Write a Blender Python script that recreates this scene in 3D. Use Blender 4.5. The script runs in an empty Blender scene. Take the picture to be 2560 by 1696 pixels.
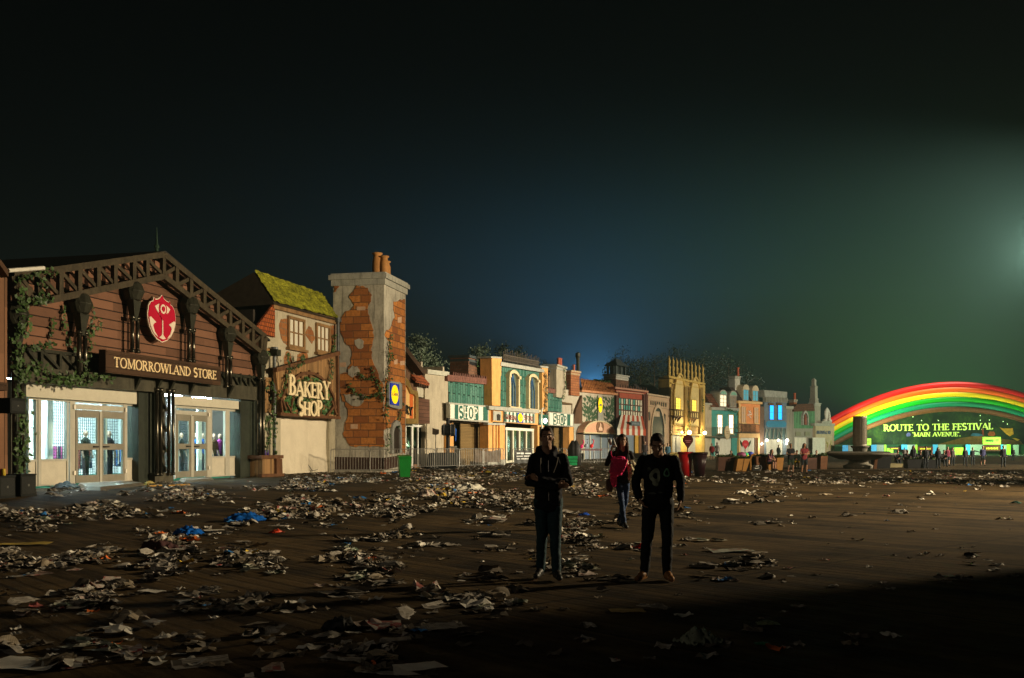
import bpy, bmesh, math, random
from mathutils import Vector, Matrix, noise as mnoise
random.seed(7)
PI = math.pi
sc = bpy.context.scene
COL = sc.collection
F = 2489.0; HZ = 1118.0; CH = 1.5          # lens in photo pixels, horizon row, eye height

# ---------------------------------------------------------------- camera, world, lamps
cam = bpy.data.objects.new('camera', bpy.data.cameras.new('camera')); COL.objects.link(cam); sc.camera = cam
cam.location = (0, 0, CH); cam.rotation_euler = (PI/2, 0, 0)
cam.data.sensor_width = 36; cam.data.lens = 36*F/2560; cam.data.shift_y = (HZ-848)/2560
cam.data.clip_start = .1; cam.data.clip_end = 3000
sc.view_settings.view_transform = 'Standard'; sc.view_settings.look = 'None'
sc.view_settings.exposure = 0; sc.view_settings.gamma = 1
world = bpy.data.worlds.new('World'); sc.world = world; world.use_nodes = True
bg = world.node_tree.nodes['Background']
bg.inputs[0].default_value = (.35, .6, .75, 1); bg.inputs[1].default_value = .0015
sc.cycles.max_bounces = 5; sc.cycles.diffuse_bounces = 2; sc.cycles.glossy_bounces = 2
sc.cycles.transmission_bounces = 4; sc.cycles.transparent_max_bounces = 8; sc.cycles.volume_bounces = 0
sc.cycles.sample_clamp_indirect = 3

HAZE = .0002
def at(px, py, Y):
    return Vector(((px-1280)/F*Y, Y, CH+(HZ-py)/F*Y))
def ground(px, py):
    return at(px, py, CH*F/(py-HZ))

def lamp(name, loc, e, c, r=.3, spot=None, tgt=None, blend=.3, parent=None):
    l = bpy.data.lights.new(name, 'SPOT' if spot else 'POINT'); l.energy = e; l.color = c; l.shadow_soft_size = r
    o = bpy.data.objects.new(name, l); COL.objects.link(o); o.location = loc
    if spot:
        l.spot_size = math.radians(spot); l.spot_blend = blend
        o.rotation_euler = (Vector(tgt)-Vector(loc)).to_track_quat('-Z', 'Y').to_euler()
    return o
# flood lights of the festival ground on unseen masts, plus an added fill lamp
FLOODS = [((36, 28, 11), 125000, (1, .79, .50), 1.0, 86, (-16, 34, 11), .6, .1), ((72, 62, 12), 270000, (1, .87, .64), .2, 44, (0, 92, 4), .4, .0), ((108, 92, 14), 310000, (1, .88, .66), .25, 92, (28, 145, 4), .35, .0)]
for a_ in FLOODS: lamp('flood_and_fill_light', *a_[:7])
lamp('flood_and_fill_light', (73, 62, 11.8), 60000, (1, .80, .52), .3, 52, (18, 66, 1), .5)
lamp('flood_and_fill_light', (36.4, 28.3, 10.8), 52000, (1, .80, .52), .4, 34, (15, 61, 2), .6)
lamp('flood_and_fill_light', (-14, -5, 7), 650, (1, .85, .65), .3)  # fill lamp added behind the camera, on no mast, lifts the foreground people
def up(l, px=None): return (l[0], l[1], l[2]+10)
TWL = at(2630, 630, 200); BLL = at(1484, 975, 240); GRL = at(2250, 1075, 226)
lamp('tower_light', TWL, 470000, (.82, 1, .84), .4, 176, (TWL.x-40, TWL.y+85, TWL.z+35), .35)
lamp('stage_light', BLL, 400000, (.14, .44, 1), .8, 165, up(BLL), .5)
lamp('stage_light', GRL, 165000, (.24, 1, .14), 1, 160, up(GRL), .5)
lamp('stage_light', at(2470, 1060, 236), 100000, (.28, 1, .20), 1, 160, up(at(2470, 1060, 236)), .5)

# ---------------------------------------------------------------- objects and tags
def tag(o, label=None, cat=None, group=None, kind=None):
    if label: o['label'] = label
    if cat: o['category'] = cat
    if group: o['group'] = group
    if kind: o['kind'] = kind
    return o
ROOTS = []
def thing(name, label, cat, group=None, loc=(0, 0, 0), rz=0):
    o = bpy.data.objects.new(name, None); COL.objects.link(o); o.location = loc; o.rotation_euler = (0, 0, rz)
    o.empty_display_size = .2
    tag(o, label, cat, group); ROOTS.append(o); return o
def copy_tree(o, parent=None):
    c = o.copy(); COL.objects.link(c)
    if parent: c.parent = parent
    for ch in list(o.children):
        copy_tree(ch, c)
    return c

SPLIT = set('balcony frieze_truss trim pier kick_panel bracket bare_brick plaster_island pale_brick valance downpipe hinge orange_pilaster arched_frame pilaster roller_shutter finial copper_cladding beam lattice_panel arch_field arch_moulding grey_panel crate leg ceiling_light pole column_ring window side_wall wing star_lights ridge_tiles corbels rafter_ends turret glazing_post curtain'.split())
class MB:
    def __init__(s): s.v = []; s.f = []; s.mi = []; s.cur = 0
    def m(s, i): s.cur = i; return s
    def add(s, vs, fs):
        b = len(s.v); s.v += [tuple(v) for v in vs]
        for f in fs: s.f.append([b+i for i in f]); s.mi.append(s.cur)
        return s
    def box(s, x0, x1, y0, y1, z0, z1):
        if x0 > x1: x0, x1 = x1, x0
        if y0 > y1: y0, y1 = y1, y0
        if z0 > z1: z0, z1 = z1, z0
        return s.add([(x, y, z) for z in (z0, z1) for x, y in ((x0, y0), (x1, y0), (x1, y1), (x0, y1))],
                     [(0, 3, 2, 1), (4, 5, 6, 7), (0, 1, 5, 4), (1, 2, 6, 5), (2, 3, 7, 6), (3, 0, 4, 7)])
    def poly(s, pts, y0, y1):                                  # outline in (x, z), thickness along y
        n = len(pts)
        return s.add([(x, y0, z) for x, z in pts]+[(x, y1, z) for x, z in pts],
                     [tuple(range(n)), tuple(range(2*n-1, n-1, -1))]+[(i, (i+1) % n, n+(i+1) % n, n+i) for i in range(n)])
    def ring(s, outer, inner, y0, y1):                         # frame between two outlines of equal length
        n = len(outer)
        vs = [(x, y, z) for y in (y0, y1) for L in (outer, inner) for x, z in L]
        fs = []
        for i in range(n-1 if False else n):
            j = (i+1) % n
            fs += [(i, j, n+j, n+i), (2*n+i, 3*n+i, 3*n+j, 2*n+j), (i, 2*n+i, 2*n+j, j), (n+i, n+j, 3*n+j, 3*n+i)]
        return s.add(vs, fs)
    def tube(s, pts, r, n=8, caps=True):
        pts = [Vector(p) for p in pts]; rr = r if isinstance(r, (list, tuple)) else [r]*len(pts)
        vs = []; up = None
        for i, p in enumerate(pts):
            d = (pts[min(i+1, len(pts)-1)]-pts[max(i-1, 0)])
            d = d.normalized() if d.length > 1e-9 else Vector((0, 0, 1))
            if up is None: up = Vector((0, 0, 1)) if abs(d.z) < .9 else Vector((1, 0, 0))
            a = d.cross(up).normalized(); b = a.cross(d).normalized(); up = b
            for k in range(n):
                t = 2*PI*k/n; vs.append(p+(a*math.cos(t)+b*math.sin(t))*rr[i])
        fs = [(i*n+k, i*n+(k+1) % n, (i+1)*n+(k+1) % n, (i+1)*n+k) for i in range(len(pts)-1) for k in range(n)]
        if caps: fs += [tuple(range(n-1, -1, -1)), tuple(range((len(pts)-1)*n, len(pts)*n))]
        return s.add(vs, fs)
    def bar(s, a, b, w, h=None):                              # square bar between two points
        a, b = Vector(a), Vector(b); h = h or w; d = (b-a).normalized()
        up = Vector((0, 1, 0)) if abs(d.y) < .9 else Vector((0, 0, 1))
        x = d.cross(up).normalized()*w/2; y = x.cross(d).normalized()*h/2
        return s.add([a-x-y, a+x-y, a+x+y, a-x+y, b-x-y, b+x-y, b+x+y, b-x+y],
                     [(0, 3, 2, 1), (4, 5, 6, 7), (0, 1, 5, 4), (1, 2, 6, 5), (2, 3, 7, 6), (3, 0, 4, 7)])
    def lathe(s, prof, c=(0, 0, 0), n=24, a0=0, a1=2*PI, sx=1, sy=1):
        full = abs(a1-a0-2*PI) < 1e-6; m = n if full else n+1
        vs = [(c[0]+r*sx*math.cos(a0+(a1-a0)*k/n), c[1]+r*sy*math.sin(a0+(a1-a0)*k/n), c[2]+z) for r, z in prof for k in range(m)]
        fs = [(i*m+k, i*m+(k+1) % m, (i+1)*m+(k+1) % m, (i+1)*m+k) for i in range(len(prof)-1) for k in range(n)]
        if full: fs += [tuple(range(m-1, -1, -1)), tuple(range((len(prof)-1)*m, len(prof)*m))]
        return s.add(vs, fs)
    def ell(s, c, r, n=12, rot=None):
        m = n//2; vs = []
        for i in range(m+1):
            th = PI*i/m
            for k in range(n):
                v = Vector((r[0]*math.sin(th)*math.cos(2*PI*k/n), r[1]*math.sin(th)*math.sin(2*PI*k/n), r[2]*math.cos(th)))
                if i in (0, m): v = Vector((1e-4*math.cos(2*PI*k/n), 1e-4*math.sin(2*PI*k/n), v.z))
                if rot: v = rot @ v
                vs.append(v+Vector(c))
        fs = [(i*n+k, (i+1)*n+k, (i+1)*n+(k+1) % n, i*n+(k+1) % n) for i in range(m) for k in range(n)]
        fs += [tuple(range(n)), tuple(range((m+1)*n-1, m*n-1, -1))]
        return s.add(vs, fs)
    def cap(s, p0, r0, p1, r1, n=10):                         # tapered capsule
        p0, p1 = Vector(p0), Vector(p1); d = (p1-p0)
        if d.length < 1e-6: return s
        d.normalize(); q = [-.98, -.7, 0]; pts = []; rr = []
        for t in q: pts.append(p0+d*r0*t); rr.append(r0*math.sqrt(max(0, 1-t*t)))
        for t in q[::-1]: pts.append(p1-d*r1*t); rr.append(r1*math.sqrt(max(0, 1-t*t)))
        return s.tube(pts, rr, n)
    def build(s, name, mats, parent=None, smooth=False, loc=None):
        if name in SPLIT and parent:
            par = list(range(len(s.v)))
            def fd(i):
                while par[i] != i: par[i] = par[par[i]]; i = par[i]
                return i
            for f in s.f:
                for i in f[1:]: par[fd(i)] = fd(f[0])
            gr = {}
            for f, m in zip(s.f, s.mi): gr.setdefault(fd(f[0]), []).append((f, m))
            if len(gr) > 1:
                out = []
                for fs in gr.values():
                    q = MB(); ix = {}
                    for f, m in fs:
                        for i in f:
                            if i not in ix: ix[i] = len(q.v); q.v.append(s.v[i])
                        q.f.append([ix[i] for i in f]); q.mi.append(m)
                    out.append(q._build(name, mats, parent, smooth, loc))
                return out[0]
        return s._build(name, mats, parent, smooth, loc)
    def _build(s, name, mats, parent=None, smooth=False, loc=None):
        me = bpy.data.meshes.new(name); me.from_pydata(s.v, [], s.f)
        if not isinstance(mats, (list, tuple)): mats = [mats]
        for m in mats: me.materials.append(m)
        me.polygons.foreach_set('material_index', s.mi)
        bm = bmesh.new(); bm.from_mesh(me); bmesh.ops.recalc_face_normals(bm, faces=bm.faces); bm.to_mesh(me); bm.free()
        if smooth: me.polygons.foreach_set('use_smooth', [True]*len(me.polygons))
        o = bpy.data.objects.new(name, me); COL.objects.link(o)
        if parent: o.parent = parent
        if loc: o.location = loc
        return o

# ---------------------------------------------------------------- materials
MATS = {}
class NT:
    def __init__(s, name):
        s.m = bpy.data.materials.new(name); s.m.use_nodes = True; s.t = s.m.node_tree
        s.b = s.t.nodes['Principled BSDF']; s.tc = s.n("TexCoord"); s.b.inputs["Specular IOR Level"].default_value = .22
    def n(s, typ, **kw):
        nd = s.t.nodes.new('ShaderNode'+typ)
        for k, v in kw.items(): setattr(nd, k, v)
        return nd
    def l(s, a, b): s.t.links.new(a, b)
    def val(s, sock, v):
        if hasattr(v, 'default_value') or isinstance(v, bpy.types.NodeSocket): s.l(v, sock)
        else: sock.default_value = v
    def math(s, op, a, b=0, c=None):
        nd = s.n('Math', operation=op); s.val(nd.inputs[0], a); s.val(nd.inputs[1], b)
        if c is not None: s.val(nd.inputs[2], c)
        return nd.outputs[0]
    def mix(s, f, a, b):
        nd = s.n('Mix', data_type='RGBA'); s.val(nd.inputs[0], f)
        for i, v in ((6, a), (7, b)):
            if isinstance(v, (tuple, list)): nd.inputs[i].default_value = (*v[:3], 1)
            else: s.l(v, nd.inputs[i])
        return nd.outputs[2]
    def noise(s, vec, scale, detail=4, rough=.6, out=0):
        nd = s.n('TexNoise'); nd.inputs['Scale'].default_value = scale; nd.inputs['Detail'].default_value = detail
        nd.inputs['Roughness'].default_value = rough
        s.l(vec, nd.inputs['Vector']); return nd.outputs[out]
    def mapping(s, vec, scale=(1, 1, 1), rot=(0, 0, 0), loc=(0, 0, 0)):
        nd = s.n('Mapping'); nd.inputs['Scale'].default_value = scale; nd.inputs['Rotation'].default_value = rot
        nd.inputs['Location'].default_value = loc; s.l(vec, nd.inputs['Vector']); return nd.outputs[0]
    def xyz(s, vec):
        nd = s.n('SeparateXYZ'); s.l(vec, nd.inputs[0]); return nd.outputs
    def comb(s, x, y, z=0):
        nd = s.n('CombineXYZ'); s.val(nd.inputs[0], x); s.val(nd.inputs[1], y); s.val(nd.inputs[2], z); return nd.outputs[0]
    def sstep(s, v, lo, hi):
        nd = s.n('MapRange', interpolation_type='SMOOTHSTEP'); s.val(nd.inputs[0], v)
        nd.inputs[1].default_value = lo; nd.inputs[2].default_value = hi; return nd.outputs[0]
    def bump(s, h, strength=.3, dist=.02):
        nd = s.n('Bump'); nd.inputs['Strength'].default_value = strength; nd.inputs['Distance'].default_value = dist
        s.l(h, nd.inputs['Height']); s.l(nd.outputs[0], s.b.inputs['Normal'])
    def color(s, c):
        if isinstance(c, (tuple, list)): s.b.inputs['Base Color'].default_value = (*c[:3], 1)
        else: s.l(c, s.b.inputs['Base Color'])
def sc3(c, f): return tuple(max(0, min(1, x*f)) for x in c[:3])

def M(name, c, rough=.7, var=.3, scale=3, metal=0, bump=.15, bscale=40, streak=0):
    """paint, plaster, cloth and the like: colour broken up by noise and dirt"""
    if name in MATS: return MATS[name]
    t = NT(name); v = t.tc.outputs['Object']
    n1 = t.noise(v, scale, 5); n2 = t.noise(v, scale*7, 3)
    f = t.math('MULTIPLY_ADD', n2, .4, t.math('MULTIPLY', n1, .8))
    col = t.mix(t.sstep(f, .35, .8), sc3(c, 1-var), sc3(c, 1+var*.6))
    if streak:
        s2 = t.noise(t.mapping(v, (2.2, 2.2, .25)), 2.5, 4)
        col = t.mix(t.math('MULTIPLY', t.sstep(s2, .48, .72), streak), col, sc3(c, .35))
    t.color(col); t.b.inputs['Roughness'].default_value = rough; t.b.inputs['Metallic'].default_value = metal
    if bump: t.bump(t.noise(v, bscale, 3), bump, .01)
    MATS[name] = t.m; return t.m
def EM(name, c, e, var=0):
    if name in MATS: return MATS[name]
    t = NT(name); t.color(c)
    t.b.inputs['Emission Color'].default_value = (*c, 1); t.b.inputs['Emission Strength'].default_value = e
    if var:
        n = t.noise(t.tc.outputs['Object'], 3, 3)
        t.l(t.math('MULTIPLY', t.sstep(n, .2, .8), e), t.b.inputs['Emission Strength'])
    MATS[name] = t.m; return t.m
def PLANK(name, c, board=.25, axis=2, var=.35, gap=.06, jog=0, rough=.75):
    if name in MATS: return MATS[name]
    t = NT(name); v = t.tc.outputs['Object']; x = t.xyz(v)
    q = x[axis] if axis == 2 else t.math('ADD', x[0], x[1])
    other = t.math('ADD', x[0], x[1]) if axis == 2 else x[2]
    a = t.math('DIVIDE', q, board); idx = t.math('FLOOR', a); fr = t.math('FRACT', a)
    wn = t.n('TexWhiteNoise', noise_dimensions='2D')
    seg = t.math('FLOOR', t.math('ADD', t.math('DIVIDE', other, 2.4), t.math('MULTIPLY', idx, .37)))
    t.l(t.comb(idx, seg), wn.inputs['Vector'])
    sc_ = (1, 1, 12) if axis == 2 else (14, 14, 1)
    g = t.noise(t.mapping(v, sc_), 3, 6, .7)
    g2 = t.noise(v, 1.3, 4)
    f = t.math('ADD', t.math('MULTIPLY', wn.outputs[0], .5), t.math('ADD', t.math('MULTIPLY', g, .5), t.math('MULTIPLY', g2, .3)))
    col = t.mix(t.sstep(f, .25, 1.0), sc3(c, 1-var), sc3(c, 1+var))
    edge = t.math('MINIMUM', fr, t.math('SUBTRACT', 1, fr))
    gp = t.sstep(edge, gap*.4, gap)
    col = t.mix(gp, sc3(c, .12), col)
    t.color(col); t.b.inputs['Roughness'].default_value = rough
    t.bump(t.math('ADD', gp, t.math('MULTIPLY', g, .35)), .6, .02)
    MATS[name] = t.m; return t.m
def BRICK(name, c1, c2, mortar, w=.5, h=.22, msize=.02, swap=False, zscale=1, bias=0, var=.5, rough=.85):
    if name in MATS: return MATS[name]
    t = NT(name); v = t.tc.outputs['Object']; x = t.xyz(v)
    u = t.math('ADD', x[0], x[1]); z = t.math('MULTIPLY', x[2], zscale)
    wob = t.noise(v, 3, 2)
    u2 = t.math('ADD', u, t.math('MULTIPLY', wob, .04)); z2 = t.math('ADD', z, t.math('MULTIPLY', wob, .05))
    vec = t.comb(z2, u2) if swap else t.comb(u2, z2)
    b = t.n('TexBrick'); t.l(vec, b.inputs['Vector'])
    b.inputs['Color1'].default_value = (*c1, 1); b.inputs['Color2'].default_value = (*c2, 1); b.inputs['Mortar'].default_value = (*mortar, 1)
    b.inputs['Scale'].default_value = 1; b.inputs['Mortar Size'].default_value = msize; b.inputs['Mortar Smooth'].default_value = .3
    b.inputs['Brick Width'].default_value = w; b.inputs['Row Height'].default_value = h; b.inputs['Bias'].default_value = bias
    n = t.noise(v, 6, 5)
    t.color(t.mix(t.math('MULTIPLY', t.sstep(n, .35, .75), var), b.outputs[0], sc3(c1, .35)))
    t.b.inputs['Roughness'].default_value = rough
    t.bump(t.math('SUBTRACT', t.math('MULTIPLY', n, .4), b.outputs['Fac']), .7, .03)
    MATS[name] = t.m; return t.m
def STRIPE(name, c1, c2, width, off=0, rough=.7):
    if name in MATS: return MATS[name]
    t = NT(name); x = t.xyz(t.tc.outputs['Object'])
    fr = t.math('FRACT', t.math('DIVIDE', t.math('ADD', x[0], off), width*2))
    n = t.noise(t.tc.outputs['Object'], 5, 4)
    a = t.mix(t.math('GREATER_THAN', fr, .5), c1, c2)
    t.color(t.mix(t.math('MULTIPLY', t.sstep(n, .45, .8), .35), a, sc3(c1, .4))); t.b.inputs['Roughness'].default_value = rough
    MATS[name] = t.m; return t.m
def GLASS(name='window_glass', tint=(.8, .95, .92), refl=.10):
    if name in MATS: return MATS[name]
    m = bpy.data.materials.new(name); m.use_nodes = True; t = m.node_tree; t.nodes.clear()
    o = t.nodes.new('ShaderNodeOutputMaterial'); mx = t.nodes.new('ShaderNodeMixShader')
    tr = t.nodes.new('ShaderNodeBsdfTransparent'); tr.inputs[0].default_value = (*tint, 1)
    g = t.nodes.new('ShaderNodeBsdfGlossy'); g.inputs['Roughness'].default_value = .05
    mx.inputs[0].default_value = refl
    t.links.new(tr.outputs[0], mx.inputs[1]); t.links.new(g.outputs[0], mx.inputs[2]); t.links.new(mx.outputs[0], o.inputs[0])
    MATS[name] = m; return m
def LEAF(name, c, var=.6):
    if name in MATS: return MATS[name]
    t = NT(name); n = t.noise(t.tc.outputs['Object'], 1.7, 3); g = t.noise(t.tc.outputs['Object'], 9, 2)
    t.color(t.mix(t.sstep(t.math('ADD', t.math('MULTIPLY', n, .6), t.math('MULTIPLY', g, .4)), .35, .65), sc3(c, 1-var), sc3(c, 1+var)))
    t.b.inputs['Roughness'].default_value = .45
    MATS[name] = t.m; return t.m
def PAPER(name, c, ink=.5, colour=None):
    t = NT(name); v = t.tc.outputs['Object']; x = t.xyz(v)
    n = t.noise(v, 9, 4)
    rows = t.math('GREATER_THAN', t.math('FRACT', t.math('MULTIPLY', x[1], 42)), .5)
    blk = t.n('TexWhiteNoise', noise_dimensions='2D')
    t.l(t.comb(t.math('FLOOR', t.math('MULTIPLY', x[0], 11)), t.math('FLOOR', t.math('MULTIPLY', x[1], 8))), blk.inputs['Vector'])
    on = t.math('MULTIPLY', rows, t.math('GREATER_THAN', blk.outputs[0], .3))
    pic = t.math('GREATER_THAN', blk.outputs[0], .82)
    f = t.math('MULTIPLY', t.math('MAXIMUM', t.math('MULTIPLY', on, .5), pic), ink)
    col = t.mix(f, c, colour or sc3(c, .2))
    col = t.mix(t.math('MULTIPLY', t.sstep(n, .42, .7), .6), col, (.10, .075, .045))
    t.color(col); t.b.inputs['Roughness'].default_value = .55
    MATS[name] = t.m; return t.m

# ---------------------------------------------------------------- facade frames
CROPS = dict(S=(0, 0, 1), A=(0, 560, .44643), B=(600, 620, .38256), C=(1000, 800, .26781), D=(1380, 860, .22962), E=(1740, 900, .20408),
             G=(2060, 900, .21124), H=(0, 620, .21684), I=(340, 620, .21684), J=(0, 920, .21684), K=(340, 920, .21684),
             L=(660, 900, .19139), N=(900, 900, .19129), Q=(1280, 1040, .28054), R=(1780, 1080, .13519), T=(2060, 1060, .10984), U=(2240, 1040, .13519))
def cv(c, x, y):
    o = CROPS[c]; return o[0]+x*o[2], o[1]+y*o[2]
class Wall:
    """a vertical building front: u along it, y inward, z up; photo measurements are projected on the real plane"""
    def __init__(s, px, Y, vpx, crop='S', y_of=None):
        s.k = (vpx-1280)/F; s.N = math.hypot(s.k, 1); s.o = ((px-1280)/F*Y, Y); s.c = crop
        s.rz = math.atan2(1, s.k)
    def uz(s, x, y, d=0):
        px, py = cv(s.c, x, y); r = (px-1280)/F; nx, ny = 1/s.N, -s.k/s.N; tx, ty = s.k/s.N, 1/s.N
        u = (r*(s.o[1]+d*ny)-s.o[0]-d*nx)/(tx-r*ty); Y = s.o[1]+d*ny+u*ty
        return u, CH+(HZ-py)/F*Y
    def Yat(s, x):
        px, _ = cv(s.c, x, 0); u, _ = s.uz(x, 0)
        return s.o[1]+u/s.N
    def thing(s, name, label, cat, group=None):
        return thing(name, label, cat, group, (s.o[0], s.o[1], 0), s.rz)
    def box(s, mb, x0, yt, yb, x1, d0, d1, zfloor=None):
        """front at d1 in front of the wall plane, back at d0; heights read at the left edge"""
        u0, zt = s.uz(x0, yt, d1); _, zb = s.uz(x0, yb, d1) if yb is not None else (0, 0); u1, _ = s.uz(x1, yt, d1)
        mb.box(u0, u1, -d1, -d0, zb, zt); return u0, u1, zb, zt
    def poly(s, mb, pts, d0, d1, ragged=0):
        P = [s.uz(x, y, d1) for x, y in pts]
        mb.poly(rag(P, .16, ragged) if ragged else P, -d1, -d0)
    def world(s, u, y, z):
        return Vector((s.o[0]+(u*s.k-y)/s.N, s.o[1]+(u+y*s.k)/s.N, z))
def rag(pts, step=.16, amp=.05, seed=1):
    r_ = random.Random(seed); out = []
    for i, a in enumerate(pts):
        b = pts[(i+1) % len(pts)]; L = math.hypot(b[0]-a[0], b[1]-a[1]); n = max(1, int(L/step))
        for k in range(n):
            f = k/n; out.append((a[0]+(b[0]-a[0])*f+r_.gauss(0, amp), a[1]+(b[1]-a[1])*f+r_.gauss(0, amp)))
    return out
def arch(u0, u1, zb, zs, n=10, pointed=0, zt=None):
    c = (u0+u1)/2; r = (u1-u0)/2; h = (zt-zs) if zt else r*(1+pointed)
    return [(u0, zb), (u1, zb)]+[(c+r*math.cos(t), zs+h*(1-pointed*.5*(1-math.sin(t)**2))*math.sin(t)) for t in [PI*i/n for i in range(n+1)]]

# ---------------------------------------------------------------- lettering (own serif letters, cap height 1)
TK, TN = .17, .075
def _arc(cx, cy, rx, ry, a0, a1, n=12): return [(cx+rx*math.cos(math.radians(a0+(a1-a0)*i/n)), cy+ry*math.sin(math.radians(a0+(a1-a0)*i/n))) for i in range(n+1)]
def _s(*p): return list(p)
GL = {  # width, strokes [(points, thick?)], serifs [(x, y)]
 'A': (.74, [([(.06, 0), (.36, 1)], 0), ([(.36, 1), (.66, 0)], 1), ([(.16, .34), (.56, .34)], 0)], [(.06, 0), (.66, 0)]),
 'B': (.62, [([(.13, 0), (.13, 1)], 1), (_arc(.22, .76, .25, .22, 90, -90), 2), (_arc(.22, .27, .31, .25, 90, -90), 2), ([(.1, .98), (.24, .98)], 0), ([(.1, .02), (.24, .02)], 0)], [(.11, 0), (.11, 1)]),
 'D': (.74, [([(.13, 0), (.13, 1)], 1), (_arc(.2, .5, .44, .48, 90, -90, 16), 2), ([(.1, .98), (.22, .98)], 0), ([(.1, .02), (.22, .02)], 0)], [(.11, 0), (.11, 1)]),
 'E': (.56, [([(.13, 0), (.13, 1)], 1), ([(.1, .965), (.5, .965)], 0), ([(.1, .035), (.52, .035)], 0), ([(.13, .52), (.4, .52)], 0), ([(.48, 1), (.48, .8)], 0), ([(.5, 0), (.5, .2)], 0), ([(.4, .42), (.4, .62)], 0)], [(.1, 0), (.1, 1)]),
 'F': (.54, [([(.13, 0), (.13, 1)], 1), ([(.1, .965), (.5, .965)], 0), ([(.13, .5), (.4, .5)], 0), ([(.48, 1), (.48, .8)], 0), ([(.4, .4), (.4, .6)], 0)], [(.13, 0), (.1, 1)]),
 'G': (.72, [(_arc(.38, .5, .31, .48, 50, 330, 18), 2), ([(.6, .02), (.6, .42)], 1), ([(.45, .43), (.7, .43)], 0)], []),
 'H': (.74, [([(.13, 0), (.13, 1)], 1), ([(.6, 0), (.6, 1)], 1), ([(.13, .5), (.6, .5)], 0)], [(.13, 0), (.13, 1), (.6, 0), (.6, 1)]),
 'I': (.3, [([(.15, 0), (.15, 1)], 1)], [(.15, 0), (.15, 1)]),
 'K': (.7, [([(.13, 0), (.13, 1)], 1), ([(.16, .42), (.56, 1)], 0), ([(.28, .56), (.6, 0)], 1)], [(.13, 0), (.13, 1), (.56, 1), (.6, 0)]),
 'L': (.54, [([(.13, 0), (.13, 1)], 1), ([(.1, .035), (.5, .035)], 0), ([(.48, 0), (.48, .22)], 0)], [(.13, 0), (.13, 1)]),
 'M': (.9, [([(.12, 0), (.14, 1)], 0), ([(.14, 1), (.44, .06)], 1), ([(.44, .06), (.74, 1)], 0), ([(.74, 1), (.78, 0)], 1)], [(.12, 0), (.12, 1), (.78, 0), (.78, 1)]),
 'N': (.76, [([(.12, 0), (.12, 1)], 0), ([(.14, 1), (.62, 0)], 1), ([(.64, 0), (.64, 1)], 0)], [(.12, 0), (.1, 1), (.64, 1)]),
 'O': (.76, [(_arc(.38, .5, .31, .49, 0, 360, 24), 2)], []),
 'P': (.6, [([(.13, 0), (.13, 1)], 1), (_arc(.2, .73, .28, .25, 90, -90), 2), ([(.1, .98), (.22, .98)], 0), ([(.1, .48), (.22, .48)], 0)], [(.13, 0), (.1, 1)]),
 'R': (.68, [([(.13, 0), (.13, 1)], 1), (_arc(.2, .74, .26, .24, 90, -90), 2), ([(.1, .98), (.22, .98)], 0), ([(.3, .5), (.6, -.02)], 1)], [(.13, 0), (.1, 1), (.6, 0)]),
 'S': (.54, [(_arc(.27, .74, .19, .24, 40, 270, 14)+_arc(.27, .26, .2, .24, 90, -140, 14)[1:], 1)], []),
 'T': (.66, [([(.33, 0), (.33, 1)], 1), ([(.04, .965), (.62, .965)], 0), ([(.06, 1), (.06, .8)], 0), ([(.6, 1), (.6, .8)], 0)], [(.33, 0)]),
 'U': (.74, [([(.13, 1), (.13, .34)], 1), (_arc(.37, .32, .24, .3, 180, 360), 0), ([(.61, .34), (.61, 1)], 0)], [(.13, 1), (.61, 1)]),
 'V': (.74, [([(.08, 1), (.38, 0)], 1), ([(.38, 0), (.66, 1)], 0)], [(.08, 1), (.66, 1)]),
 'W': (1.04, [([(.08, 1), (.32, 0)], 1), ([(.32, 0), (.52, 1)], 0), ([(.52, 1), (.74, 0)], 1), ([(.74, 0), (.96, 1)], 0)], [(.08, 1), (.52, 1), (.96, 1)]),
 'Y': (.7, [([(.08, 1), (.35, .48)], 1), ([(.62, 1), (.35, .48)], 0), ([(.35, .48), (.35, 0)], 1)], [(.08, 1), (.62, 1), (.35, 0)]),
 "'": (.2, [([(.1, 1), (.08, .78)], 1)], []), '.': (.22, [([(.1, 0), (.1, .13)], 1)], []),
 '&': (.8, [(_arc(.3, .78, .15, .2, 0, 360), 0), (_arc(.3, .28, .24, .27, 60, 360), 1), ([(.22, .62), (.66, 0)], 1)], []), ' ': (.36, [], []),
}
def word_w(s): return sum(GL[c][0] for c in s)
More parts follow.
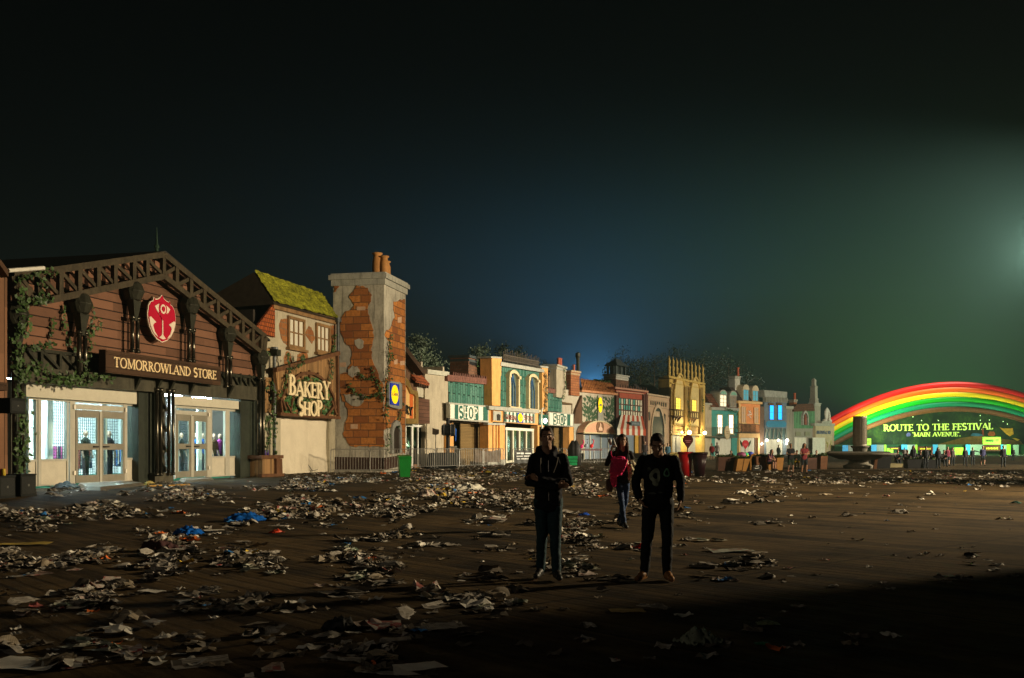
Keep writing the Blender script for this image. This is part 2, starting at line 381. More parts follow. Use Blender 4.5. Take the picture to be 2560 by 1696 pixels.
def word(mb, s, u0, z0, w, h, y, t=.04, bold=1, serif=1, slope=0, hs=None):
    """letters of height h filling width w from (u0, z0); front face at y, body t deep"""
    k = w/word_w(s); x = u0; e = 0
    for ci, c in enumerate(s):
        gw, st, se = GL[c]; hh = h*(hs[ci] if hs else 1); zb = z0+slope*(x-u0)
        tr = lambda p: (x+p[0]*k, zb+p[1]*hh)
        def strip(pts, wt):
            nonlocal e
            P = [Vector(tr(p)) for p in pts]; L = []; Rr = []
            for i in range(len(P)):
                d = (P[min(i+1, len(P)-1)]-P[max(i-1, 0)]).normalized(); nn = Vector((-d.y, d.x))
                sl = abs(d.y)
                ww = (TN+(TK-TN)*sl if wt == 2 else (TK if wt else TN))*bold*min(k, h*1.1)
                if wt == 2 and len(pts) > 20: pass
                L.append(P[i]+nn*ww/2); Rr.append(P[i]-nn*ww/2)
            e += 1; yy = y-(e % 6)*.0015
            n = len(P)
            vs = [(q.x, yy, q.y) for q in L+Rr]+[(q.x, y+t, q.y) for q in L+Rr]
            fs = []
            for i in range(n-1):
                fs += [(i, i+1, n+i+1, n+i), (2*n+i, 3*n+i, 3*n+i+1, 2*n+i+1), (i, 2*n+i, 2*n+i+1, i+1), (n+i, n+i+1, 3*n+i+1, 3*n+i)]
            fs += [(0, n, 3*n, 2*n), (n-1, 3*n-1, 4*n-1, 2*n-1)]
            mb.add(vs, fs)
        for pts, wt in st: strip(pts, wt)
        if serif:
            for (sx, sy) in se:
                dz = .03 if sy < .5 else -.03
                strip([(sx-.13, sy+dz), (sx+.13, sy+dz)], 0)
        x += gw*k

# ---------------------------------------------------------------- ivy and leaves
def leaf(mb, c, s, nrm=None, rnd=random):
    a = Vector((rnd.uniform(-1, 1), rnd.uniform(-1, 1), rnd.uniform(-1, 1))).normalized()
    if nrm is not None: a = (nrm*1.2+a*.8).normalized()
    t = a.orthogonal().normalized(); t = Matrix.Rotation(rnd.uniform(0, 6.28), 3, a) @ t; b = a.cross(t)
    c = Vector(c); s *= rnd.uniform(.6, 1.3)
    mb.add([c-b*s*.55, c+t*s*.38+a*s*.06, c+b*s*.6, c-t*s*.38+a*s*.06], [(0, 1, 2, 3)])
def ivy(W, label, paths, d=.06, width=.14, size=.1, dens=26, mat=None, stem=True):
    root = W.thing('climbing_ivy', label, 'plant', 'climbing ivy on the fronts')
    lm = MB(); sm = MB()
    for pts in paths:
        P = [W.uz(x, y, d) for x, y in pts]
        pp = [Vector((P[0][0], -d+.01, P[0][1]))]
        for (a, b) in zip(P, P[1:]):
            L = math.hypot(b[0]-a[0], b[1]-a[1]); n = max(1, int(L*dens))
            for i in range(n):
                f = (i+.5)/n; wv = width*(.35+.9*abs(math.sin(f*7+L*3)))
                lp = (a[0]+(b[0]-a[0])*f+random.gauss(0, wv*.5), -d-random.random()*.14, a[1]+(b[1]-a[1])*f+random.gauss(0, wv*.5))
                leaf(lm, lp, size, Vector((0, -1, .3)))
            for i in (1, 2, 3):
                f = i/3; pp.append(Vector((a[0]+(b[0]-a[0])*f+random.uniform(-.04, .04), -d+.01, a[1]+(b[1]-a[1])*f)))
        sm.tube(pp, .016, 5)
    lm.build('leaves', mat or LEAF('ivy_leaf', (.045, .085, .025)), root)
    if stem: sm.build('stem', M('ivy_stem', (.06, .04, .02)), root)
    return root
# ================================================================ the ground
g = MB(); n = 8
g.add([(-400, -60, 0), (400, -60, 0), (400, 420, 0), (-400, 420, 0)], [(0, 1, 2, 3)])
t = NT('ground_matting'); v = t.tc.outputs['Object']
ROT = -math.radians(41)
mp = t.mapping(v, (1, 1, 1), (0, 0, ROT)); x = t.xyz(mp)
ribs = t.math('FRACT', t.math('MULTIPLY', x[0], 4.2)); rib = t.sstep(t.math('ABSOLUTE', t.math('SUBTRACT', ribs, .5)), .28, .45)
seamx = t.math('FRACT', t.math('DIVIDE', x[0], 2.9)); seamy = t.math('FRACT', t.math('DIVIDE', x[1], 7.0))
seam = t.math('MAXIMUM', t.math('LESS_THAN', seamx, .018), t.math('LESS_THAN', seamy, .008))
st = t.noise(t.mapping(mp, (1.6, .10, 1)), 1.2, 6, .65)
dn = t.noise(v, .35, 7, .62); dn2 = t.noise(v, 3.5, 6, .7); grit = t.noise(v, 38, 3, .7)
base = t.mix(t.sstep(t.math('ADD', t.math('MULTIPLY', dn, .42), t.math('MULTIPLY', st, .58)), .40, .60), (.011, .008, .0045), (.092, .061, .027))
base = t.mix(t.math('MULTIPLY', t.sstep(dn2, .5, .72), .7), base, (.032, .026, .018))
base = t.mix(t.math('MULTIPLY', rib, .3), base, (.03, .022, .014))
base = t.mix(t.math('MULTIPLY', seam, .8), base, (.01, .008, .006))
base = t.mix(t.math('MULTIPLY', t.sstep(grit, .62, .70), .6), base, (.16, .13, .09))
t.b.inputs['Specular IOR Level'].default_value = .08; t.color(base)
t.l(t.math('MULTIPLY_ADD', t.sstep(dn2, .3, .7), .25, .7), t.b.inputs['Roughness'])
t.bump(t.math('ADD', t.math('MULTIPLY', rib, -.22), t.math('ADD', t.math('MULTIPLY', dn2, .8), t.math('MULTIPLY', grit, .3))), .55, .03)
tag(g.build('ground', t.m), kind='structure')

# ================================================================ 1 the timber store
IRON = M('dark_iron', (.030, .030, .020), .5, .5, 2, .3, .2, streak=.3)
IRONL = M('weathered_iron', (.085, .075, .05), .6, .5, 2, .1, .25, streak=.5)
PIPE = M('polished_pipe', (.10, .09, .07), .25, .3, 2, .9, .03)
DGREEN = M('dark_green_paint', (.030, .036, .026), .55, .4, .8, 0, .1, streak=.4)
CREAM = M('cream_aluminium', (.46, .44, .37), .45, .12, 2, 0, .03, streak=.15)
BOARDS = PLANK('red_brown_boards', (.150, .073, .043), .36, 2, .38, .085)
DARKWOOD = PLANK('dark_sign_wood', (.055, .028, .014), .5, 2, .3, .02)
W1 = Wall(66, 34.57, 1915, 'A')
W = W1
store = W.thing('timber_store', 'large timber store with a trussed gable and two lit glass shopfronts', 'store')
mb = MB()
# gable boards above the lintel
W.poly(mb, [(60, 860), (60, 275), (905, 172), (1478, 640), (1478, 985)], -.25, 0)
mb.build('gable_wall', BOARDS, store)
mb = MB()
W.poly(mb, [(100, 690), (1455, 858), (1455, 990), (100, 880)], 0, .06)            # frieze panel
W.poly(mb, [(100, 795), (1455, 915), (1455, 990), (100, 880)], .06, .30)           # lintel beam
mb.build('lintel', M('lintel_paint', (.055, .05, .033), .6, .5, 1.5, 0, .2, streak=.5), store)
# truss in the frieze
mb = MB()
def bar(W, mb, a, b, d, w=.12, h=.1):
    u0, z0 = W.uz(*a, d); u1, z1 = W.uz(*b, d); mb.bar((u0, -d, z0), (u1, -d, z1), w, h)
for xs, f in (((150, 230, 335, 440), 0), ((490, 590), 0), ((1235, 1290), 0), ((1300, 1345, 1395, 1445), 0)):
    for a, b in zip(xs, xs[1:]):
        yt = lambda q: 700+(q-150)*(855-700)/(1300.)
        yb = lambda q: 800+(q-150)*(932-800)/(1300.)
        bar(W, mb, (a, yt(a)), (b, yb(b)), .14, .10); bar(W, mb, (b, yt(b)), (b, yb(b)), .15, .12)
bar(W, mb, (145, 700), (600, 752), .14, .12); bar(W, mb, (1235, 843), (1450, 862), .14, .12)
mb.build('frieze_truss', IRON, store)
# roof truss
mb = MB()
TOPL, PEAK, TOPR = (70, 292), (912, 172), (1482, 632)
LOWL, LPEAK, LOWR = (200, 442), (912, 294), (1462, 722)
dT = .45
def lerp(a, b, f): return (a[0]+(b[0]-a[0])*f, a[1]+(b[1]-a[1])*f)
for a, b in ((TOPL, PEAK), (PEAK, TOPR), (LOWL, LPEAK), (LPEAK, LOWR)): bar(W, mb, a, b, dT, .24, .2)
bar(W, mb, TOPL, (100, 430), dT, .3, .2); bar(W, mb, (60, 300), LOWL, dT, .2, .2); bar(W, mb, TOPR, (1470, 735), dT, .34, .2)
xl = [215, 335, 440, 545, 640, 745, 820, 912]
def ytop(x): return TOPL[1]+(x-TOPL[0])/(PEAK[0]-TOPL[0])*(PEAK[1]-TOPL[1]) if x <= PEAK[0] else PEAK[1]+(x-PEAK[0])/(TOPR[0]-PEAK[0])*(TOPR[1]-PEAK[1])
def ylow(x): return LOWL[1]+(x-LOWL[0])/(LPEAK[0]-LOWL[0])*(LPEAK[1]-LOWL[1]) if x <= LPEAK[0] else LPEAK[1]+(x-LPEAK[0])/(LOWR[0]-LPEAK[0])*(LOWR[1]-LPEAK[1])
px_ = 110
for x in xl:
    bar(W, mb, (x, ytop(x)), (x, ylow(x)), dT, .22, .16); bar(W, mb, (px_, ytop(px_)+10), (x, ylow(x)-8), dT-.02, .14, .1); px_ = x
xr = [985, 1065, 1140, 1215, 1285, 1355, 1412, 1462]
px_ = 912
for x in xr:
    bar(W, mb, (x, ytop(x)), (x, ylow(x)), dT, .24, .16); bar(W, mb, (x, ytop(x)+10), (px_, ylow(px_)-8), dT-.02, .16, .1); px_ = x
mb.build('roof_truss', M('truss_iron', (.055, .042, .024), .6, .45, 2, .1, .25, streak=.5), store)
# columns with medallion capitals
def column(x, ycap, ybot, d=.42):
    mb = MB(); u, zc = W.uz(x, ycap, d); _, zb = W.uz(x, ybot, d)
    mb.cap((u, -d+.1, zc), .46, (u, -d+.1, zc+.02), .46, 14)
    rot = Matrix.Rotation(PI/2, 3, 'X')
    for rr, dd in ((.44, .0), (.30, .06), (.13, .12)):
        mb.tube([(u, -d-.05-dd, zc), (u, -d-.14-dd, zc)], [rr, rr*.85], 18)
    mb.add([(u-.26, -d-.12, zc-.35), (u+.26, -d-.12, zc-.35), (u+.09, -d-.06, zc-1.15), (u-.09, -d-.06, zc-1.15),
            (u-.26, -d+.2, zc-.35), (u+.26, -d+.2, zc-.35), (u+.09, -d+.15, zc-1.15), (u-.09, -d+.15, zc-1.15)],
           [(0, 1, 2, 3), (4, 7, 6, 5), (0, 3, 7, 4), (1, 5, 6, 2), (0, 4, 5, 1), (3, 2, 6, 7)])
    c = mb.build('column', IRON, store)
    mb = MB()
    zt = zc-1.05
    for du in (-.17, .17):
        mb.tube([(u+du, -d, zb), (u+du, -d, zt)], .085, 12)
        mb.tube([(u+du, -d, zt-.08), (u+du, -d, zt+.06)], .12, 12); mb.tube([(u+du, -d, zb), (u+du, -d, zb+.12)], .12, 12)
    mb.build('pipe', PIPE, c, True)
column(100, 510, 1400); column(460, 450, 862); column(755, 380, 722); column(1070, 460, 775); column(1280, 620, 918); column(1465, 750, 1415)
# dark piers beside the openings and the post group in the middle
mb = MB()
W.box(mb, 776, 925, 1452, 866, -.7, -.02); W.box(mb, 1346, 975, 1424, 1440, -.7, -.02); W.box(mb, 40, 870, 1430, 147, -.7, -.02)
W.box(mb, 866, 930, 1450, 885, -.2, .12)
mb.build('pier', DGREEN, store)
mb = MB()
u0, z1 = W.uz(868, 925, .3); u1, _ = W.uz(972, 925, .3)
mb.box(u0, u1, -.3, 0, 0, .42)
um0, _ = W.uz(898, 925, .2); um1, _ = W.uz(935, 925, .2)
mb.box(um0, um1, -.1, 0, .4, z1)
for k in range(4):
    za, zb = .45+k*(z1-.45)/4, .45+(k+1)*(z1-.45)/4
    mb.bar((um0, -.16, zb), (um1, -.16, za), .1, .06); mb.bar((um0, -.17, zb), (um1, -.17, zb), .1, .06)
pg = mb.build('centre_post', IRONL, store)
mb = MB()
for xx in (878, 900, 945, 968):
    u, _ = W.uz(xx, 925, .35); mb.tube([(u, -.35, .3), (u, -.35, z1)], .075, 12); mb.tube([(u, -.35, z1-.1), (u, -.35, z1+.06)], .11, 12); mb.tube([(u, -.35, .3), (u, -.35, .42)], .11, 12)
mb.build('pipe', PIPE, pg, True)
mb = MB()
for xx in (770, 888, 960, 1072, 1285):
    u, z = W.uz(xx, 875+(xx-770)*.11, .4); mb.add([(u-.09, -.3, z+.2), (u+.09, -.3, z+.2), (u+.09, -.62, z+.2), (u-.09, -.62, z+.2), (u-.05, -.3, z-.4), (u+.05, -.3, z-.4)],
        [(0, 1, 2, 3), (4, 5, 1, 0), (0, 3, 4), (1, 5, 2), (3, 2, 5, 4)])
mb.build('bracket', IRON, store)
# shop room behind
uL, _ = W.uz(20, 800); uR, _ = W.uz(1478, 800); zL = W.uz(148, 880, -.1)[1]; DEP = 8
uo0 = W.uz(147, 900, -.1)[0]
mb = MB()
WHITE_IN = M('shop_interior_white', (.78, .8, .8), .6, .08, 1, 0, 0)
mb.box(uo0-1.0, uR-.25, .7+DEP, .8+DEP, 0, 4.3); mb.box(uo0-1.1, uo0-1.0, .7, .8+DEP, 0, 4.3); mb.box(uR-.25, uR-.15, .7, .8+DEP, 0, 4.3)
mb.box(uo0-1.1, uR-.15, .7, .8+DEP, 4.3, 4.4)
mb.build('interior_wall', WHITE_IN, store)
mb = MB(); mb.box(uo0-1.0, uR-.25, .6, .7+DEP, .004, .12); mb.build('interior_floor', M('teal_carpet', (.03, .22, .16), .9, .2, 3, 0, .2), store)
mb = MB(); random.seed(3)
uo1 = W.uz(1350, 1000, -.1)[0]
for q in range(6):
    uu = uo0+.8+q*(uo1-uo0-1)/5.2
    mb.box(uu, uu+1.5, 2.2, 2.35, 3.9, 3.96); mb.box(uu, uu+1.5, 5.2, 5.35, 3.9, 3.96)
mb.build('ceiling_light', EM('cold_tube', (.80, .96, 1), 300), store)
mb = MB()                                              # outer shell: sides, back and pitched roof
uP, zP = W.uz(905, 168); zEL = W.uz(70, 292)[1]; zER = W.uz(1482, 640)[1]
mb.box(uL-.2, uL, 0, DEP+1.5, 0, zEL-.3); mb.box(uR, uR+.15, .05, DEP+1.5, 0, zER-.3); mb.box(uL, uR, DEP+1.3, DEP+1.5, 0, zER-.3)
mb.build('side_wall', M('tarred_boards', (.03, .025, .02), .8, .3, 1, 0, .2), store)
mb = MB()
mb.add([(uL-.3, -.2, zEL-.05), (uP, -.2, zP+.12), (uP, DEP+1.5, zP+.12), (uL-.3, DEP+1.5, zEL-.05), (uL-.3, -.2, zEL-.15), (uP, -.2, zP+.02), (uP, DEP+1.5, zP+.02), (uL-.3, DEP+1.5, zEL-.15)],
       [(0, 1, 2, 3), (7, 6, 5, 4), (0, 4, 5, 1), (3, 2, 6, 7), (0, 3, 7, 4), (1, 5, 6, 2)])
mb.add([(uR+.3, -.2, zER-.05), (uP, -.2, zP+.12), (uP, DEP+1.5, zP+.12), (uR+.3, DEP+1.5, zER-.05), (uR+.3, -.2, zER-.15), (uP, -.2, zP+.02), (uP, DEP+1.5, zP+.02), (uR+.3, DEP+1.5, zER-.15)],
       [(0, 3, 2, 1), (4, 5, 6, 7), (0, 1, 5, 4), (3, 7, 6, 2), (0, 4, 7, 3), (1, 2, 6, 5)])
mb.build('roof', M('black_roofing', (.02, .02, .02), .7, .3, 1, 0, .2), store)
mb = MB(); u, z = W.uz(878, 160, -1); mb.tube([(u, 1, z-.6), (u, 1, z+.3), (u, 1, z+1.1)], [.12, .06, .01], 8); mb.ell((u, 1, z+.25), (.12, .12, .12), 8)
mb.build('finial', M('verdigris', (.02, .045, .03), .8), store)
mb = MB(); a = W.uz(45, 262, .7); b = W.uz(245, 247, .7); mb.tube([(a[0], -.7, a[1]), (b[0], -.7, b[1])], .07, 8)
mb.build('white_pole', M('white_plastic', (.7, .68, .6), .4, .1), store)

# glazed fronts
FR = MB(); GLA = MB(); PAN = MB(); GD = -.35
def zat(x, y, d=GD): return W.uz(x, y, d)[1]
def mull(x0, x1, yt, yb, d=GD+.04, th=.1): W.box(FR, x0, yt, yb, x1, d-th, d)
def topy(x): return 966+(x-148)*(1040-966)/(1350-148.)
def boty(x): return 1487+(x-148)*(1415-1487)/(1350-148.)
def front(x0, x1, posts, kicks, name):
    u0, _ = W.uz(x0, 1000, GD); u1, _ = W.uz(x1, 1000, GD)
    zt, zb = zat(x0, topy(x0)), .12
    for a, b in posts:
        ua, ub = W.uz(a, 1000, GD)[0], W.uz(b, 1000, GD)[0]; FR.box(ua, ub, -GD-.06, -GD+.06, .1, zt)
    FR.box(u0, u1, -GD-.05, -GD+.07, zt-.10, zt+.02)
    for a, b in kicks:
        ua, ub = W.uz(a, 1000, GD)[0], W.uz(b, 1000, GD)[0]
        PAN.box(ua, ub, -GD-.02, -GD+.03, .16, .98); FR.box(ua, ub, -GD-.05, -GD+.05, .98, 1.06); FR.box(ua, ub, -GD-.05, -GD+.05, .10, .16)
    GLA.box(u0, u1, -GD-.004, -GD+.004, .98, zt-.1)
    return zt
zt = front(150, 775, [(150, 156), (194, 202), (207, 224), (368, 377), (384, 404), (404, 414), (684, 692), (692, 706), (765, 775)], [(156, 194), (224, 368), (706, 765)], 'l')
zt2 = front(974, 1350, [(974, 980), (1150, 1162), (1162, 1182), (1256, 1280), (1336, 1350)], [(1182, 1256), (1280, 1336)], 'r')
sf = FR.build('shopfront_frame', CREAM, store); PAN.build('kick_panel', M('cream_panel', (.56, .52, .42), .6, .1), store); GLA.build('window_pane', GLASS('window_glass', (.92, .97, .96), .06), store)
def leafdoor(x0, x1, zt, hand):
    mb = MB(); u0, u1 = W.uz(x0, 1000, GD)[0], W.uz(x1, 1000, GD)[0]; w = .125
    y0, y1 = -GD-.09, -GD-.01; top = zt-.38
    mb.box(u0, u0+w, y0, y1, .14, top); mb.box(u1-w, u1, y0, y1, .14, top)
    mb.box(u0+w, u1-w, y0, y1, .14, .42); mb.box(u0+w, u1-w, y0, y1, top-.28, top); zm = .42+(top-.7)*.44
    mb.box(u0+w, u1-w, y0, y1, zm, zm+.24)
    dr = mb.build('door', M('bronze_aluminium', (.27, .25, .20), .4, .15, 2, .2, .03), store)
    mb = MB(); mb.box(u0+w, u1-w, y0+.03, y0+.05, .42, top-.28); mb.build('window_pane', GLASS('window_glass', (.92, .97, .96), .06), dr)
    mb = MB(); uh = u0+.1 if hand < 0 else u1-.1
    mb.bar((uh, y0-.05, zm+.12), (uh-.3*hand, y0-.05, zm+.12), .05); mb.bar((uh, y0, zm+.12), (uh, y0-.06, zm+.12), .05); mb.build('handle', M('black_handle', (.02, .02, .02), .4), dr)
    return top
top = leafdoor(414, 545, zt, 1); leafdoor(557, 688, zt, -1); leafdoor(980, 1058, zt2, 1); leafdoor(1072, 1152, zt2, -1)
mb = MB()
for a, b, z in ((404, 692, top), (974, 1160, top)):
    ua, ub = W.uz(a, 1000, GD)[0], W.uz(b, 1000, GD)[0]; mb.box(ua, ub, -GD-.06, -GD, z+.02, z+.22)
for a, b, z in ((545, 557, top), (1058, 1072, top)):
    ua, ub = W.uz(a, 1000, GD)[0], W.uz(b, 1000, GD)[0]; mb.box(ua, ub, -GD-.12, -GD-.02, .14, z)
mb.build('door_frame', CREAM, store)
mb = MB(); a = W.uz(385, 1000, GD)[0]
for xx in (404, 692, 1160):
    a = W.uz(xx, 1000, GD)[0]
    for z in (top+.55, top+.02, .45): mb.box(a-.05, a+.05, -GD-.13, -GD-.07, z, z+.16)
mb.build('hinge', M('white_hinge', (.85, .8, .7), .4, .05), store)
# roller valance over each front
mb = MB(); W.box(mb, 147, 882, 968, 775, -.30, -.10); W.box(mb, 974, 962, 1012, 1346, -.30, -.10)
mb.build('valance', M('cream_canvas', (.54, .51, .41), .8, .1, 1.5, 0, .1), store)
# ramps
for pts, nm in ((((405, 1456), (700, 1441), (815, 1466), (560, 1494), (470, 1492)), 0), (((980, 1425), (1165, 1412), (1200, 1436), (1030, 1452)), 1)):
    mb = MB(); P = [ground(*cv('A', *p)) for p in pts]; P = [Vector((p.x, p.y, 0)) for p in P]
    th = .12 if nm == 0 else .09; nP = len(P); c = sum(P, Vector())/nP
    mb.add([p+Vector((0, 0, .004)) for p in P]+[c+(p-c)*.9+Vector((0, 0, th)) for p in P], [tuple(range(nP-1, -1, -1)), tuple(range(nP, 2*nP))]+[(i, (i+1) % nP, nP+(i+1) % nP, nP+i) for i in range(nP)])
    o = mb.build('ramp', M('tread_plate', (.16, .13, .09), .5, .4, 3, .4, .6, 22))
    tag(o, ['wide tread plate ramp at the left double doors of the timber store', 'smaller tread plate ramp at the right double doors of the timber store'][nm], 'ramp', 'door ramps')

# goods inside the store
def mannequin(x, y, c, label, h=1.75, colour2=(.05, .05, .06)):
    u, _ = W.uz(x, 1100, GD-y); r = thing('mannequin', label, 'mannequin', 'mannequins in the store'); r.location = W.world(u, y-GD, .12); r.rotation_euler.z = W.rz
    mb = MB(); prof = [(.06, .02), (.17, .9*h/1.75), (.16, 1.0), (.15, 1.15), (.20, 1.38), (.22, 1.48), (.10, 1.56), (.06, 1.6)]
    mb.lathe(prof[1:], n=16, sx=1.05, sy=.6)
    mb.cap((.2, 0, 1.45), .07, (.27, -.03, 1.12), .055); mb.cap((-.2, 0, 1.45), .07, (-.27, -.03, 1.12), .055)
    mb.build('shirt', M('cloth_%d' % (hash(str(c)) % 9999), c, .9, .2, 5, 0, .2), r, True)
    mb = MB(); mb.cap((.09, 0, .9), .1, (.1, 0, .45), .075); mb.cap((-.09, 0, .9), .1, (-.1, 0, .45), .075); mb.cap((.1, 0, .45), .07, (.1, 0, .08), .05); mb.cap((-.1, 0, .45), .07, (-.1, 0, .08), .05)
    mb.build('trousers', M('dark_cloth', (.03, .03, .035), .9), r, True)
    mb = MB(); mb.ell((0, 0, 1.72), (.085, .1, .12), 14); mb.cap((0, 0, 1.52), .05, (0, 0, 1.66), .045)
    mb.cap((.27, -.03, 1.12), .04, (.28, -.12, .86), .03); mb.cap((-.27, -.03, 1.12), .04, (-.28, -.12, .86), .03)
    mb.build('torso', M('mannequin_skin', (.45, .30, .22), .5), r, True)
    mb = MB(); mb.lathe([(.25, 0), (.25, .02), (.03, .03), (.03, .1)], n=20); mb.build('stand', M('grey_metal', (.3, .3, .3), .4), r)
    r.scale = (1, 1, h/1.75*1.12)
mannequin(480, 1.6, (.025, .03, .025), 'dark figure standing behind the left leaf of the left doors')
mannequin(612, 1.3, (.03, .025, .03), 'dark figure standing behind the right leaf of the left doors')
mannequin(1015, 1.8, (.02, .022, .02), 'black dressed figure behind the left leaf of the right doors')
mannequin(1095, 2.2, (.03, .18, .55), 'figure in a blue shirt left of the white post behind the right doors')
mannequin(1138, 1.6, (.02, .10, .45), 'figure in a darker blue shirt right of the white post behind the right doors')
mannequin(1200, 1.3, (.10, .06, .03), 'brown dressed figure in the window right of the right doors')
mannequin(1230, 1.9, (.30, .05, .25), 'figure in a magenta shirt in the window right of the right doors')
mannequin(1300, 1.5, (.16, .09, .05), 'brown dressed figure in the last window on the right')
for i, (x, y, l) in enumerate(((275, 1.2, 'white lit display post in the wide left window'), (580, 1.0, 'white lit display post behind the left double doors'), (1115, 1.0, 'white lit display post behind the right double doors'), (740, 1.2, 'white lit display post in the narrow pane beside the dark pier'), (985, .9, 'white lit display post nearest the pipe cluster'))):
    u, _ = W.uz(x, 1100, GD-y); mb = MB(); mb.box(-.16, .16, -.05, .05, 0, 3.5); mb.box(-.02, .02, -.07, -.05, .1, 3.45); mb.box(-.2, .2, -.08, .08, 0, .06)
    o = mb.build('display_post', M('white_lacquer', (.8, .85, .85), .3, .05)); o.location = W.world(u, y-GD, .12); o.rotation_euler.z = W.rz
    tag(o, l, 'display post', 'white posts in the store')
for i, (x0, x1, y, z0, z1, l) in enumerate(((290, 366, 1.9, .2, 3.4, 'black wire grid hung in the wide left window'), (430, 530, 2.3, .2, 3.1, 'black wire grid behind the left leaf of the left doors'), (590, 660, 2.2, .2, 3.1, 'black wire grid behind the right leaf of the left doors'), (1000, 1050, 2.5, .2, 2.6, 'black wire grid behind the right double doors'), (1185, 1330, 2.6, .2, 3.0, 'long black wire grid behind the right hand windows'))):
    ua, ub = W.uz(x0, 1100, GD-y)[0], W.uz(x1, 1100, GD-y)[0]; mb = MB(); w = ub-ua
    for k in range(int(w/.12)+1): mb.box(k*.12, k*.12+.018, -.01, .01, z0, z1)
    for k in range(int((z1-z0)/.12)+1): mb.box(0, w, -.022, -.008, z0+k*.12, z0+k*.12+.018)
    mb.box(.1, .14, -.03, .03, 0, z0); mb.box(w-.14, w-.1, -.03, .03, 0, z0)
    o = mb.build('wire_grid', M('black_wire', (.03, .04, .05), .5)); o.location = W.world(ua, y-GD, .12); o.rotation_euler.z = W.rz; tag(o, l, 'wire grid', 'wire grids in the store')
for i, (x, y, c, w, l) in enumerate(((330, 2.6, (.5, .1, .3), 1.0, 'low rack of pink and grey clothes in the wide left window'), (455, 2.8, (.5, .12, .08), .9, 'low rack of red and white boxes behind the left doors'), (640, 2.8, (.05, .2, .6), 1.0, 'rack of bright blue clothes behind the left doors'), (1220, 3.0, (.4, .15, .06), 1.5, 'rack of brown and red clothes behind the right hand windows'))):
    u, _ = W.uz(x, 1100, GD-y); r = thing('clothes_rack', l, 'clothes rack', 'clothes racks in the store', W.world(u, y-GD, .12), W.rz)
    mb = MB(); mb.tube([(-w/2, 0, 0), (-w/2, 0, 1.5), (w/2, 0, 1.5), (w/2, 0, 0)], .02, 6); mb.box(-w/2-.05, -w/2+.05, -.3, .3, 0, .03); mb.box(w/2-.05, w/2+.05, -.3, .3, 0, .03); mb.build('rail', M('chrome', (.5, .5, .5), .2, .1, 1, 1, 0), r)
    mb = MB()
    for k in range(int(w/.1)):
        mb.m(k % 3); xx = -w/2+.06+k*.1; mb.box(xx, xx+.07, -.22+random.random()*.04, .2, .45+random.random()*.3, 1.42)
    mb.build('hanging_clothes', [M('cl_%d' % i, c, .9), M('pale_cloth', (.6, .62, .6), .9), M('navy_cloth', (.04, .06, .12), .9)], r)
# sign and emblem
r = W.thing('store_sign', 'dark wooden board with gilded lettering TOMORROWLAND STORE', 'sign')
mb = MB(); W.poly(mb, [(592, 703), (1236, 802), (1236, 905), (592, 832)], .55, .85)
W.poly(mb, [(600, 711), (1228, 809), (1228, 814), (600, 719)], .85, .88); W.poly(mb, [(600, 820), (1228, 890), (1228, 896), (600, 827)], .85, .88)
mb.build('board', DARKWOOD, r)
mb = MB()
u0, z0 = W.uz(637, 801, .9); u1, z1 = W.uz(1213, 873, .9); _, zt_ = W.uz(637, 745, .9)
word(mb, 'TOMORROWLAND STORE', u0, z0, u1-u0, zt_-z0, -.9, .04, .95)
mb.build('lettering', EM('glowing_gilt_letters', (.75, .55, .28), .12), r)  # gilt colour with a faint glow put into the material
r = W.thing('emblem_shield', 'red and cream shield emblem with an eye and butterfly wings', 'emblem')
cu, cz = W.uz(909, 530, .5); su = (W.uz(986, 530, .5)[0]-W.uz(832, 530, .5)[0])/2; sz = (W.uz(909, 402, .5)[1]-W.uz(909, 664, .5)[1])/2
OUT = [(0, 1), (.12, .86), (.30, .78), (.50, .74), (.56, .82), (.62, .66), (.80, .60), (.93, .42), (1, .1), (.97, -.15), (.86, -.42), (.66, -.68), (.38, -.88), (0, -1)]
OUT = OUT+[(-a, b) for a, b in OUT[-2:0:-1]]
em = lambda P, k=1: [(cu+a*su*k, cz+b*sz*k) for a, b in P]
mb = MB(); mb.poly(em(OUT, 1.035), -.48, -.42); mb.build('cream_rim', M('cream_paint', (.72, .60, .48), .5, .06, 1, 0, 0), r)
mb = MB(); mb.poly(em(OUT, .99), -.50, -.485)
mb.build('red_field', M('crimson_paint', (.42, .004, .03), .9, .08, 1, 0, 0), r)
mb = MB(); k = 0
def pl(P, d, mm=mb):
    mm.poly(em(P), -d, -d+.012)
pl([(-.56, .46), (-.30, .58), (0, .66), (.30, .58), (.56, .46), (.42, .30), (.10, .02), (.035, -.06), (.035, -.55), (.05, -.72), (.25, -.84), (0, -.90), (-.25, -.84), (-.05, -.72), (-.035, -.55), (-.035, -.06), (-.10, .02), (-.42, .30)], .52)
pl([(.83, -.02), (.95, -.05), (.86, -.40), (.62, -.70), (.30, -.84), (.56, -.62), (.68, -.38), (.60, -.28), (.46, -.22)], .52); pl([(-.83, -.02), (-.95, -.05), (-.86, -.40), (-.62, -.70), (-.30, -.84), (-.56, -.62), (-.68, -.38), (-.60, -.28), (-.46, -.22)], .52)
mb.build('cream_figure', M('cream_paint', (.72, .60, .48)), r)
mb = MB(); mb.tube([(cu, -.535, cz+.40*sz), (cu, -.52, cz+.40*sz)], [su*.30, su*.30], 20); mb.m(0)
mb.poly(em([(-.34, .26), (0, .12), (.34, .26), (.08, -.02), (0, -.1), (-.08, -.02)]), -.533, -.521)
mb.build('red_eye', M('crimson_paint', (.5, .006, .04)), r)
mb = MB(); mb.tube([(cu, -.55, cz+.40*sz), (cu, -.536, cz+.40*sz)], [su*.20, su*.20], 20); mb.build('cream_iris', M('cream_paint', (.7, .6, .5)), r)
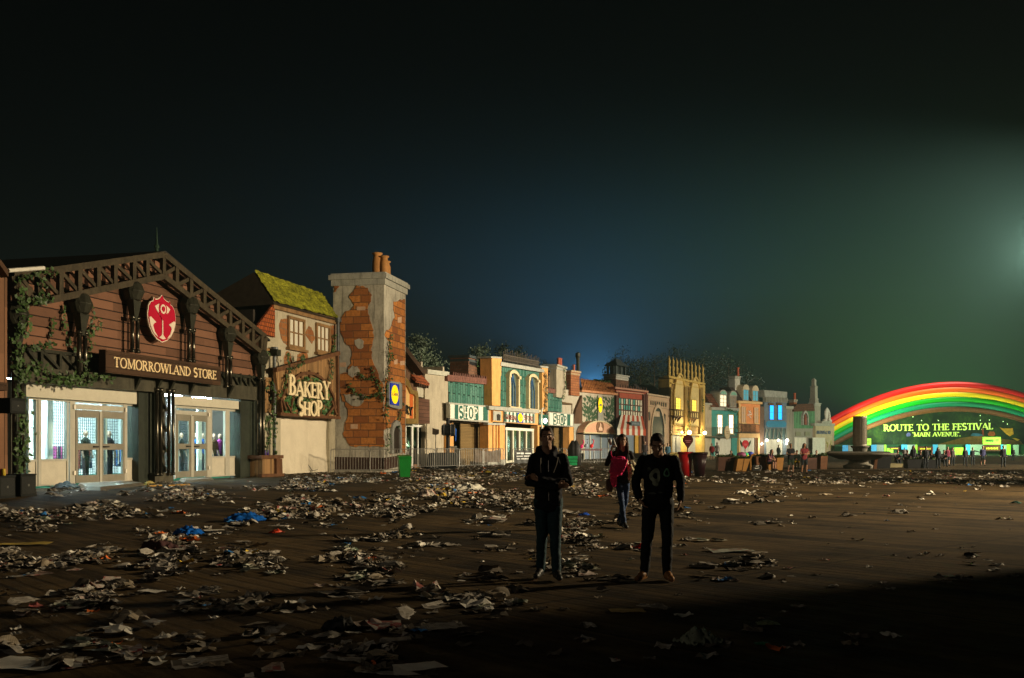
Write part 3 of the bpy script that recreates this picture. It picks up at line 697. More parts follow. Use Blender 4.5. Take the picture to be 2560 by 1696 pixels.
mb = MB(); mb.tube([(cu, -.565, cz+.40*sz), (cu, -.551, cz+.40*sz)], [su*.12, su*.12], 20); mb.build('red_pupil', M('crimson_paint', (.5, .006, .04)), r)
# ivy over the store's left end
ivy(W, 'thick ivy climbing the far left column of the timber store', [[(100, 1400), (95, 1200), (120, 1050), (90, 900), (105, 760), (95, 640), (120, 520), (100, 400), (110, 300)], [(140, 1380), (130, 1200), (145, 1080)], [(120, 880), (180, 820), (230, 790)], [(120, 480), (190, 430), (240, 400)], [(120, 520), (160, 560), (140, 620)], [(110, 700), (70, 780), (110, 840)]], .62, .26, .17, 34)
ivy(W, 'ivy trailing along the lintel above the left shopfront', [[(110, 800), (200, 800), (300, 850), (380, 860), (450, 850), (540, 855), (630, 860)], [(160, 690), (240, 685), (300, 670)], [(200, 890), (300, 880), (430, 900), (540, 870)], [(350, 880), (430, 870)], [(470, 840), (470, 760)]], .46, .16, .15, 30)
ivy(W, 'thin ivy strand with three tails on the left gable boards', [[(350, 455), (345, 520), (352, 600)], [(290, 530), (290, 590), (270, 650)], [(375, 630), (385, 690), (420, 720)]], .06, .1, .15, 26)
ivy(W, 'ivy beside the second column of the gable', [[(520, 520), (500, 600), (500, 680), (480, 760)], [(555, 540), (545, 590), (510, 620)], [(500, 460), (520, 500)]], .3, .12, .15, 28)
ivy(W, 'ivy along the left slope of the roof truss', [[(240, 300), (235, 380), (240, 420)], [(100, 300), (200, 285), (310, 265)], [(190, 440), (240, 425), (290, 410)]], .6, .14, .15, 28)

# things standing at the left edge
W0 = Wall(-60, 31.2, 1915, 'A')
r = W0.thing('plank_house', 'brown vertical plank house cut off by the left edge', 'house')
mb = MB(); W0.poly(mb, [(-140, 1500), (-140, 100), (-10, 195), (40, 270), (40, 925), (44, 1500)], -4, 0); mb.build('wall', PLANK('brown_planks', (.17, .085, .045), .3, 0, .3), r)
mb = MB(); W0.poly(mb, [(-140, 90), (-8, 183), (48, 262), (48, 300), (-10, 215), (-140, 120)], 0, .25); W0.poly(mb, [(-140, 875), (44, 890), (44, 935), (-140, 920)], 0, .12); mb.build('trim', DARKWOOD, r)
def speaker(label, p, w, d, h, z0, pole=None):
    r = thing('loudspeaker', label, 'loudspeaker', 'black loudspeakers at the store', (p.x, p.y, z0), W1.rz)
    mb = MB(); mb.box(-w/2, w/2, -d/2, d/2, 0, h); mb.box(-w/2-.01, w/2+.01, -d/2-.02, -d/2+.03, 0, .04); mb.box(-w/2-.01, w/2+.01, -d/2-.02, -d/2+.03, h-.04, h)
    mb.build('cabinet', M('black_box_paint', (.009, .010, .009), .8, .3, 2), r)
    mb = MB(); mb.box(-w*.44, w*.44, -d/2-.012, -d/2-.001, .08, h-.08); mb.build('grille', M('black_grille', (.015, .016, .015), .5, .4, 30, .3, .6, 120), r)
    mb = MB(); mb.box(-.03, .03, -d/2-.02, -d/2-.013, h*.45, h*.55); mb.build('badge', M('grey_badge', (.12, .12, .11), .4), r)
    if pole:
        mb = MB(); mb.tube([(0, 0, -z0), (0, 0, 0)], .03, 8); mb.lathe([(.35, -z0+.002), (.35, -z0+.03), (.04, -z0+.05)], n=16); mb.build('pole', IRON, r)
    return r
p = at(*cv('A', 112, 1530), 30.2); p = ground(*cv('A', 112, 1525)); speaker('black subwoofer box on the ground beneath the ivy column', Vector((p.x, p.y, 0)), .64, .6, .68, 0)
p2 = ground(*cv('A', 2, 1537)); speaker('black subwoofer box at the very left edge of the picture', Vector((p2.x-.05, p2.y, 0)), .64, .6, .67, 0)
p3 = at(*cv('A', 62, 1062), 31.6); speaker('black loudspeaker raised on a pole before the ivy column', p3, .66, .5, .48, p3.z, True)
for i, (x, c, l) in enumerate(((20, (.5, .35, .03), 'yellow beer can standing on the left subwoofer'), (4, (.25, .03, .03), 'red cup standing on the left subwoofer'))):
    mb = MB(); mb.lathe([(.05, 0), (.06, .02), (.06, .17), (.045, .2), (.04, .2)], n=14); o = mb.build('drink_can', M('can_%d' % i, c, .4), None, True)
    q = at(*cv('A', x, 1405), p2.y-.35); o.location = (q.x, q.y, .673); tag(o, l, 'drink can')
# lamp head at the right end of the store
r = W1.thing('wall_floodlight', 'dark floodlight head on the right end of the timber store', 'lamp')
u, z = W1.uz(1537, 722, .6); mb = MB(); mb.box(u-.22, u+.22, -.85, -.45, z-.16, z+.16); mb.build('housing', IRON, r); mb = MB(); mb.tube([(u-.5, -.1, z+.05), (u, -.6, z+.05)], .04, 6); mb.build('arm', IRON, r)

# ================================================================ 2 bakery
YB = W1.Yat(1455)+.2
W2 = Wall(651, YB, 1950, 'B'); W = W2
bak = W.thing('bakery_house', 'plastered bakery house under a steep mossy roof', 'house')
PLAST = M('grey_plaster', (.42, .38, .28), .85, .18, 1.3, 0, .3, 18, streak=.45)
mb = MB()
W.poly(mb, [(130, 1500), (130, 540), (228, 380), (650, 480), (650, 1470), (584, 1476), (584, 1090), (265, 1090), (265, 1500)], -.3, 0)
mb.build('wall', PLAST, bak)
mb = MB(); uA, uB = W.uz(120, 800)[0], W.uz(650, 800)[0]; mb.box(uA, uA+.2, .3, 8, 0, 8.5); mb.box(uA, uB+1, 7.8, 8, 0, 8.5); mb.box(uA, uB+1, .3, 8, 4.4, 4.5); mb.build('back_wall', M('tarred_boards', (.03, .03, .03)), bak)
e0, ez0 = W.uz(226, 352, .3); e1, ez1 = W.uz(658, 468, .3); r0, rz0 = W.uz(95, 145, -1.0); r1, rz1 = W.uz(532, 300, -1.0)
t = NT('moss_roof'); v = t.tc.outputs['Object']; nn = t.noise(v, 2.2, 6, .7); n2 = t.noise(t.mapping(v, (1, 3, 3)), 6, 5, .8)
t.color(t.mix(t.sstep(t.math('ADD', t.math('MULTIPLY', nn, .5), t.math('MULTIPLY', n2, .5)), .38, .66), (.09, .10, .008), (.50, .50, .04))); t.b.inputs['Roughness'].default_value = 1; t.bump(n2, 1, .12)
MATS['moss'] = t.m
mb = MB(); nu, nv = 40, 14; V = []
ezm = ez0
for j in range(nv+1):
    for i in range(nu+1):
        f, gq = i/nu, j/nv
        p = Vector((e0, -.3, ez0)).lerp(Vector((e1, -.3, ez1)), f).lerp(Vector((r0, 1.0, rz0)).lerp(Vector((r1, 1.0, rz1)), f), gq)
        p += Vector((0, -.06, .06))*mnoise.noise(p*2.5)+Vector((0, -.05, .05))*(abs((gq*7) % 1-.5))
        V.append(p)
fs = [(j*(nu+1)+i, j*(nu+1)+i+1, (j+1)*(nu+1)+i+1, (j+1)*(nu+1)+i) for j in range(nv) for i in range(nu)]
mb.add(V, fs); mb.build('mossy_roof', t.m, bak)
mb = MB(); mb.add([(e0, -.28, ez0-.12), (e1, -.28, ez1-.12), (r1, 1.05, rz1-.12), (r0, 1.05, rz0-.12), (e0, 5, ez0-.3), (e1+.5, 5, ez1-.3)], [(0, 1, 2, 3), (3, 2, 5, 4), (0, 3, 4), (1, 5, 2)])
mb.build('roof_underside', M('dark_rafters', (.04, .03, .02), .8), bak)
WOODB = PLANK('honey_planks', (.26, .15, .065), .19, 0, .4, .08); BEAM = M('honey_beam', (.24, .14, .06), .7, .4, 2.5, 0, .4, streak=.4)
mb = MB(); W.poly(mb, [(222, 358), (632, 462), (632, 500), (222, 396)], 0, .18); W.poly(mb, [(160, 655), (215, 660), (215, 690), (160, 685)], 0, .15); W.poly(mb, [(140, 1018), (212, 1022), (212, 1078), (140, 1074)], 0, .16); W.poly(mb, [(150, 845), (230, 850), (230, 875), (150, 870)], 0, .18); mb.build('beam', BEAM, bak)
mb = MB(); W.poly(mb, [(150, 850), (235, 855), (235, 1060), (150, 1056)], 0, .08); mb.build('plank_panel', WOODB, bak)
mb = MB(); W.poly(mb, [(108, 516), (228, 358), (229, 586), (150, 566)], .02, .14); mb.build('shingle_gable', BRICK('red_shingles', (.40, .10, .025), (.26, .06, .02), (.05, .02, .01), .22, .22, .02), bak)
mb = MB(); BR = BRICK('patch_brick', (.36, .15, .05), (.24, .085, .03), (.22, .15, .09), .75, .34, .03)
for P in ([(255, 500), (270, 465), (310, 460), (308, 640), (285, 620), (262, 570)], [(425, 560), (450, 510), (468, 520), (490, 590), (470, 628), (440, 590)], [(285, 720), (310, 670), (330, 690), (345, 760), (320, 790), (295, 775)], [(375, 700), (400, 683), (440, 690), (448, 730), (405, 760), (370, 750)], [(590, 510), (632, 500), (632, 620), (610, 690), (580, 700), (585, 600)]):
    W.poly(mb, P, 0, .015, .03)
mb.build('bare_brick', BR, bak)
def window(W, root, x0, yt, x1, yb, cols, rows, frame, pane, d=0, fw=.1, proud=.1, yt1=None, yb1=None, sill=True):
    u0, z1 = W.uz(x0, yt, d); u1, z1b = W.uz(x1, yt1 if yt1 else yt, d); _, z0 = W.uz(x0, yb, d); _, z0b = W.uz(x1, yb1 if yb1 else yb, d)
    if yt1: z1 = (z1+z1b)/2
    if yb1: z0 = (z0+z0b)/2
    mb = MB(); mb.box(u0, u0+fw, -d-proud, -d, z0, z1); mb.box(u1-fw, u1, -d-proud, -d, z0, z1); mb.box(u0+fw, u1-fw, -d-proud, -d, z1-fw, z1); mb.box(u0+fw, u1-fw, -d-proud, -d, z0, z0+fw)
    w = (u1-u0-2*fw); h = z1-z0-2*fw
    for i in range(1, cols): a = u0+fw+w*i/cols; mb.box(a-fw*.22, a+fw*.22, -d-proud*.7, -d-.02, z0+fw, z1-fw)
    for j in range(1, rows): b = z0+fw+h*j/rows; mb.box(u0+fw, u1-fw, -d-proud*.62, -d-.025, b-fw*.22, b+fw*.22)
    if sill: mb.box(u0-fw*.8, u1+fw*.8, -d-proud*2, -d, z0-fw*.9, z0-.002)
    o = mb.build('window', frame, root)
    mb = MB(); mb.box(u0+fw*.5, u1-fw*.5, -d-.022, -d-.004, z0+fw*.5, z1-fw*.5); mb.build('pane', pane, o)
    return o
WP = M('white_pane', (.62, .60, .50), .5, .1, 2, 0, 0)
window(W, bak, 306, 442, 416, 650, 3, 2, BEAM, WP, 0, .16, .12, 470, 668); window(W, bak, 490, 488, 581, 680, 3, 2, BEAM, WP, 0, .16, .12, 510, 700)
mb = MB(); nu = 60
u0, zt0 = W.uz(265, 1096, -.15); u1, _ = W.uz(585, 1096, -.15); V = []
for j in range(21):
    for i in range(nu+1):
        f = i/nu; gq = j/20; u = u0+(u1-u0)*f; z = .05+(zt0+.1-.05)*gq
        y = .15+.05*math.sin(u*3.1+gq*2)+.07*mnoise.noise(Vector((u*1.3+gq*1.2, gq*1.5, 0)))+.10*(1-gq)**4*math.sin(u*9)+.05*math.exp(-((f-.45-.15*gq)/.03)**2)
        V.append((u, y, z))
mb.add(V, [(j*(nu+1)+i, j*(nu+1)+i+1, (j+1)*(nu+1)+i+1, (j+1)*(nu+1)+i) for j in range(20) for i in range(nu)])
mb.build('curtain', M('cream_cloth', (.66, .60, .47), .85, .08, 1, 0, .08), bak, True)
mb = MB()
for x, ya, yb in ((224, 668, 1365), (642, 475, 1100)):
    u, z1 = W.uz(x, ya, .3); _, z0 = W.uz(x, yb, .3); mb.tube([(u, -.3, z0), (u, -.3, z1)], .09, 10); mb.tube([(u, -.3, z1-.1), (u, -.3, z1+.15)], .2, 10)
    for k in (.25, .6): zz = z0+(z1-z0)*k; mb.tube([(u, -.3, zz), (u, -.3, zz+.15)], .13, 10)
mb.build('downpipe', M('zinc_pipe', (.13, .14, .14), .4, .4, 3, .6, .1), bak)
r = W.thing('wooden_counter', 'small plank counter left of the bakery curtain', 'counter')
mb = MB(); W.poly(mb, [(145, 1376), (262, 1376), (262, 1495), (145, 1500)], .1, .75); mb.build('front', WOODB, r)
mb = MB(); W.poly(mb, [(142, 1356), (285, 1354), (285, 1376), (142, 1380)], .05, .85); W.poly(mb, [(240, 1378), (276, 1378), (280, 1492), (240, 1494)], .75, .9); W.poly(mb, [(142, 1478), (290, 1474), (290, 1496), (142, 1500)], .75, .95); mb.build('top', M('brown_timber', (.12, .055, .025), .6, .4, 3, 0, .3), r)
for i, x in enumerate((163, 180)):
    u, z = W.uz(x, 1356, .5); mb = MB(); mb.lathe([(.05, 0), (.06, .02), (.06, .22), (.035, .27)], n=12); o = mb.build('drink_can', M('violet_can', (.06, .03, .2), .3), None, True); o.location = W.world(u, -.5, W.uz(x, 1356, .85)[1]+.0); tag(o, ['left one of two violet cans on the plank counter', 'right one of two violet cans on the plank counter'][i], 'drink can', 'violet cans')
# bakery sign
r = W.thing('bakery_sign', 'wooden panel sign reading BAKERY SHOP over painted foliage', 'sign')
mb = MB(); W.poly(mb, [(234, 800), (640, 690), (645, 1108), (262, 1082)], .32, .5); mb.build('panel', WOODB, r)
mb = MB()
bar(W, mb, (230, 798), (645, 688), .6, .22, .2); bar(W, mb, (255, 1086), (648, 1112), .6, .16, .2); bar(W, mb, (636, 700), (640, 1105), .58, .16, .15)
bar(W, mb, (275, 985), (300, 1060), .6, .14); bar(W, mb, (310, 895), (265, 1000), .6, .12); bar(W, mb, (265, 1000), (275, 1075), .6, .12); bar(W, mb, (310, 895), (296, 880), .6, .1)
bar(W, mb, (300, 1010), (335, 1075), .62, .1); bar(W, mb, (345, 985), (330, 1070), .62, .1); bar(W, mb, (600, 1000), (630, 1090), .62, .16); bar(W, mb, (610, 1040), (565, 1100), .62, .14)
AR = [(345, 870), (380, 835), (430, 818), (480, 822), (530, 850), (575, 900), (610, 970), (625, 1050)]
for a, b in zip(AR, AR[1:]): bar(W, mb, a, b, .6, .16)
for a, b in (((455, 800), (455, 1000)), ((400, 810), (400, 850)), ((510, 815), (510, 850))): bar(W, mb, a, b, .57, .13)
mb.build('timber_frame', M('brown_timber', (.12, .055, .025)), r)
mb = MB()
for i in range(900):
    a = random.random()*PI; rr = math.sqrt(random.random())
    x = 450+math.cos(a)*165*rr; y = 1085-math.sin(a)*240*rr
    u, z = W.uz(x, y, .55); leaf(mb, (u, -.53-random.random()*.06, z), .17, Vector((0, -1, 0)))
mb.build('painted_foliage', LEAF('green_foliage', (.05, .13, .04), .8), r)
mb = MB()
u0, z0 = W.uz(322, 958, .8); u1, z1 = W.uz(590, 995, .8); hh = W.uz(322, 828, .8)[1]-z0
word(mb, 'BAKERY', u0, z0, u1-u0, hh*.86, -.8, .08, 1.35, 1, (z1-z0)/(u1-u0), [1.16, .84, .88, .92, .96, 1.12])
u0, z0 = W.uz(385, 1090, .8); u1, z1 = W.uz(540, 1100, .8); hh = W.uz(385, 985, .8)[1]-z0
word(mb, 'SHOP', u0, z0, u1-u0, hh, -.8, .08, 1.35, 1, (z1-z0)/(u1-u0), [1.05, .82, .9, 1.0])
mb.build('lettering', M('cream_letters', (.78, .66, .42), .5, .06, 1, 0, 0), r)
IL = LEAF('ivy_leaf', (.045, .085, .025))
ivy(W, 'ivy winding around the left downpipe of the bakery', [[(225, 1360), (215, 1250), (230, 1150), (210, 1080), (225, 960), (200, 900), (190, 860)], [(150, 1330), (185, 1260), (190, 1200), (210, 1120)], [(155, 1200), (165, 1130), (200, 1100)], [(150, 930), (190, 905)], [(165, 700), (205, 690)]], .42, .16, .17, 24)
ivy(W, 'ivy climbing over the top edge of the bakery sign', [[(320, 760), (310, 690), (300, 720)], [(300, 790), (340, 790), (400, 760), (410, 700), (390, 720)], [(590, 720), (600, 790), (590, 850), (570, 870)], [(250, 980), (280, 930), (300, 850), (320, 800)]], .66, .13, .16, 24)
ivy(W, 'short ivy strand beside the right upper window of the bakery', [[(625, 570), (607, 575), (610, 640), (600, 685)], [(590, 690), (630, 690)]], .1, .12, .16, 24)

# ================================================================ 3 tower
W3 = Wall(960, 58.6, 1815, 'B')     # its right hand side runs along the street
k3 = W3.k; N3 = W3.N
tow = W3.thing('chimney_tower', 'tall plastered chimney tower with broken patches of orange brick', 'tower')
# width of the face towards us
r_ = (833-1280)/F; o_ = W3.o
# point on left: o + s*(-1, k)/N ... solve ray
s_ = (r_*o_[1]-o_[0])/(-1/N3-r_*k3/N3); TW = s_; TL = W3.uz(1082, 500)[0]
ZT = W3.uz(940, 200)[1]
class Face:      # front face of the tower: px -> (y local, z)
    def __init__(s, off=0): s.off = off
    def yz(s, x, y, d=0):
        px, py = cv('B', x, y); rr = (px-1280)/F; ox, oy = W3.o[0]-d*k3/N3, W3.o[1]-d/N3
        q = (rr*oy-ox)/(-1/N3-rr*k3/N3); Y = oy+q*k3/N3
        return q, CH+(HZ-py)/F*Y
FF = Face()
def fpoly(mb, pts, d0, d1):      # extrude along -x local
    P = [FF.yz(x, y, d1) for x, y in pts]; P = rag(P, .15, .035) if len(P) > 4 else P; n = len(P)
    mb.add([(-d1, a, b) for a, b in P]+[(-d0, a, b) for a, b in P], [tuple(range(n)), tuple(range(2*n-1, n-1, -1))]+[(i, (i+1) % n, n+(i+1) % n, n+i) for i in range(n)])
TP = M('tower_plaster', (.40, .38, .32), .85, .35, .9, 0, .4, 14, streak=.8)
mb = MB(); mb.box(0, TL, 0, TW, 0, ZT); mb.build('wall', TP, tow)
mb = MB(); o = .22; mb.box(-.1, TL+.1, -.1, TW+.1, ZT-.35, ZT+.004); mb.box(-o, TL+o, -o, TW+o, ZT, ZT+.28); mb.box(-o+.1, TL+o-.1, -o+.1, TW+o-.1, ZT+.28, ZT+.38); mb.build('cornice', M('cornice_stone', (.33, .33, .29), .8, .25, 2, 0, .4, 10, streak=.5), tow)
TBR = BRICK('tower_brick', (.56, .22, .055), (.24, .08, .03), (.13, .07, .04), .95, .42, .028, var=.6)
mb = MB()
fpoly(mb, [(765, 250), (800, 248), (835, 262), (856, 310), (856, 350), (835, 395), (838, 430), (850, 480), (868, 520), (875, 570), (868, 620), (858, 660), (862, 720), (880, 780), (905, 830), (925, 880), (935, 960), (938, 1080), (942, 1300), (720, 1298), (700, 1270), (672, 1220), (680, 1180), (700, 1120), (705, 1060), (685, 1010), (655, 960), (650, 900), (648, 830), (700, 810), (735, 700), (730, 660), (700, 630), (672, 580), (652, 520), (660, 460), (690, 420), (740, 395), (750, 375), (730, 345), (712, 330), (735, 290)], -.05, .03)
fpoly(mb, [(612, 200), (640, 205), (648, 235), (625, 285), (614, 290)], -.05, .03)
def wpoly(W, mb, pts, d0, d1, r_=0): W.poly(mb, pts, d0, d1, r_)
wpoly(W3, mb, [(1004, 355), (1080, 336), (1080, 1340), (985, 1345), (985, 1180), (945, 1180), (945, 1060), (948, 860), (970, 840), (975, 620), (947, 570), (950, 545), (985, 530), (1000, 470), (1015, 460), (1005, 400)], 0, .03, .035)
mb.build('bare_brick', TBR, tow)
mb = MB()
for P in ([(752, 610), (775, 590), (805, 605), (808, 645), (790, 662), (765, 660), (752, 640)], [(710, 800), (730, 770), (765, 775), (785, 800), (770, 840), (735, 848), (712, 830)], [(680, 960), (760, 950), (812, 970), (808, 1010), (780, 1038), (730, 1035), (700, 1010)]): fpoly(mb, P, .03, .05)
mb.build('plaster_island', TP, tow)
mb = MB()
for P in ([(762, 385), (818, 383), (818, 408), (762, 408)], [(722, 1152), (768, 1152), (768, 1182), (722, 1182)], [(652, 750), (692, 748), (692, 778), (652, 778)]): fpoly(mb, P, .03, .055)
for P in ([(1008, 730), (1030, 728), (1030, 760), (1008, 762)], [(1048, 740), (1075, 738), (1075, 765), (1048, 768)], [(1032, 455), (1056, 450), (1056, 490), (1032, 488)]): W3.poly(mb, P, .03, .06)
mb.build('pale_brick', M('pale_brick', (.55, .36, .24), .8, .2, 3, 0, .3), tow)
mb = MB(); fpoly(mb, [(612, 1366), (944, 1372), (944, 1452), (612, 1448)], .03, .07); W3.poly(mb, [(944, 1372), (1080, 1352), (1080, 1420), (944, 1452)], .03, .07); mb.build('plinth', M('dark_plinth', (.05, .025, .018), .8, .3, 2, 0, .3), tow)
W3.box(MB(), 0, 0, 0, 1, 0, 0)
mb = MB(); P = [W3.uz(x, y, .05) for x, y in ((985, 1345), (985, 1190), (992, 1150), (1012, 1125), (1035, 1135), (1048, 1180), (1048, 1340))]; Q = [W3.uz(x, y, .05) for x, y in ((995, 1345), (995, 1210), (1000, 1180), (1013, 1162), (1028, 1170), (1038, 1200), (1038, 1340))]
mb.ring(P, Q, -.16, -.02); mb.build('arch_surround', M('arch_stone', (.25, .26, .25), .8), tow)
mb = MB(); mb.poly(Q, -.06, -.03); mb.build('arched_door', M('arch_door', (.03, .02, .015), .7), tow)
mb = MB()
pots = [((878, 150), 130, .30), ((925, 152), 108, .27), ((970, 165), 92, .26)]
for (x, y), h, rr in pots:
    q, z = FF.yz(x, y); hh = (h+6)*.38256/F*59; xx = .5
    if x > 940: xx = 1.4; q = .35
    prof = [(rr*.85, 0), (rr, .12), (rr, hh*.6), (rr*.75, hh*.8), (rr*.7, hh*.88), (rr*1.05, hh*.95), (rr*1.05, hh), (rr*.5, hh)]
    mb = MB(); mb.lathe(prof, (xx, q, ZT+.38), 18); mb.build('chimney_pot', M('terracotta', (.40, .19, .06), .7, .3, 3, 0, .2), tow, True)
def fivy(label, paths, d=.08, width=.2, size=.16, dens=24):
    root = W3.thing('climbing_ivy', label, 'plant', 'climbing ivy on the fronts'); lm = MB(); sm = MB()
    for pts in paths:
        P = [FF.yz(x, y, d) for x, y in pts]
        sm.tube([(-d, a, b) for a, b in P], .02, 5)
        for a, b in zip(P, P[1:]):
            L = math.hypot(b[0]-a[0], b[1]-a[1]); n = max(1, int(L*dens))
            for i in range(n):
                f = (i+.5)/n; wv = width*(.4+.8*abs(math.sin(f*6+L*3)))
                leaf(lm, (-d-random.random()*.15, a[0]+(b[0]-a[0])*f+random.gauss(0, wv*.5), a[1]+(b[1]-a[1])*f+random.gauss(0, wv*.5)), size, Vector((-1, 0, .3)))
    lm.build('leaves', IL, root); sm.build('stem', M('ivy_stem', (.06, .04, .02)), root)
fivy('ivy creeping in hooks over the broad brick face of the tower', [[(935, 985), (900, 950), (870, 975), (800, 965), (740, 940), (705, 895)], [(915, 940), (900, 880), (870, 830), (860, 780)], [(870, 860), (810, 855), (770, 815)], [(940, 1000), (920, 930)]])
ivy(W3, 'tall ivy strand climbing the corner of the tower', [[(960, 1370), (965, 1200), (950, 1080), (965, 960), (950, 860), (975, 760), (965, 680), (985, 580)], [(960, 980), (985, 900), (975, 840)], [(1000, 700), (970, 720)], [(1030, 1180), (1040, 1080), (1060, 1020)]], .1, .3, .17, 22)
r = W3.thing('discount_shop_sign', 'blue square sign with a yellow disc on the tower side', 'sign')
mb = MB(); W3.poly(mb, [(975, 885), (985, 872), (1050, 880), (1060, 895), (1060, 1050), (1040, 1055), (985, 1040), (975, 1030)], .1, .25); mb.build('surround', M('arch_stone', (.25, .26, .25)), r)
mb = MB(); W3.poly(mb, [(987, 882), (1041, 892), (1041, 1032), (987, 1022)], .25, .33); mb.build('blue_square', EM('sign_blue', (.01, .03, .35), .25), r)
cu, cz = W3.uz(1014, 958, .36); ru = (W3.uz(1039, 958, .36)[0]-W3.uz(990, 958, .36)[0])/2; rz = (W3.uz(1014, 895, .36)[1]-W3.uz(1014, 1022, .36)[1])/2
def disc(mb, cu, cz, a, b, y, th, n=32): mb.poly([(cu+a*math.cos(2*PI*i/n), cz+b*math.sin(2*PI*i/n)) for i in range(n)], y, y+th)
mb = MB(); disc(mb, cu, cz, ru*.93, rz*.97, -.355, .01); mb.build('yellow_disc', EM('sign_yellow', (1, .72, 0), .5), r)
mb = MB(); word(mb, 'L', cu-ru*.75, cz-rz*.13, ru*.4, rz*.26, -.375, .015, 1.4); word(mb, 'DL', cu+ru*.0, cz-rz*.13, ru*.8, rz*.26, -.375, .015, 1.4)
mb.m(1).box(cu-ru*.26, cu-ru*.08, -.375, -.36, cz-rz*.12, cz+rz*.08); mb.box(cu-ru*.25, cu-ru*.09, -.375, -.36, cz+rz*.22, cz+rz*.28)
mb.build('lettering', [M('logo_blue', (.01, .03, .3), .5, .02), M('logo_red', (.6, .01, .01), .5, .02)], r)
# ================================================================ 4 second bakery with the scalloped sign
e2 = W2.Yat(1078)          # the street line goes on behind the tower
W4 = Wall(1012, 66.5, 1980, 'N'); W = W4
r4 = W.thing('timber_gable_house', 'house with a dark plank gable and red tiled side roof behind the tower', 'house')
mb = MB(); W.poly(mb, [(500, 1400), (500, -160), (560, -130), (770, 180), (745, 330), (745, 838), (560, 838), (560, 1400)], -.3, 0); mb.build('plank_wall', PLANK('dark_brown_planks', (.10, .05, .025), .3, 0, .3), r4)
mb = MB(); bar(W, mb, (540, -150), (790, 172), .5, .35, .6); mb.build('barge_board', DARKWOOD, r4)
RT = BRICK('red_tiles', (.42, .11, .035), (.26, .06, .02), (.06, .02, .01), .3, .26, .03, zscale=1)
mb = MB(); a = W.uz(690, -15, .0); b = W.uz(850, 10, .0); c = W.uz(912, 312, .5); d = W.uz(742, 262, .5)
mb.add([(a[0], 1.2, a[1]), (b[0], 1.2, b[1]), (c[0], -.5, c[1]), (d[0], -.5, d[1]), (a[0], 1.4, a[1]-.1), (b[0], 1.4, b[1]-.1), (c[0], -.4, c[1]-.15), (d[0], -.4, d[1]-.15)], [(0, 3, 2, 1), (4, 5, 6, 7), (0, 1, 5, 4), (3, 7, 6, 2), (1, 2, 6, 5), (0, 4, 7, 3)])
mb.build('tiled_roof', RT, r4)
mb = MB()
for i in range(5):
    x = 762+i*29; u, z = W.uz(x, 300+i*6, .3); mb.box(u-.07, u+.07, -.4, 0, z-.25, z)
mb.build('rafter_ends', DARKWOOD, r4)
mb = MB(); W.poly(mb, [(745, 290), (900, 320), (900, 505), (745, 480)], -.3, -.02); uA, uB = W.uz(500, 800)[0], W.uz(900, 800)[0]; mb.box(uA, uB, 5.8, 6, 0, 7.5); mb.box(uA-.2, uA, .3, 6, 0, 8); mb.box(uA, uB, .3, 5.8, 3.9, 4); mb.build('plaster_wall', PLAST, r4)
mb = MB(); W.poly(mb, [(760, 495), (910, 520), (912, 835), (760, 838)], .0, 1.1); mb.build('brown_canopy', PLANK('canopy_planks', (.11, .05, .03), .25, 2, .2), r4)
FR = MB()
for x0, x1 in ((583, 592), (662, 684), (742, 752), (820, 830)):
    u0, u1 = W.uz(x0, 900, -.2)[0], W.uz(x1, 900, -.2)[0]; FR.box(u0, u1, .12, .26, .05, W.uz(x0, 842, -.2)[1])
u0, z1 = W.uz(583, 842, -.2); u1, _ = W.uz(850, 842, -.2); FR.box(u0, u1, .1, .28, z1-.15, z1)
FR.build('window_frame', M('white_aluminium', (.66, .64, .56), .4, .1), r4)
mb = MB(); mb.box(u0, u1, .19, .2, .3, z1-.15); mb.build('window_pane', GLASS('dim_glass', (.35, .4, .38), .05), r4)
mb = MB(); mb.box(u0, u1, .15, .24, .05, .3); mb.build('plinth', M('brown_paint', (.2, .1, .05)), r4)
mb = MB(); a, z = W.uz(665, 1310, .1); b, _ = W.uz(760, 1310, .1); mb.box(a, b, 1.2, 2, 0, z); o = W.thing('white_crate', 'white crate stacked behind the glass of the timber gable house', 'crate'); mb.build('box', M('white_crate', (.7, .68, .6)), o); mb = MB(); mb.box(a, b, 1.25, 1.95, z+.003, z+.45); mb.build('dark_lid', M('blue_print', (.1, .1, .2)), o)
r = W.thing('striped_bakery_sign', 'gold framed orange striped sign ending in the letters RY', 'sign')
O_ = [(440, 832), (440, 420), (500, 330), (555, 215), (590, 215), (645, 280), (668, 350), (690, 395), (755, 410), (765, 470), (765, 838)]
I_ = [(460, 760), (460, 440), (515, 360), (560, 300), (590, 320), (625, 350), (650, 400), (665, 440), (715, 455), (728, 480), (728, 768)]
mb = MB(); P = [W.uz(x, y, 1.25) for x, y in O_]; Q = [W.uz(x, y, 1.25) for x, y in I_]; mb.ring(P, Q, -1.25, -.95); mb.build('gold_frame', M('dull_gold', (.34, .21, .06), .5, .35, 3, .3, .2, streak=.3), r)
mb = MB(); mb.poly(Q, -1.12, -1.0); mb.build('striped_face', STRIPE('orange_stripe', (.95, .62, .25), (.75, .16, .03), .62, .1), r)
mb = MB(); u1, z0 = W.uz(692, 715, 1.2); u0, _ = W.uz(597, 668, 1.2); hh = (W.uz(597, 555, 1.2)[1]-W.uz(597, 668, 1.2)[1]); kk = (u1-u0)/word_w('RY'); ww = word_w('BAKERY')*kk
word(mb, 'BAKERY', u1-ww, z0+.35, ww, hh, -1.2, .05, 1.3, 1, -.14); mb.build('lettering', M('black_letters', (.02, .015, .012), .5), r)
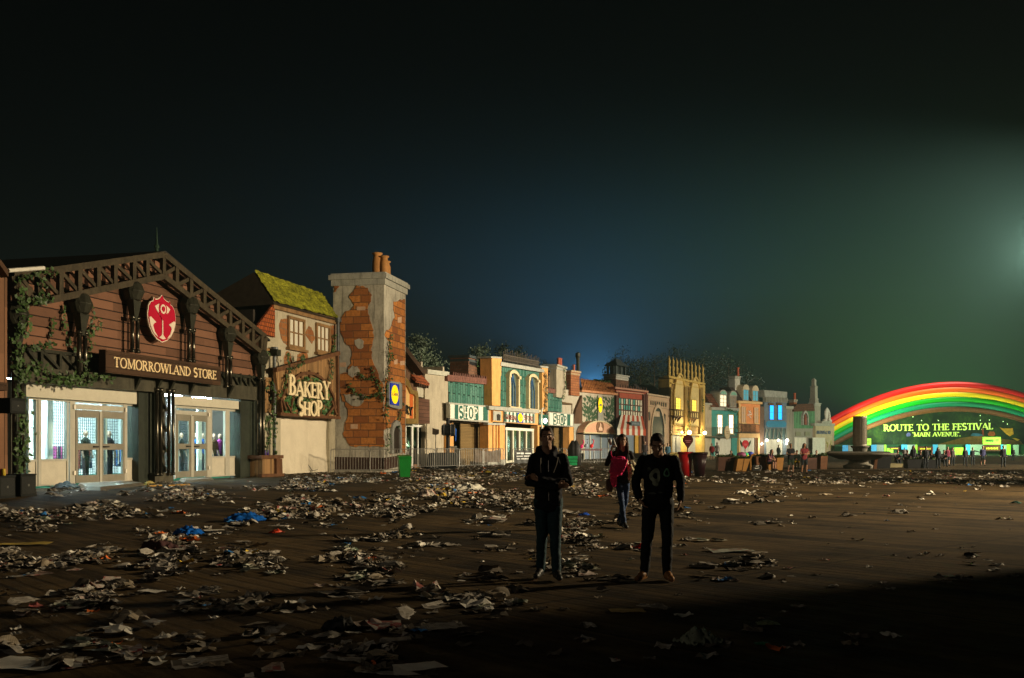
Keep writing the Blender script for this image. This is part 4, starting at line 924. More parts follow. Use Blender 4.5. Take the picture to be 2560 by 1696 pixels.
# plain plaster house
W5 = Wall(1068, W4.Yat(860), 2000, 'N'); W = W5
r5 = W.thing('plaster_block_house', 'plain grey plaster house with a flat parapet', 'house')
mb = MB(); W.poly(mb, [(850, 1400), (850, 160), (905, 170), (1150, 200), (1150, 1400)], -.3, 0); uA, uB = W.uz(850, 800)[0], W.uz(1150, 800)[0]; mb.box(uA, uA+.3, .3, 6, 0, 7.5); mb.box(uB-.3, uB, .3, 6, 0, 7.5); mb.box(uA, uB, 5.7, 6, 0, 7.5); mb.build('wall', M('warm_plaster', (.40, .34, .24), .85, .15, 1.2, 0, .3, 16, streak=.5), r5)
mb = MB(); W.poly(mb, [(885, 124), (1168, 158), (1168, 214), (885, 182)], -.4, .2); mb.build('parapet', M('parapet_stone', (.44, .42, .33), .8, .2, 2, 0, .3), r5)

# ================================================================ 5 the general store group
W6 = Wall(1119, W5.Yat(1145), 2060, 'C'); W = W6
gs = W.thing('general_shop_row', 'green clad shop block with an orange centre and two SHOP fronts', 'shop')
COP = BRICK('green_copper', (.02, .12, .085), (.12, .26, .20), (.006, .02, .014), 1.6, .55, .05, True, var=.85, rough=.5)
ORG = M('orange_plaster', (.66, .33, .10), .75, .18, 1.5, 0, .25, 14, streak=.35)
GST = M('grey_stone', (.36, .35, .29), .8, .2, 2, 0, .3, streak=.4)
uE = W.uz(1625, 900)[0]
mb = MB(); W.poly(mb, [(450, 565), (860, 612), (860, 805), (460, 770)], -.2, 0); W.poly(mb, [(1375, 685), (1512, 700), (1512, 862), (1375, 850)], -.2, 0)
W.poly(mb, [(935, 425), (1345, 485), (1345, 845), (935, 810)], -.2, .3); mb.build('copper_cladding', COP, gs)
mb = MB(); W.poly(mb, [(445, 512), (505, 517), (860, 556), (860, 608), (445, 570)], -.3, .25)
W.poly(mb, [(1375, 640), (1505, 655), (1505, 690), (1375, 680)], -.3, .25)
for i in range(22):
    x = 508+i*16; u, z = W.uz(x, 518+i*1.9, .3); mb.cap((u, -.2, z-.25), .1, (u, -.2, z+.2), .06, 6)
for i in range(8):
    x = 1380+i*16; u, z = W.uz(x, 645+i*1.6, .3); mb.cap((u, -.2, z-.25), .1, (u, -.2, z+.15), .06, 6)
mb.build('ridge_tiles', M('dark_red_tiles', (.16, .065, .045), .7, .4, 3, 0, .4), gs)
mb = MB()
W.poly(mb, [(855, 345), (948, 350), (945, 520), (938, 525), (936, 805), (860, 800)], -.3, .7); W.poly(mb, [(1325, 432), (1380, 438), (1378, 870), (1330, 850)], -.3, .6)
W.poly(mb, [(825, 835), (865, 838), (865, 962), (825, 958)], -.2, .3)
W.poly(mb, [(865, 838), (1290, 868), (1290, 982), (865, 950)], .0, .45)
W.poly(mb, [(1300, 872), (1345, 876), (1345, 1000), (1300, 996)], 0, .3)
for a, b in ((825, 862), (872, 892), (902, 922), (930, 978)): W.box(mb, a, 965, 1350, b, -.3, .45 if b != 978 else .6)
W.box(mb, 455, 965, 1345, 500, -.3, .4); W.box(mb, 1580, 995, 1300, 1620, -.3, .4); W.box(mb, 1285, 985, 1330, 1300, -.3, .4)
mb.build('orange_pilaster', ORG, gs)
mb = MB(); W.poly(mb, [(945, 392), (1348, 462), (1348, 492), (940, 428)], .2, .75); W.poly(mb, [(832, 802), (1300, 840), (1300, 872), (832, 836)], .1, .85)
W.poly(mb, [(850, 340), (952, 346), (952, 362), (850, 356)], -.4, .8); W.poly(mb, [(1312, 428), (1385, 436), (1385, 452), (1312, 444)], -.4, .7)
W.poly(mb, [(822, 960), (985, 965), (985, 985), (822, 980)], .3, .7); W.box(mb, 822, 1310, 1362, 985, -.1, .75)
mb.build('cornice', GST, gs)
mb = MB()
for x0, x1, yt, yb, ya in ((990, 1100, 530, 808, 468), (1172, 1280, 562, 828, 505)):
    P = []
    u0, z0 = W.uz(x0+14, yb, .35); u1, _ = W.uz(x1-14, yb, .35); zs = W.uz((x0+x1)/2, yt, .35)[1]; za = W.uz((x0+x1)/2, ya, .35)[1]; ax = arch(u0-.25, u1+.25, z0, zs, 12, .25, za); bx = arch(u0+.12, u1-.12, z0+.01, zs, 12, .25, za-.3)
    mb.ring(ax, bx, -.62, -.3)
    mb.box(u0-.45, u0+.12, -.7, -.3, zs-.15, zs+.12); mb.box(u1-.12, u1+.45, -.7, -.3, zs-.15, zs+.12); mb.box(u0-.4, u1+.4, -.75, -.3, z0-.25, z0-.003)
    if x0 < 1000: BX1 = bx
    else: BX2 = bx
ar = mb.build('arched_frame', M('cream_stone', (.58, .47, .27), .7, .15, 2, 0, .2), gs)
for bx in (BX1, BX2):
    mb = MB(); mb.poly(bx, -.36, -.33); mb.build('window_pane', M('olive_glass', (.10, .13, .09), .3, .3), gs)
    c = sum(p[0] for p in bx[2:])/len(bx[2:]); w = bx[1][0]-bx[0][0]; zt = max(p[1] for p in bx); mb = MB(); mb.box(c-.06, c+.06, -.45, -.37, bx[0][1], zt-.05)
    mb.bar((c-w*.3, -.41, bx[0][1]), (c-w*.3, -.41, zt-w*.5), .08); mb.bar((c+w*.3, -.41, bx[0][1]), (c+w*.3, -.41, zt-w*.5), .08); mb.bar((c-w*.3, -.41, zt-w*.5), (c, -.41, zt-.1), .08); mb.bar((c+w*.3, -.41, zt-w*.5), (c, -.41, zt-.1), .08)
    mb.build('window_bars', M('blue_bars', (.04, .12, .28), .5), gs)
mb = MB(); random.seed(5)
ua, za = W.uz(965, 392, .5); ub, zb = W.uz(1295, 450, .5); n = 22
for i in range(n+1):
    f = i/n; u = ua+(ub-ua)*f; z = za+(zb-za)*f; mb.tube([(u, -.5, z), (u, -.5, z+.8+.12*(i % 3))], .035, 5); mb.ell((u, -.5, z+.85+.12*(i % 3)), (.06, .06, .08), 6)
    if i < n:
        v_ = u+(ub-ua)/n; zz = z+(zb-za)/n
        mb.tube([(u, -.5, z+.15), ((u+v_)/2, -.5, z+.62), (v_, -.5, zz+.15)], .02, 4); mb.tube([(u, -.5, z+.65), ((u+v_)/2, -.5, z+.25), (v_, -.5, zz+.65)], .02, 4)
mb.tube([(ua, -.5, za+.2), (ub, -.5, zb+.2)], .05, 5); mb.tube([(ua, -.5, za+.62), (ub, -.5, zb+.62)], .05, 5)
mb.build('iron_cresting', M('cresting_iron', (.10, .08, .06), .6, .3), gs)
# deep openings
mb = MB()
for x0, x1, yt in ((500, 825, 955), (1380, 1585, 995)):
    u0, z1 = W.uz(x0, yt, -.3); u1, _ = W.uz(x1, yt, -.3); mb.box(u0-.3, u0-.1, .3, 5, 0, z1); mb.box(u1, u1+.2, .3, 5, 0, z1); mb.box(u0-.3, u1+.2, .3, 5, z1, z1+.2)
u0, u1 = W.uz(450, 900)[0], uE; mb.box(u0, u1, 6, 6.2, 0, 6.4); mb.box(u0, u0+.2, .2, 6, 0, 6.4); mb.box(u1-.2, u1, .2, 6, 0, 6.4); mb.box(u0, u1, .2, 6, 6.2, 6.4)
mb.build('inner_wall', M('dark_inner_wall', (.10, .06, .025), .8, .2), gs)
mb = MB(); u0, z1 = W.uz(565, 955, -.8); u1, _ = W.uz(822, 955, -.8); mb.box(u0, u1, .8, .9, .0, z1); u0, z1 = W.uz(1440, 995, -.8); u1, _ = W.uz(1582, 995, -.8); mb.box(u0, u1, .8, .9, 0, z1)
mb.build('roller_shutter', PLANK('shutter_slats', (.17, .105, .035), .12, 2, .12, .12), gs)
mb = MB(); FRx = MB()
u0, z1 = W.uz(978, 1025, .1); u1, _ = W.uz(1238, 1035, .1); mb.box(u0, u1, -.08, -.06, .1, z1)
mb.build('glass_doors', M('dark_reflecting_glass', (.012, .016, .012), .08, .1), gs)
for x0, x1 in ((978, 990), (1040, 1052), (1100, 1112), (1165, 1175), (1225, 1238)):
    a, b = W.uz(x0, 1100, .1)[0], W.uz(x1, 1100, .1)[0]; FRx.box(a, b, -.22, -.09, .1, z1)
FRx.box(u0, u1, -.24, -.05, z1, z1+.22); FRx.box(u0, u1, -.2, -.09, .1, .3); FRx.build('door_frame', M('cream_metal', (.60, .56, .42), .4, .1), gs)
mb = MB(); W.box(mb, 985, 1005, 1028, 1236, .1, .35); mb.build('roller_box', M('white_metal', (.7, .68, .58), .4, .1), gs)
def signbox(W, name, label, pts, d, txt, area, mats, bold=1.2, hh=None):
    r = W.thing(name, label, 'sign', 'shop signs of the green block')
    mb = MB(); W.poly(mb, pts, d-.25, d); mb.build('frame', GST, r)
    return r
def stripes(W, root, x0, yt, yb, x1, yt1, yb1, d, edges, cols):
    mb = MB()
    for i, (a, b) in enumerate(zip(edges, edges[1:])):
        fa, fb = (a-x0)/(x1-x0), (b-x0)/(x1-x0)
        mb.m(cols[i]); W.poly(mb, [(a, yt+(yt1-yt)*fa), (b, yt+(yt1-yt)*fb), (b, yb+(yb1-yb)*fb), (a, yb+(yb1-yb)*fa)], d, d+.06)
    return mb
WHT = M('sign_white', (.70, .68, .56), .6, .08, 2, 0, 0); SGN = M('sign_green', (.02, .10, .07), .6, .15, 2, 0, 0)
for nm, fr_, ed, co, tx, l in (('a', [(458, 770), (828, 802), (828, 958), (462, 934)], [470, 510, 545, 593, 635, 690, 733, 775, 820], [0, 1, 0, 1, 0, 1, 0, 1], (550, 732), 'green and white striped SHOP sign left of the orange centre'),
                               ('b', [(1385, 858), (1622, 878), (1622, 1000), (1385, 985)], [1396, 1430, 1462, 1498, 1530, 1560, 1590, 1615], [0, 1, 0, 1, 0, 1, 0], (1432, 1560), 'green and white striped SHOP sign right of the orange centre')):
    r = signbox(W, 'shop_sign', l, fr_, .55, '', None, None)
    x0, x1 = ed[0], ed[-1]; a = 788 if nm == 'a' else 868; sl = .088; b = 922 if nm == 'a' else 978
    if nm == 'a': co = [0, 1, 0, 1, 0, 1, 0, 1]
    else: co = [0, 1, 0, 1, 0, 1, 0]
    stripes(W, r, x0, a, b, x1, a+(x1-x0)*.08, b+(x1-x0)*.055, .56, ed, co).build('striped_face', [WHT, SGN], r)
    u0, z0 = W.uz(tx[0], 912 if nm == 'a' else 965, .66); u1, zz0 = W.uz(tx[1], 922 if nm == 'a' else 975, .66); zt = W.uz(tx[0], 808 if nm == 'a' else 885, .66)[1]
    for q, ch in enumerate('SHOP'):
        ww = (u1-u0)/4; mb = MB(); word(mb, ch, u0+q*ww+ww*.06, z0+(zz0-z0)*q/4, ww*.88, zt-z0, -.65, .03, 1.25)
        mb.build('letter', SGN if ((q % 2 == 0) == (nm == 'a')) else WHT, r)
r = signbox(W, 'general_store_sign', 'small striped sign reading GENERAL STORE with a yellow disc', [(972, 850), (1262, 874), (1262, 968), (972, 955)], .58, '', None, None)
ed = [980+i*(1098-980)/7 for i in range(8)]; stripes(W, r, 980, 858, 950, 1098, 868, 956, .59, ed, [1, 0, 1, 0, 1, 0, 1]).build('striped_face', [WHT, SGN], r)
ed = [1152+i*(1252-1152)/6 for i in range(7)]; stripes(W, r, 1152, 871, 957, 1252, 880, 962, .59, ed, [0, 1, 0, 1, 0, 1]).build('striped_face', [WHT, SGN], r)
mb = MB(); W.poly(mb, [(1098, 868), (1152, 872), (1152, 960), (1098, 957)], .59, .65); mb.build('blue_square', EM('sign_blue', (.01, .03, .35), .25), r)
cu, cz = W.uz(1125, 914, .68); ru = (W.uz(1148, 914, .68)[0]-W.uz(1104, 914, .68)[0])/2; rz = .042*W.Yat(1125)/4
mb = MB(); rz = (W.uz(1125, 873, .68)[1]-W.uz(1125, 955, .68)[1])/2; disc(mb, cu, cz, ru, rz, -.68, .02); mb.build('yellow_disc', EM('sign_yellow', (1, .72, 0), .5), r)
mb = MB(); word(mb, 'LIDL', cu-ru*.75, cz-rz*.13, ru*1.5, rz*.28, -.70, .015, 1.3); mb.build('lettering', M('logo_blue', (.01, .03, .3)), r)
for tx, x0, x1, ya in (('GENERAL', 985, 1095, 924), ('STORE', 1160, 1248, 934)):
    mb = MB(); u0, z0 = W.uz(x0, ya, .68); u1, _ = W.uz(x1, ya, .68); zt = W.uz(x0, ya-42, .68)[1]; word(mb, tx, u0, z0, u1-u0, zt-z0, -.68, .03, 1.3, 1, -.02); mb.build('lettering', M('maroon_letters', (.22, .04, .03), .5), r)
r = W.thing('picture_board', 'small grey board with a black cup picture beside the GENERAL STORE sign', 'sign'); mb = MB(); W.poly(mb, [(872, 850), (945, 856), (945, 945), (872, 940)], .46, .52); mb.build('board', GST, r)
mb = MB(); W.poly(mb, [(905, 885), (922, 878), (938, 890), (936, 940), (910, 938)], .53, .56); mb.build('picture', M('black_letters', (.02, .015, .012)), r)
r = W.thing('round_clock_sign', 'dark board with a pale curl beside the lit lamp', 'sign'); mb = MB(); W.poly(mb, [(1302, 880), (1384, 888), (1384, 985), (1302, 978)], .36, .5); mb.build('board', SGN, r)
mb = MB(); u, z = W.uz(1332, 925, .55); mb.tube([(u+.45*math.cos(t*.3), -.54, z+1.1*math.sin(t*.3)) for t in range(3, 19)], .09, 6); mb.build('curl', WHT, r)
def chimney(W, label, body, d0, d1, mats, pots=(), capm=None, group='chimneys along the row', cap=True):
    r = W.thing('chimney', label, 'chimney', group)
    x0, yt, yb, x1 = body; u0, z1 = W.uz(x0, yt, d1); u1, _ = W.uz(x1, yt, d1); _, z0 = W.uz(x0, yb, d1)
    mb = MB(); mb.box(u0, u1, -d1, -d0, z0, z1); mb.build('shaft', mats[0], r)
    if cap:
        mb = MB(); mb.box(u0-.15, u1+.15, -d1-.15, -d0+.15, z1, z1+.2); mb.box(u0-.06, u1+.06, -d1-.06, -d0+.06, z1-.3, z1-.1); mb.build('cap', mats[1], r)
    for (px_, h, rr, m) in pots:
        u = W.uz(px_, yt, (d0+d1)/2)[0]; mb = MB(); mb.lathe([(rr*1.1, 0), (rr, .1), (rr*.85, h*.8), (rr*1.1, h*.9), (rr*1.05, h)], (u, -(d0+d1)/2, z1+.2), 12); mb.build('pot', m, r, True)
    return r, (u0, u1, z0, z1)
DBR = BRICK('dark_brick', (.20, .09, .05), (.12, .055, .03), (.12, .09, .06), .5, .22, .02); OBR = BRICK('orange_brick', (.42, .16, .06), (.30, .10, .04), (.10, .05, .03), .6, .27, .02)
TC = M('red_pot', (.40, .09, .04), .6, .2, 3)
rc, bb = chimney(W, 'brick chimney with ivy behind the left SHOP front', (640, 352, 545, 772), -2.2, -.6, (DBR, M('slate_cap', (.05, .06, .06), .6)))
mb = MB(); mb.box(bb[0]+.2, bb[1]-.2, .59, .8, bb[3]-.55, bb[3]-.15)
mb.build('flue_opening', M('soot', (.008, .008, .008), .9), rc)
ivy(W, 'ivy hanging down the brick chimney', [[(705, 370), (725, 400), (715, 440), (760, 500), (790, 530)]], -.55, .2, .22, 14)
chimney(W, 'short pale brick chimney behind the right green cladding', (1390, 492, 650, 1440), -1.5, -.4, (BRICK('pale_chimney_brick', (.42, .30, .2), (.34, .2, .13), (.2, .15, .1), .5, .22, .02), M('slate_cap', (.05, .06, .06))))
chimney(W, 'tall grey slab chimney with two red pots', (1460, 432, 720, 1548), -.9, .35, (M('warm_plaster', (.4, .34, .24)), GST), [(1480, .95, .2, TC), (1497, .95, .2, TC)])
ivy(W, 'ivy trailing down the tall grey slab chimney', [[(1535, 445), (1530, 520), (1545, 600), (1525, 700), (1515, 745)]], .45, .2, .22, 14)
ivy(W, 'dry ivy on the right orange pilaster', [[(1350, 480), (1365, 560), (1345, 640), (1370, 720), (1350, 800), (1370, 870)], [(1345, 500), (1370, 640), (1350, 840)]], .7, .22, .22, 16, LEAF('dry_leaf', (.10, .085, .04)))
# bright lamp and stands in front
r = W.thing('street_flood_lamp', 'small bright white lamp hung beside the right SHOP sign', 'lamp'); u, z = W.uz(1356, 943, .9); mb = MB(); mb.ell((u, -.9, z), (.17, .17, .24), 10); mb.build('bulb', EM('white_bulb', (1, .97, .85), 14), r); mb = MB(); mb.tube([(u, -.3, z+.4), (u, -.9, z+.4), (u, -.9, z+.25)], .04, 6); mb.build('arm', IRON, r)

# ================================================================ 6 plaster house with painted leaves
W7 = Wall(1435, W6.Yat(1625)+.5, 2620, 'D'); W = W7
ph = W.thing('leaf_painted_house', 'plastered house with painted climbing leaves under an orange tiled roof', 'house')
mb = MB(); W.poly(mb, [(100, 1190), (100, 480), (210, 500), (335, 520), (712, 552), (700, 985), (345, 985), (345, 1190)], -.3, 0); uA, uB = W.uz(110, 900)[0], W.uz(700, 900)[0]
mb.box(uA, uA+.3, .3, 6, 0, 7); mb.box(uA, uB, 5.7, 6, 0, 8); mb.box(uA, uB, .3, 5.7, 3.6, 3.8); mb.build('wall', M('pale_plaster', (.46, .40, .30), .85, .2, .8, 0, .25, 12, streak=.55), ph)
mb = MB(); W.poly(mb, [(326, 500), (716, 538), (716, 560), (326, 522)], -.2, .5); e0 = W.uz(325, 515, .45); e1 = W.uz(718, 553, .45); a = W.uz(308, 380, -1.5); b = W.uz(655, 428, -1.5)
mb.build('eaves', M('orange_eave', (.5, .22, .1), .7), ph)
mb = MB(); nu, nv = 40, 9; V = []
for j in range(nv+1):
    for i in range(nu+1):
        p = Vector((e0[0], -.5, e0[1]+.02)).lerp(Vector((e1[0], -.5, e1[1]+.02)), i/nu).lerp(Vector((a[0], 1.5, a[1])).lerp(Vector((b[0], 1.5, b[1])), i/nu), j/nv); p.z += .07*abs(math.sin(i*PI/2))+random.uniform(-.03, .03); V.append(p)
mb.add(V, [(j*(nu+1)+i, j*(nu+1)+i+1, (j+1)*(nu+1)+i+1, (j+1)*(nu+1)+i) for j in range(nv) for i in range(nu)])
mb.build('tiled_roof', BRICK('orange_tiles', (.55, .20, .05), (.36, .12, .035), (.12, .04, .02), .5, .5, .03), ph)
mb = MB(); a2 = W.uz(300, 372, -1.7); b2 = W.uz(662, 424, -1.7)
for i in range(320):
    f = random.uniform(.45, 1); leaf(mb, (a[0]+(b[0]-a[0])*f, 1.5+random.uniform(-.1, .3), a[1]+(b[1]-a[1])*f+random.uniform(-.05, .2)), .3)
mb.build('moss', LEAF('ivy_leaf', (.045, .085, .025)), ph)
mb = MB(); random.seed(11)
def blade(x, y, L, ang):
    pts = []
    for i in range(5):
        f = i/4; pts.append((x+math.cos(ang)*L*f+6*math.sin(f*3), y-math.sin(ang)*L*f))
    P = [W.uz(a_, b_, .02) for a_, b_ in pts]; w = [.02, .13, .15, .09, .01]; L_, R_ = [], []
    for i, (u, z) in enumerate(P):
        q = P[min(i+1, 4)]; o_ = P[max(i-1, 0)]; d = Vector((q[0]-o_[0], q[1]-o_[1])).normalized(); L_.append((u-d.y*w[i], z+d.x*w[i])); R_.append((u+d.y*w[i], z-d.x*w[i]))
    yy = -.015-random.random()*.012
    mb.add([(a_, yy, b_) for a_, b_ in L_+R_], [(i, i+1, 6+i, 5+i) for i in range(4)])
for i in range(300):
    x = random.choice((random.gauss(425, 50), random.gauss(635, 40))); y = random.uniform(600, 900)
    if 500 < x < 560 or x < 338 or x > 700: continue
    ctr = 425 if x < 530 else 635
    blade(x, y, random.uniform(25, 60), PI/2+random.gauss(-(x-ctr)*.008, .45))
mb.build('painted_leaves', M('leaf_green_paint', (.045, .085, .04), .8, .35, 3, 0, 0), ph)
mb = MB(); W.poly(mb, [(262, 720), (330, 560), (330, 850), (240, 850)], .0, .3); W.poly(mb, [(240, 850), (330, 850), (330, 870), (240, 870)], 0, .3); mb.build('timber_cheek', PLANK('dark_brown_planks', (.1, .05, .03)), ph)
mb = MB(); W.poly(mb, [(240, 870), (330, 872), (330, 1190), (240, 1190)], 0, .2); mb.build('stone_base', GST, ph)
mb = MB(); a_, z0 = W.uz(262, 1100, .22); b_, _ = W.uz(338, 1100, .22); zs = W.uz(262, 1010, .22)[1]; mb.poly(arch(a_, b_, z0, zs, 10, .3), -.26, -.21); mb.build('arched_door', M('brown_door', (.10, .055, .03), .6, .3), ph)
mb = MB(); W.poly(mb, [(506, 700), (552, 700), (552, 870), (500, 870)], .0, .15); mb.build('centre_pilaster', GST, ph)
u0, z1 = W.uz(350, 978, -.25); u1, _ = W.uz(692, 978, -.25); mb = MB(); mb.box(u0, u1, .25, .27, .1, z1); mb.build('shop_window', EM('misty_glass', (.20, .24, .28), .06, 1), ph)
mb = MB()
for x in (350, 412, 530, 612, 690): a_ = W.uz(x, 1000, -.2)[0]; mb.box(a_-.08, a_+.08, .14, .24, .05, z1)
mb.build('window_frame', M('cream_metal', (.6, .56, .42)), ph)
r = W.thing('half_round_canopy', 'half round salmon canopy sign with a brown oval', 'canopy')
mb = MB(); u0, z0 = W.uz(345, 968, 1.1); u1, _ = W.uz(692, 975, 1.1); zt = W.uz(510, 838, 1.1)[1]; c = (u0+u1)/2; rx = (u1-u0)/2; rz = zt-z0
half = lambda k, n=18: [(c+rx*k*math.cos(PI*i/n), z0+.0+rz*k*math.sin(PI*i/n)) for i in range(n+1)]
mb.poly(half(1), -1.05, -.0); mb.build('panel', M('salmon_paint', (.60, .33, .20), .7, .1), r)
mb = MB(); mb.tube([(x, -1.08, z) for x, z in half(.97)], .09, 6); mb.tube([(c-rx, -1.08, z0), (c+rx, -1.08, z0)], .09, 6); mb.build('cream_rim', M('cream_stone', (.58, .47, .27)), r)
mb = MB(); disc(mb, c, z0+rz*.48, rx*.23, rz*.52, -1.12, .06); mb.build('brown_oval', M('brown_paint', (.2, .1, .05)), r)
mb = MB(); mb.poly([(c-rx*.02, z0+rz*.85), (c+rx*.05, z0+rz*.7), (c+rx*.06, z0+rz*.5), (c+rx*.13, z0+rz*.35), (c+rx*.12, z0+rz*.2), (c-rx*.10, z0+rz*.2), (c-rx*.12, z0+rz*.38), (c-rx*.04, z0+rz*.55)], -1.16, -1.125); mb.build('pale_figure', M('pale_figure', (.7, .45, .3)), r)
r = W.thing('discount_shop_sign', 'small yellow disc sign high on the leaf painted house', 'sign')
mb = MB(); W.poly(mb, [(508, 620), (550, 622), (550, 708), (508, 706)], .16, .2); mb.build('blue_square', EM('sign_blue', (.01, .03, .35), .25), r); cu, cz = W.uz(530, 666, .24); mb = MB(); disc(mb, cu, cz, .62, .92, -.22, .015); mb.build('yellow_disc', EM('sign_yellow', (1, .72, 0), .5), r)
mb = MB(); word(mb, 'LIDL', cu-.42, cz-.12, .84, .24, -.24, .015, 1.3); mb.build('lettering', M('logo_blue', (.01, .03, .3)), r)
rc, bb = chimney(W, 'orange brick chimney with one small pot', (205, 305, 560, 300), -1.2, .3, (OBR, M('cream_cap', (.4, .28, .16))), [(236, .8, .16, TC)])
r = W.thing('stove_pipe', 'tall black stove pipe behind the orange brick chimney', 'pipe'); u, z0 = W.uz(282, 310, -.3); z1 = W.uz(282, 150, -.3)[1]; mb = MB(); mb.tube([(u, .3, z0), (u, .3, z1)], .2, 10); mb.lathe([(.2, 0), (.3, .08), (.3, .5), (.1, .62)], (u, .3, z1), 10); mb.build('flue', IRON, r)
mb = MB()
mb.tube([W.world(W.uz(150, 455)[0], 0, W.uz(150, 455)[1]), W.world(W.uz(205, 410)[0], 0, W.uz(205, 410)[1])], .05, 5); mb.tube([W.world(W.uz(150, 495)[0], 0, W.uz(150, 495)[1]), W.world(W.uz(205, 493)[0], 0, W.uz(205, 493)[1])], .05, 5)
tag(mb.build('roof_brace', IRON), 'two iron braces between the slab chimney and the orange brick chimney', 'brace')

# ================================================================ 7 red shop
W8 = Wall(1540, W7.Yat(698), 2680, 'D'); W = W8
rs = W.thing('red_shop', 'red fronted shop with teal glazing and a striped awning', 'shop')
DRED = M('oxide_red', (.36, .075, .04), .65, .2, 2, 0, .1, streak=.3); DKR = M('dark_red_wood', (.10, .03, .022), .6, .3, 3, 0, .2)
mb = MB(); W.poly(mb, [(696, 985), (696, 480), (1048, 525), (1045, 985)], -.3, 0); W.poly(mb, [(735, 530), (998, 555), (998, 610), (735, 585)], 0, .12); uA, uB = W.uz(696, 900)[0], W.uz(1045, 900)[0]; mb.box(uA, uB, 5.7, 6, 0, 9); mb.box(uA, uA+.2, .3, 6, 0, 9); mb.box(uA, uB, .3, 5.7, 3.6, 3.8); mb.build('wall', DRED, rs)
mb = MB(); W.poly(mb, [(690, 468), (1052, 512), (1052, 530), (690, 488)], -.3, .7); W.poly(mb, [(700, 508), (1000, 540), (1000, 552), (700, 522)], 0, .4); mb.build('cornice', M('pink_stone', (.45, .22, .14), .7, .2, 2, 0, .3), rs)
mb = MB()
for i in range(11):
    x = 745+i*28; u, z = W.uz(x, 476+i*3.6, .2); mb.cap((u, -.2, z), .12, (u, -.2, z+.35), .06, 6)
mb.build('finials', M('rust_iron', (.14, .07, .05)), rs)
mb = MB(); W.box(mb, 700, 520, 1190, 724, -.1, .3); W.box(mb, 998, 545, 1190, 1018, -.1, .35); W.box(mb, 1026, 548, 1190, 1045, -.1, .35); mb.build('pilaster', DKR, rs)
mb = MB(); cells = 10
for row, (ya, yb) in enumerate(((588, 650), (662, 712), (722, 775))):
    for i in range(cells):
        x0 = 728+i*25.8; m_ = (0 if (i % 2 == 0) else 1) if row < 2 else 1
        if random.random() < .1: m_ = 1-m_
        mb.m(m_); W.poly(mb, [(x0+3, ya+i*2.5), (x0+23, ya+i*2.5+2), (x0+23, yb+i*2.5+2), (x0+3, yb+i*2.5)], .14, .2)
mb.build('glazing', [M('teal_pane', (.10, .36, .30), .3, .2), M('cream_pane', (.66, .60, .45), .4, .15)], rs)
mb = MB()
for i in range(cells+1): W.box(mb, 726+i*25.8, 584+i*2.5, 780+i*2.5, 730+i*25.8, .1, .26)
for y in (584, 652, 714, 776): W.poly(mb, [(724, y), (990, y+26), (990, y+34), (724, y+8)], .1, .27)
mb.build('glazing_bars', DKR, rs)
r = W.thing('striped_awning', 'red and white striped awning over the red shop', 'awning')
mb = MB(); n = 10; a0 = W.uz(752, 770, .3); a1 = W.uz(985, 788, .3); b0 = W.uz(728, 985, 2.6); b1 = W.uz(1038, 988, 2.6); zl = (b0[1]+b1[1])/2-.35
for i in range(n):
    f, g_ = i/n, (i+1)/n; mb.m(i % 2)
    def row(ff): 
        tpt = Vector((a0[0]+(a1[0]-a0[0])*ff, -.3, (a0[1]+a1[1])/2)); bpt = Vector((b0[0]+(b1[0]-b0[0])*ff, -2.4, zl+1.0)); return [tpt, tpt.lerp(bpt, .5)+Vector((0, 0, -.12)), bpt, bpt+Vector((0, 0, -.75))]
    A_, B_ = row(f), row(g_); mb.add(A_+B_, [(k, k+1, 5+k, 4+k) for k in range(3)])
mb.build('canvas', [M('awning_white', (.76, .70, .56), .8, .08, 1, 0, .1), M('awning_red', (.48, .08, .035), .8, .15, 1, 0, .1)], r)
mb = MB(); q0, z = W.uz(858, 842, 1.9); q1, z2 = W.uz(955, 895, 1.9); mb.box(q0, q1, -1.98, -1.9, z2, z); mb.build('name_board', M('slate_board', (.10, .13, .14), .6, .3), r)
mb = MB(); [mb.box(q0+.35+i*.32, q0+.53+i*.32, -2.0, -1.985, z2+(z-z2)*.3, z2+(z-z2)*(.62+.1*(i % 2))) for i in range(int((q1-q0-.6)/.32))]; mb.build('lettering', M('slate_text', (.30, .33, .34), .6), r)
mb = MB(); W.box(mb, 905, 985, 1190, 942, -.2, .1); mb.build('yellow_door_post', M('ochre_wood', (.60, .33, .05), .6, .2, 3, 0, .2), rs)
mb = MB(); W.box(mb, 950, 985, 1190, 998, -.2, .05); mb.build('brown_panel', M('brown_paint', (.2, .1, .05)), rs)
mb = MB(); W.box(mb, 735, 985, 1190, 900, -.3, -.1); mb.build('shop_window', EM('misty_glass', (.2, .24, .28), .06), rs)
rc, bb = chimney(W, 'white chimney with a louvred turret on the red shop', (695, 345, 480, 830), -2.4, -.8, (M('white_render', (.50, .48, .40), .8, .2, 2, 0, .3), GST))
mb = MB(); c0, c1 = bb[0]+.35, bb[1]-.35; zt = bb[3]+.2
for a_, b_ in ((c0, c0+.25), (c1-.25, c1), ((c0+c1)/2-.1, (c0+c1)/2+.1)): mb.box(a_, b_, .95, 1.15, zt, zt+1.1); mb.box(a_, b_, 2.0, 2.2, zt, zt+1.1)
mb.box(c0+.05, c1-.05, 1.3, 1.8, zt, zt+1.1); mb.build('turret', M('slate_cap', (.05, .06, .06)), rc)
mb = MB(); mb.add([(c0-.4, .6, zt+1.1), (c1+.4, .6, zt+1.1), (c1+.4, 2.5, zt+1.1), (c0-.4, 2.5, zt+1.1), ((c0+c1)/2-.5, 1.5, zt+2.1), ((c0+c1)/2+.5, 1.5, zt+2.1)], [(3, 2, 1, 0), (0, 1, 5, 4), (1, 2, 5), (2, 3, 4, 5), (3, 0, 4)]); mb.build('turret_roof', M('slate_cap', (.05, .06, .06)), rc)
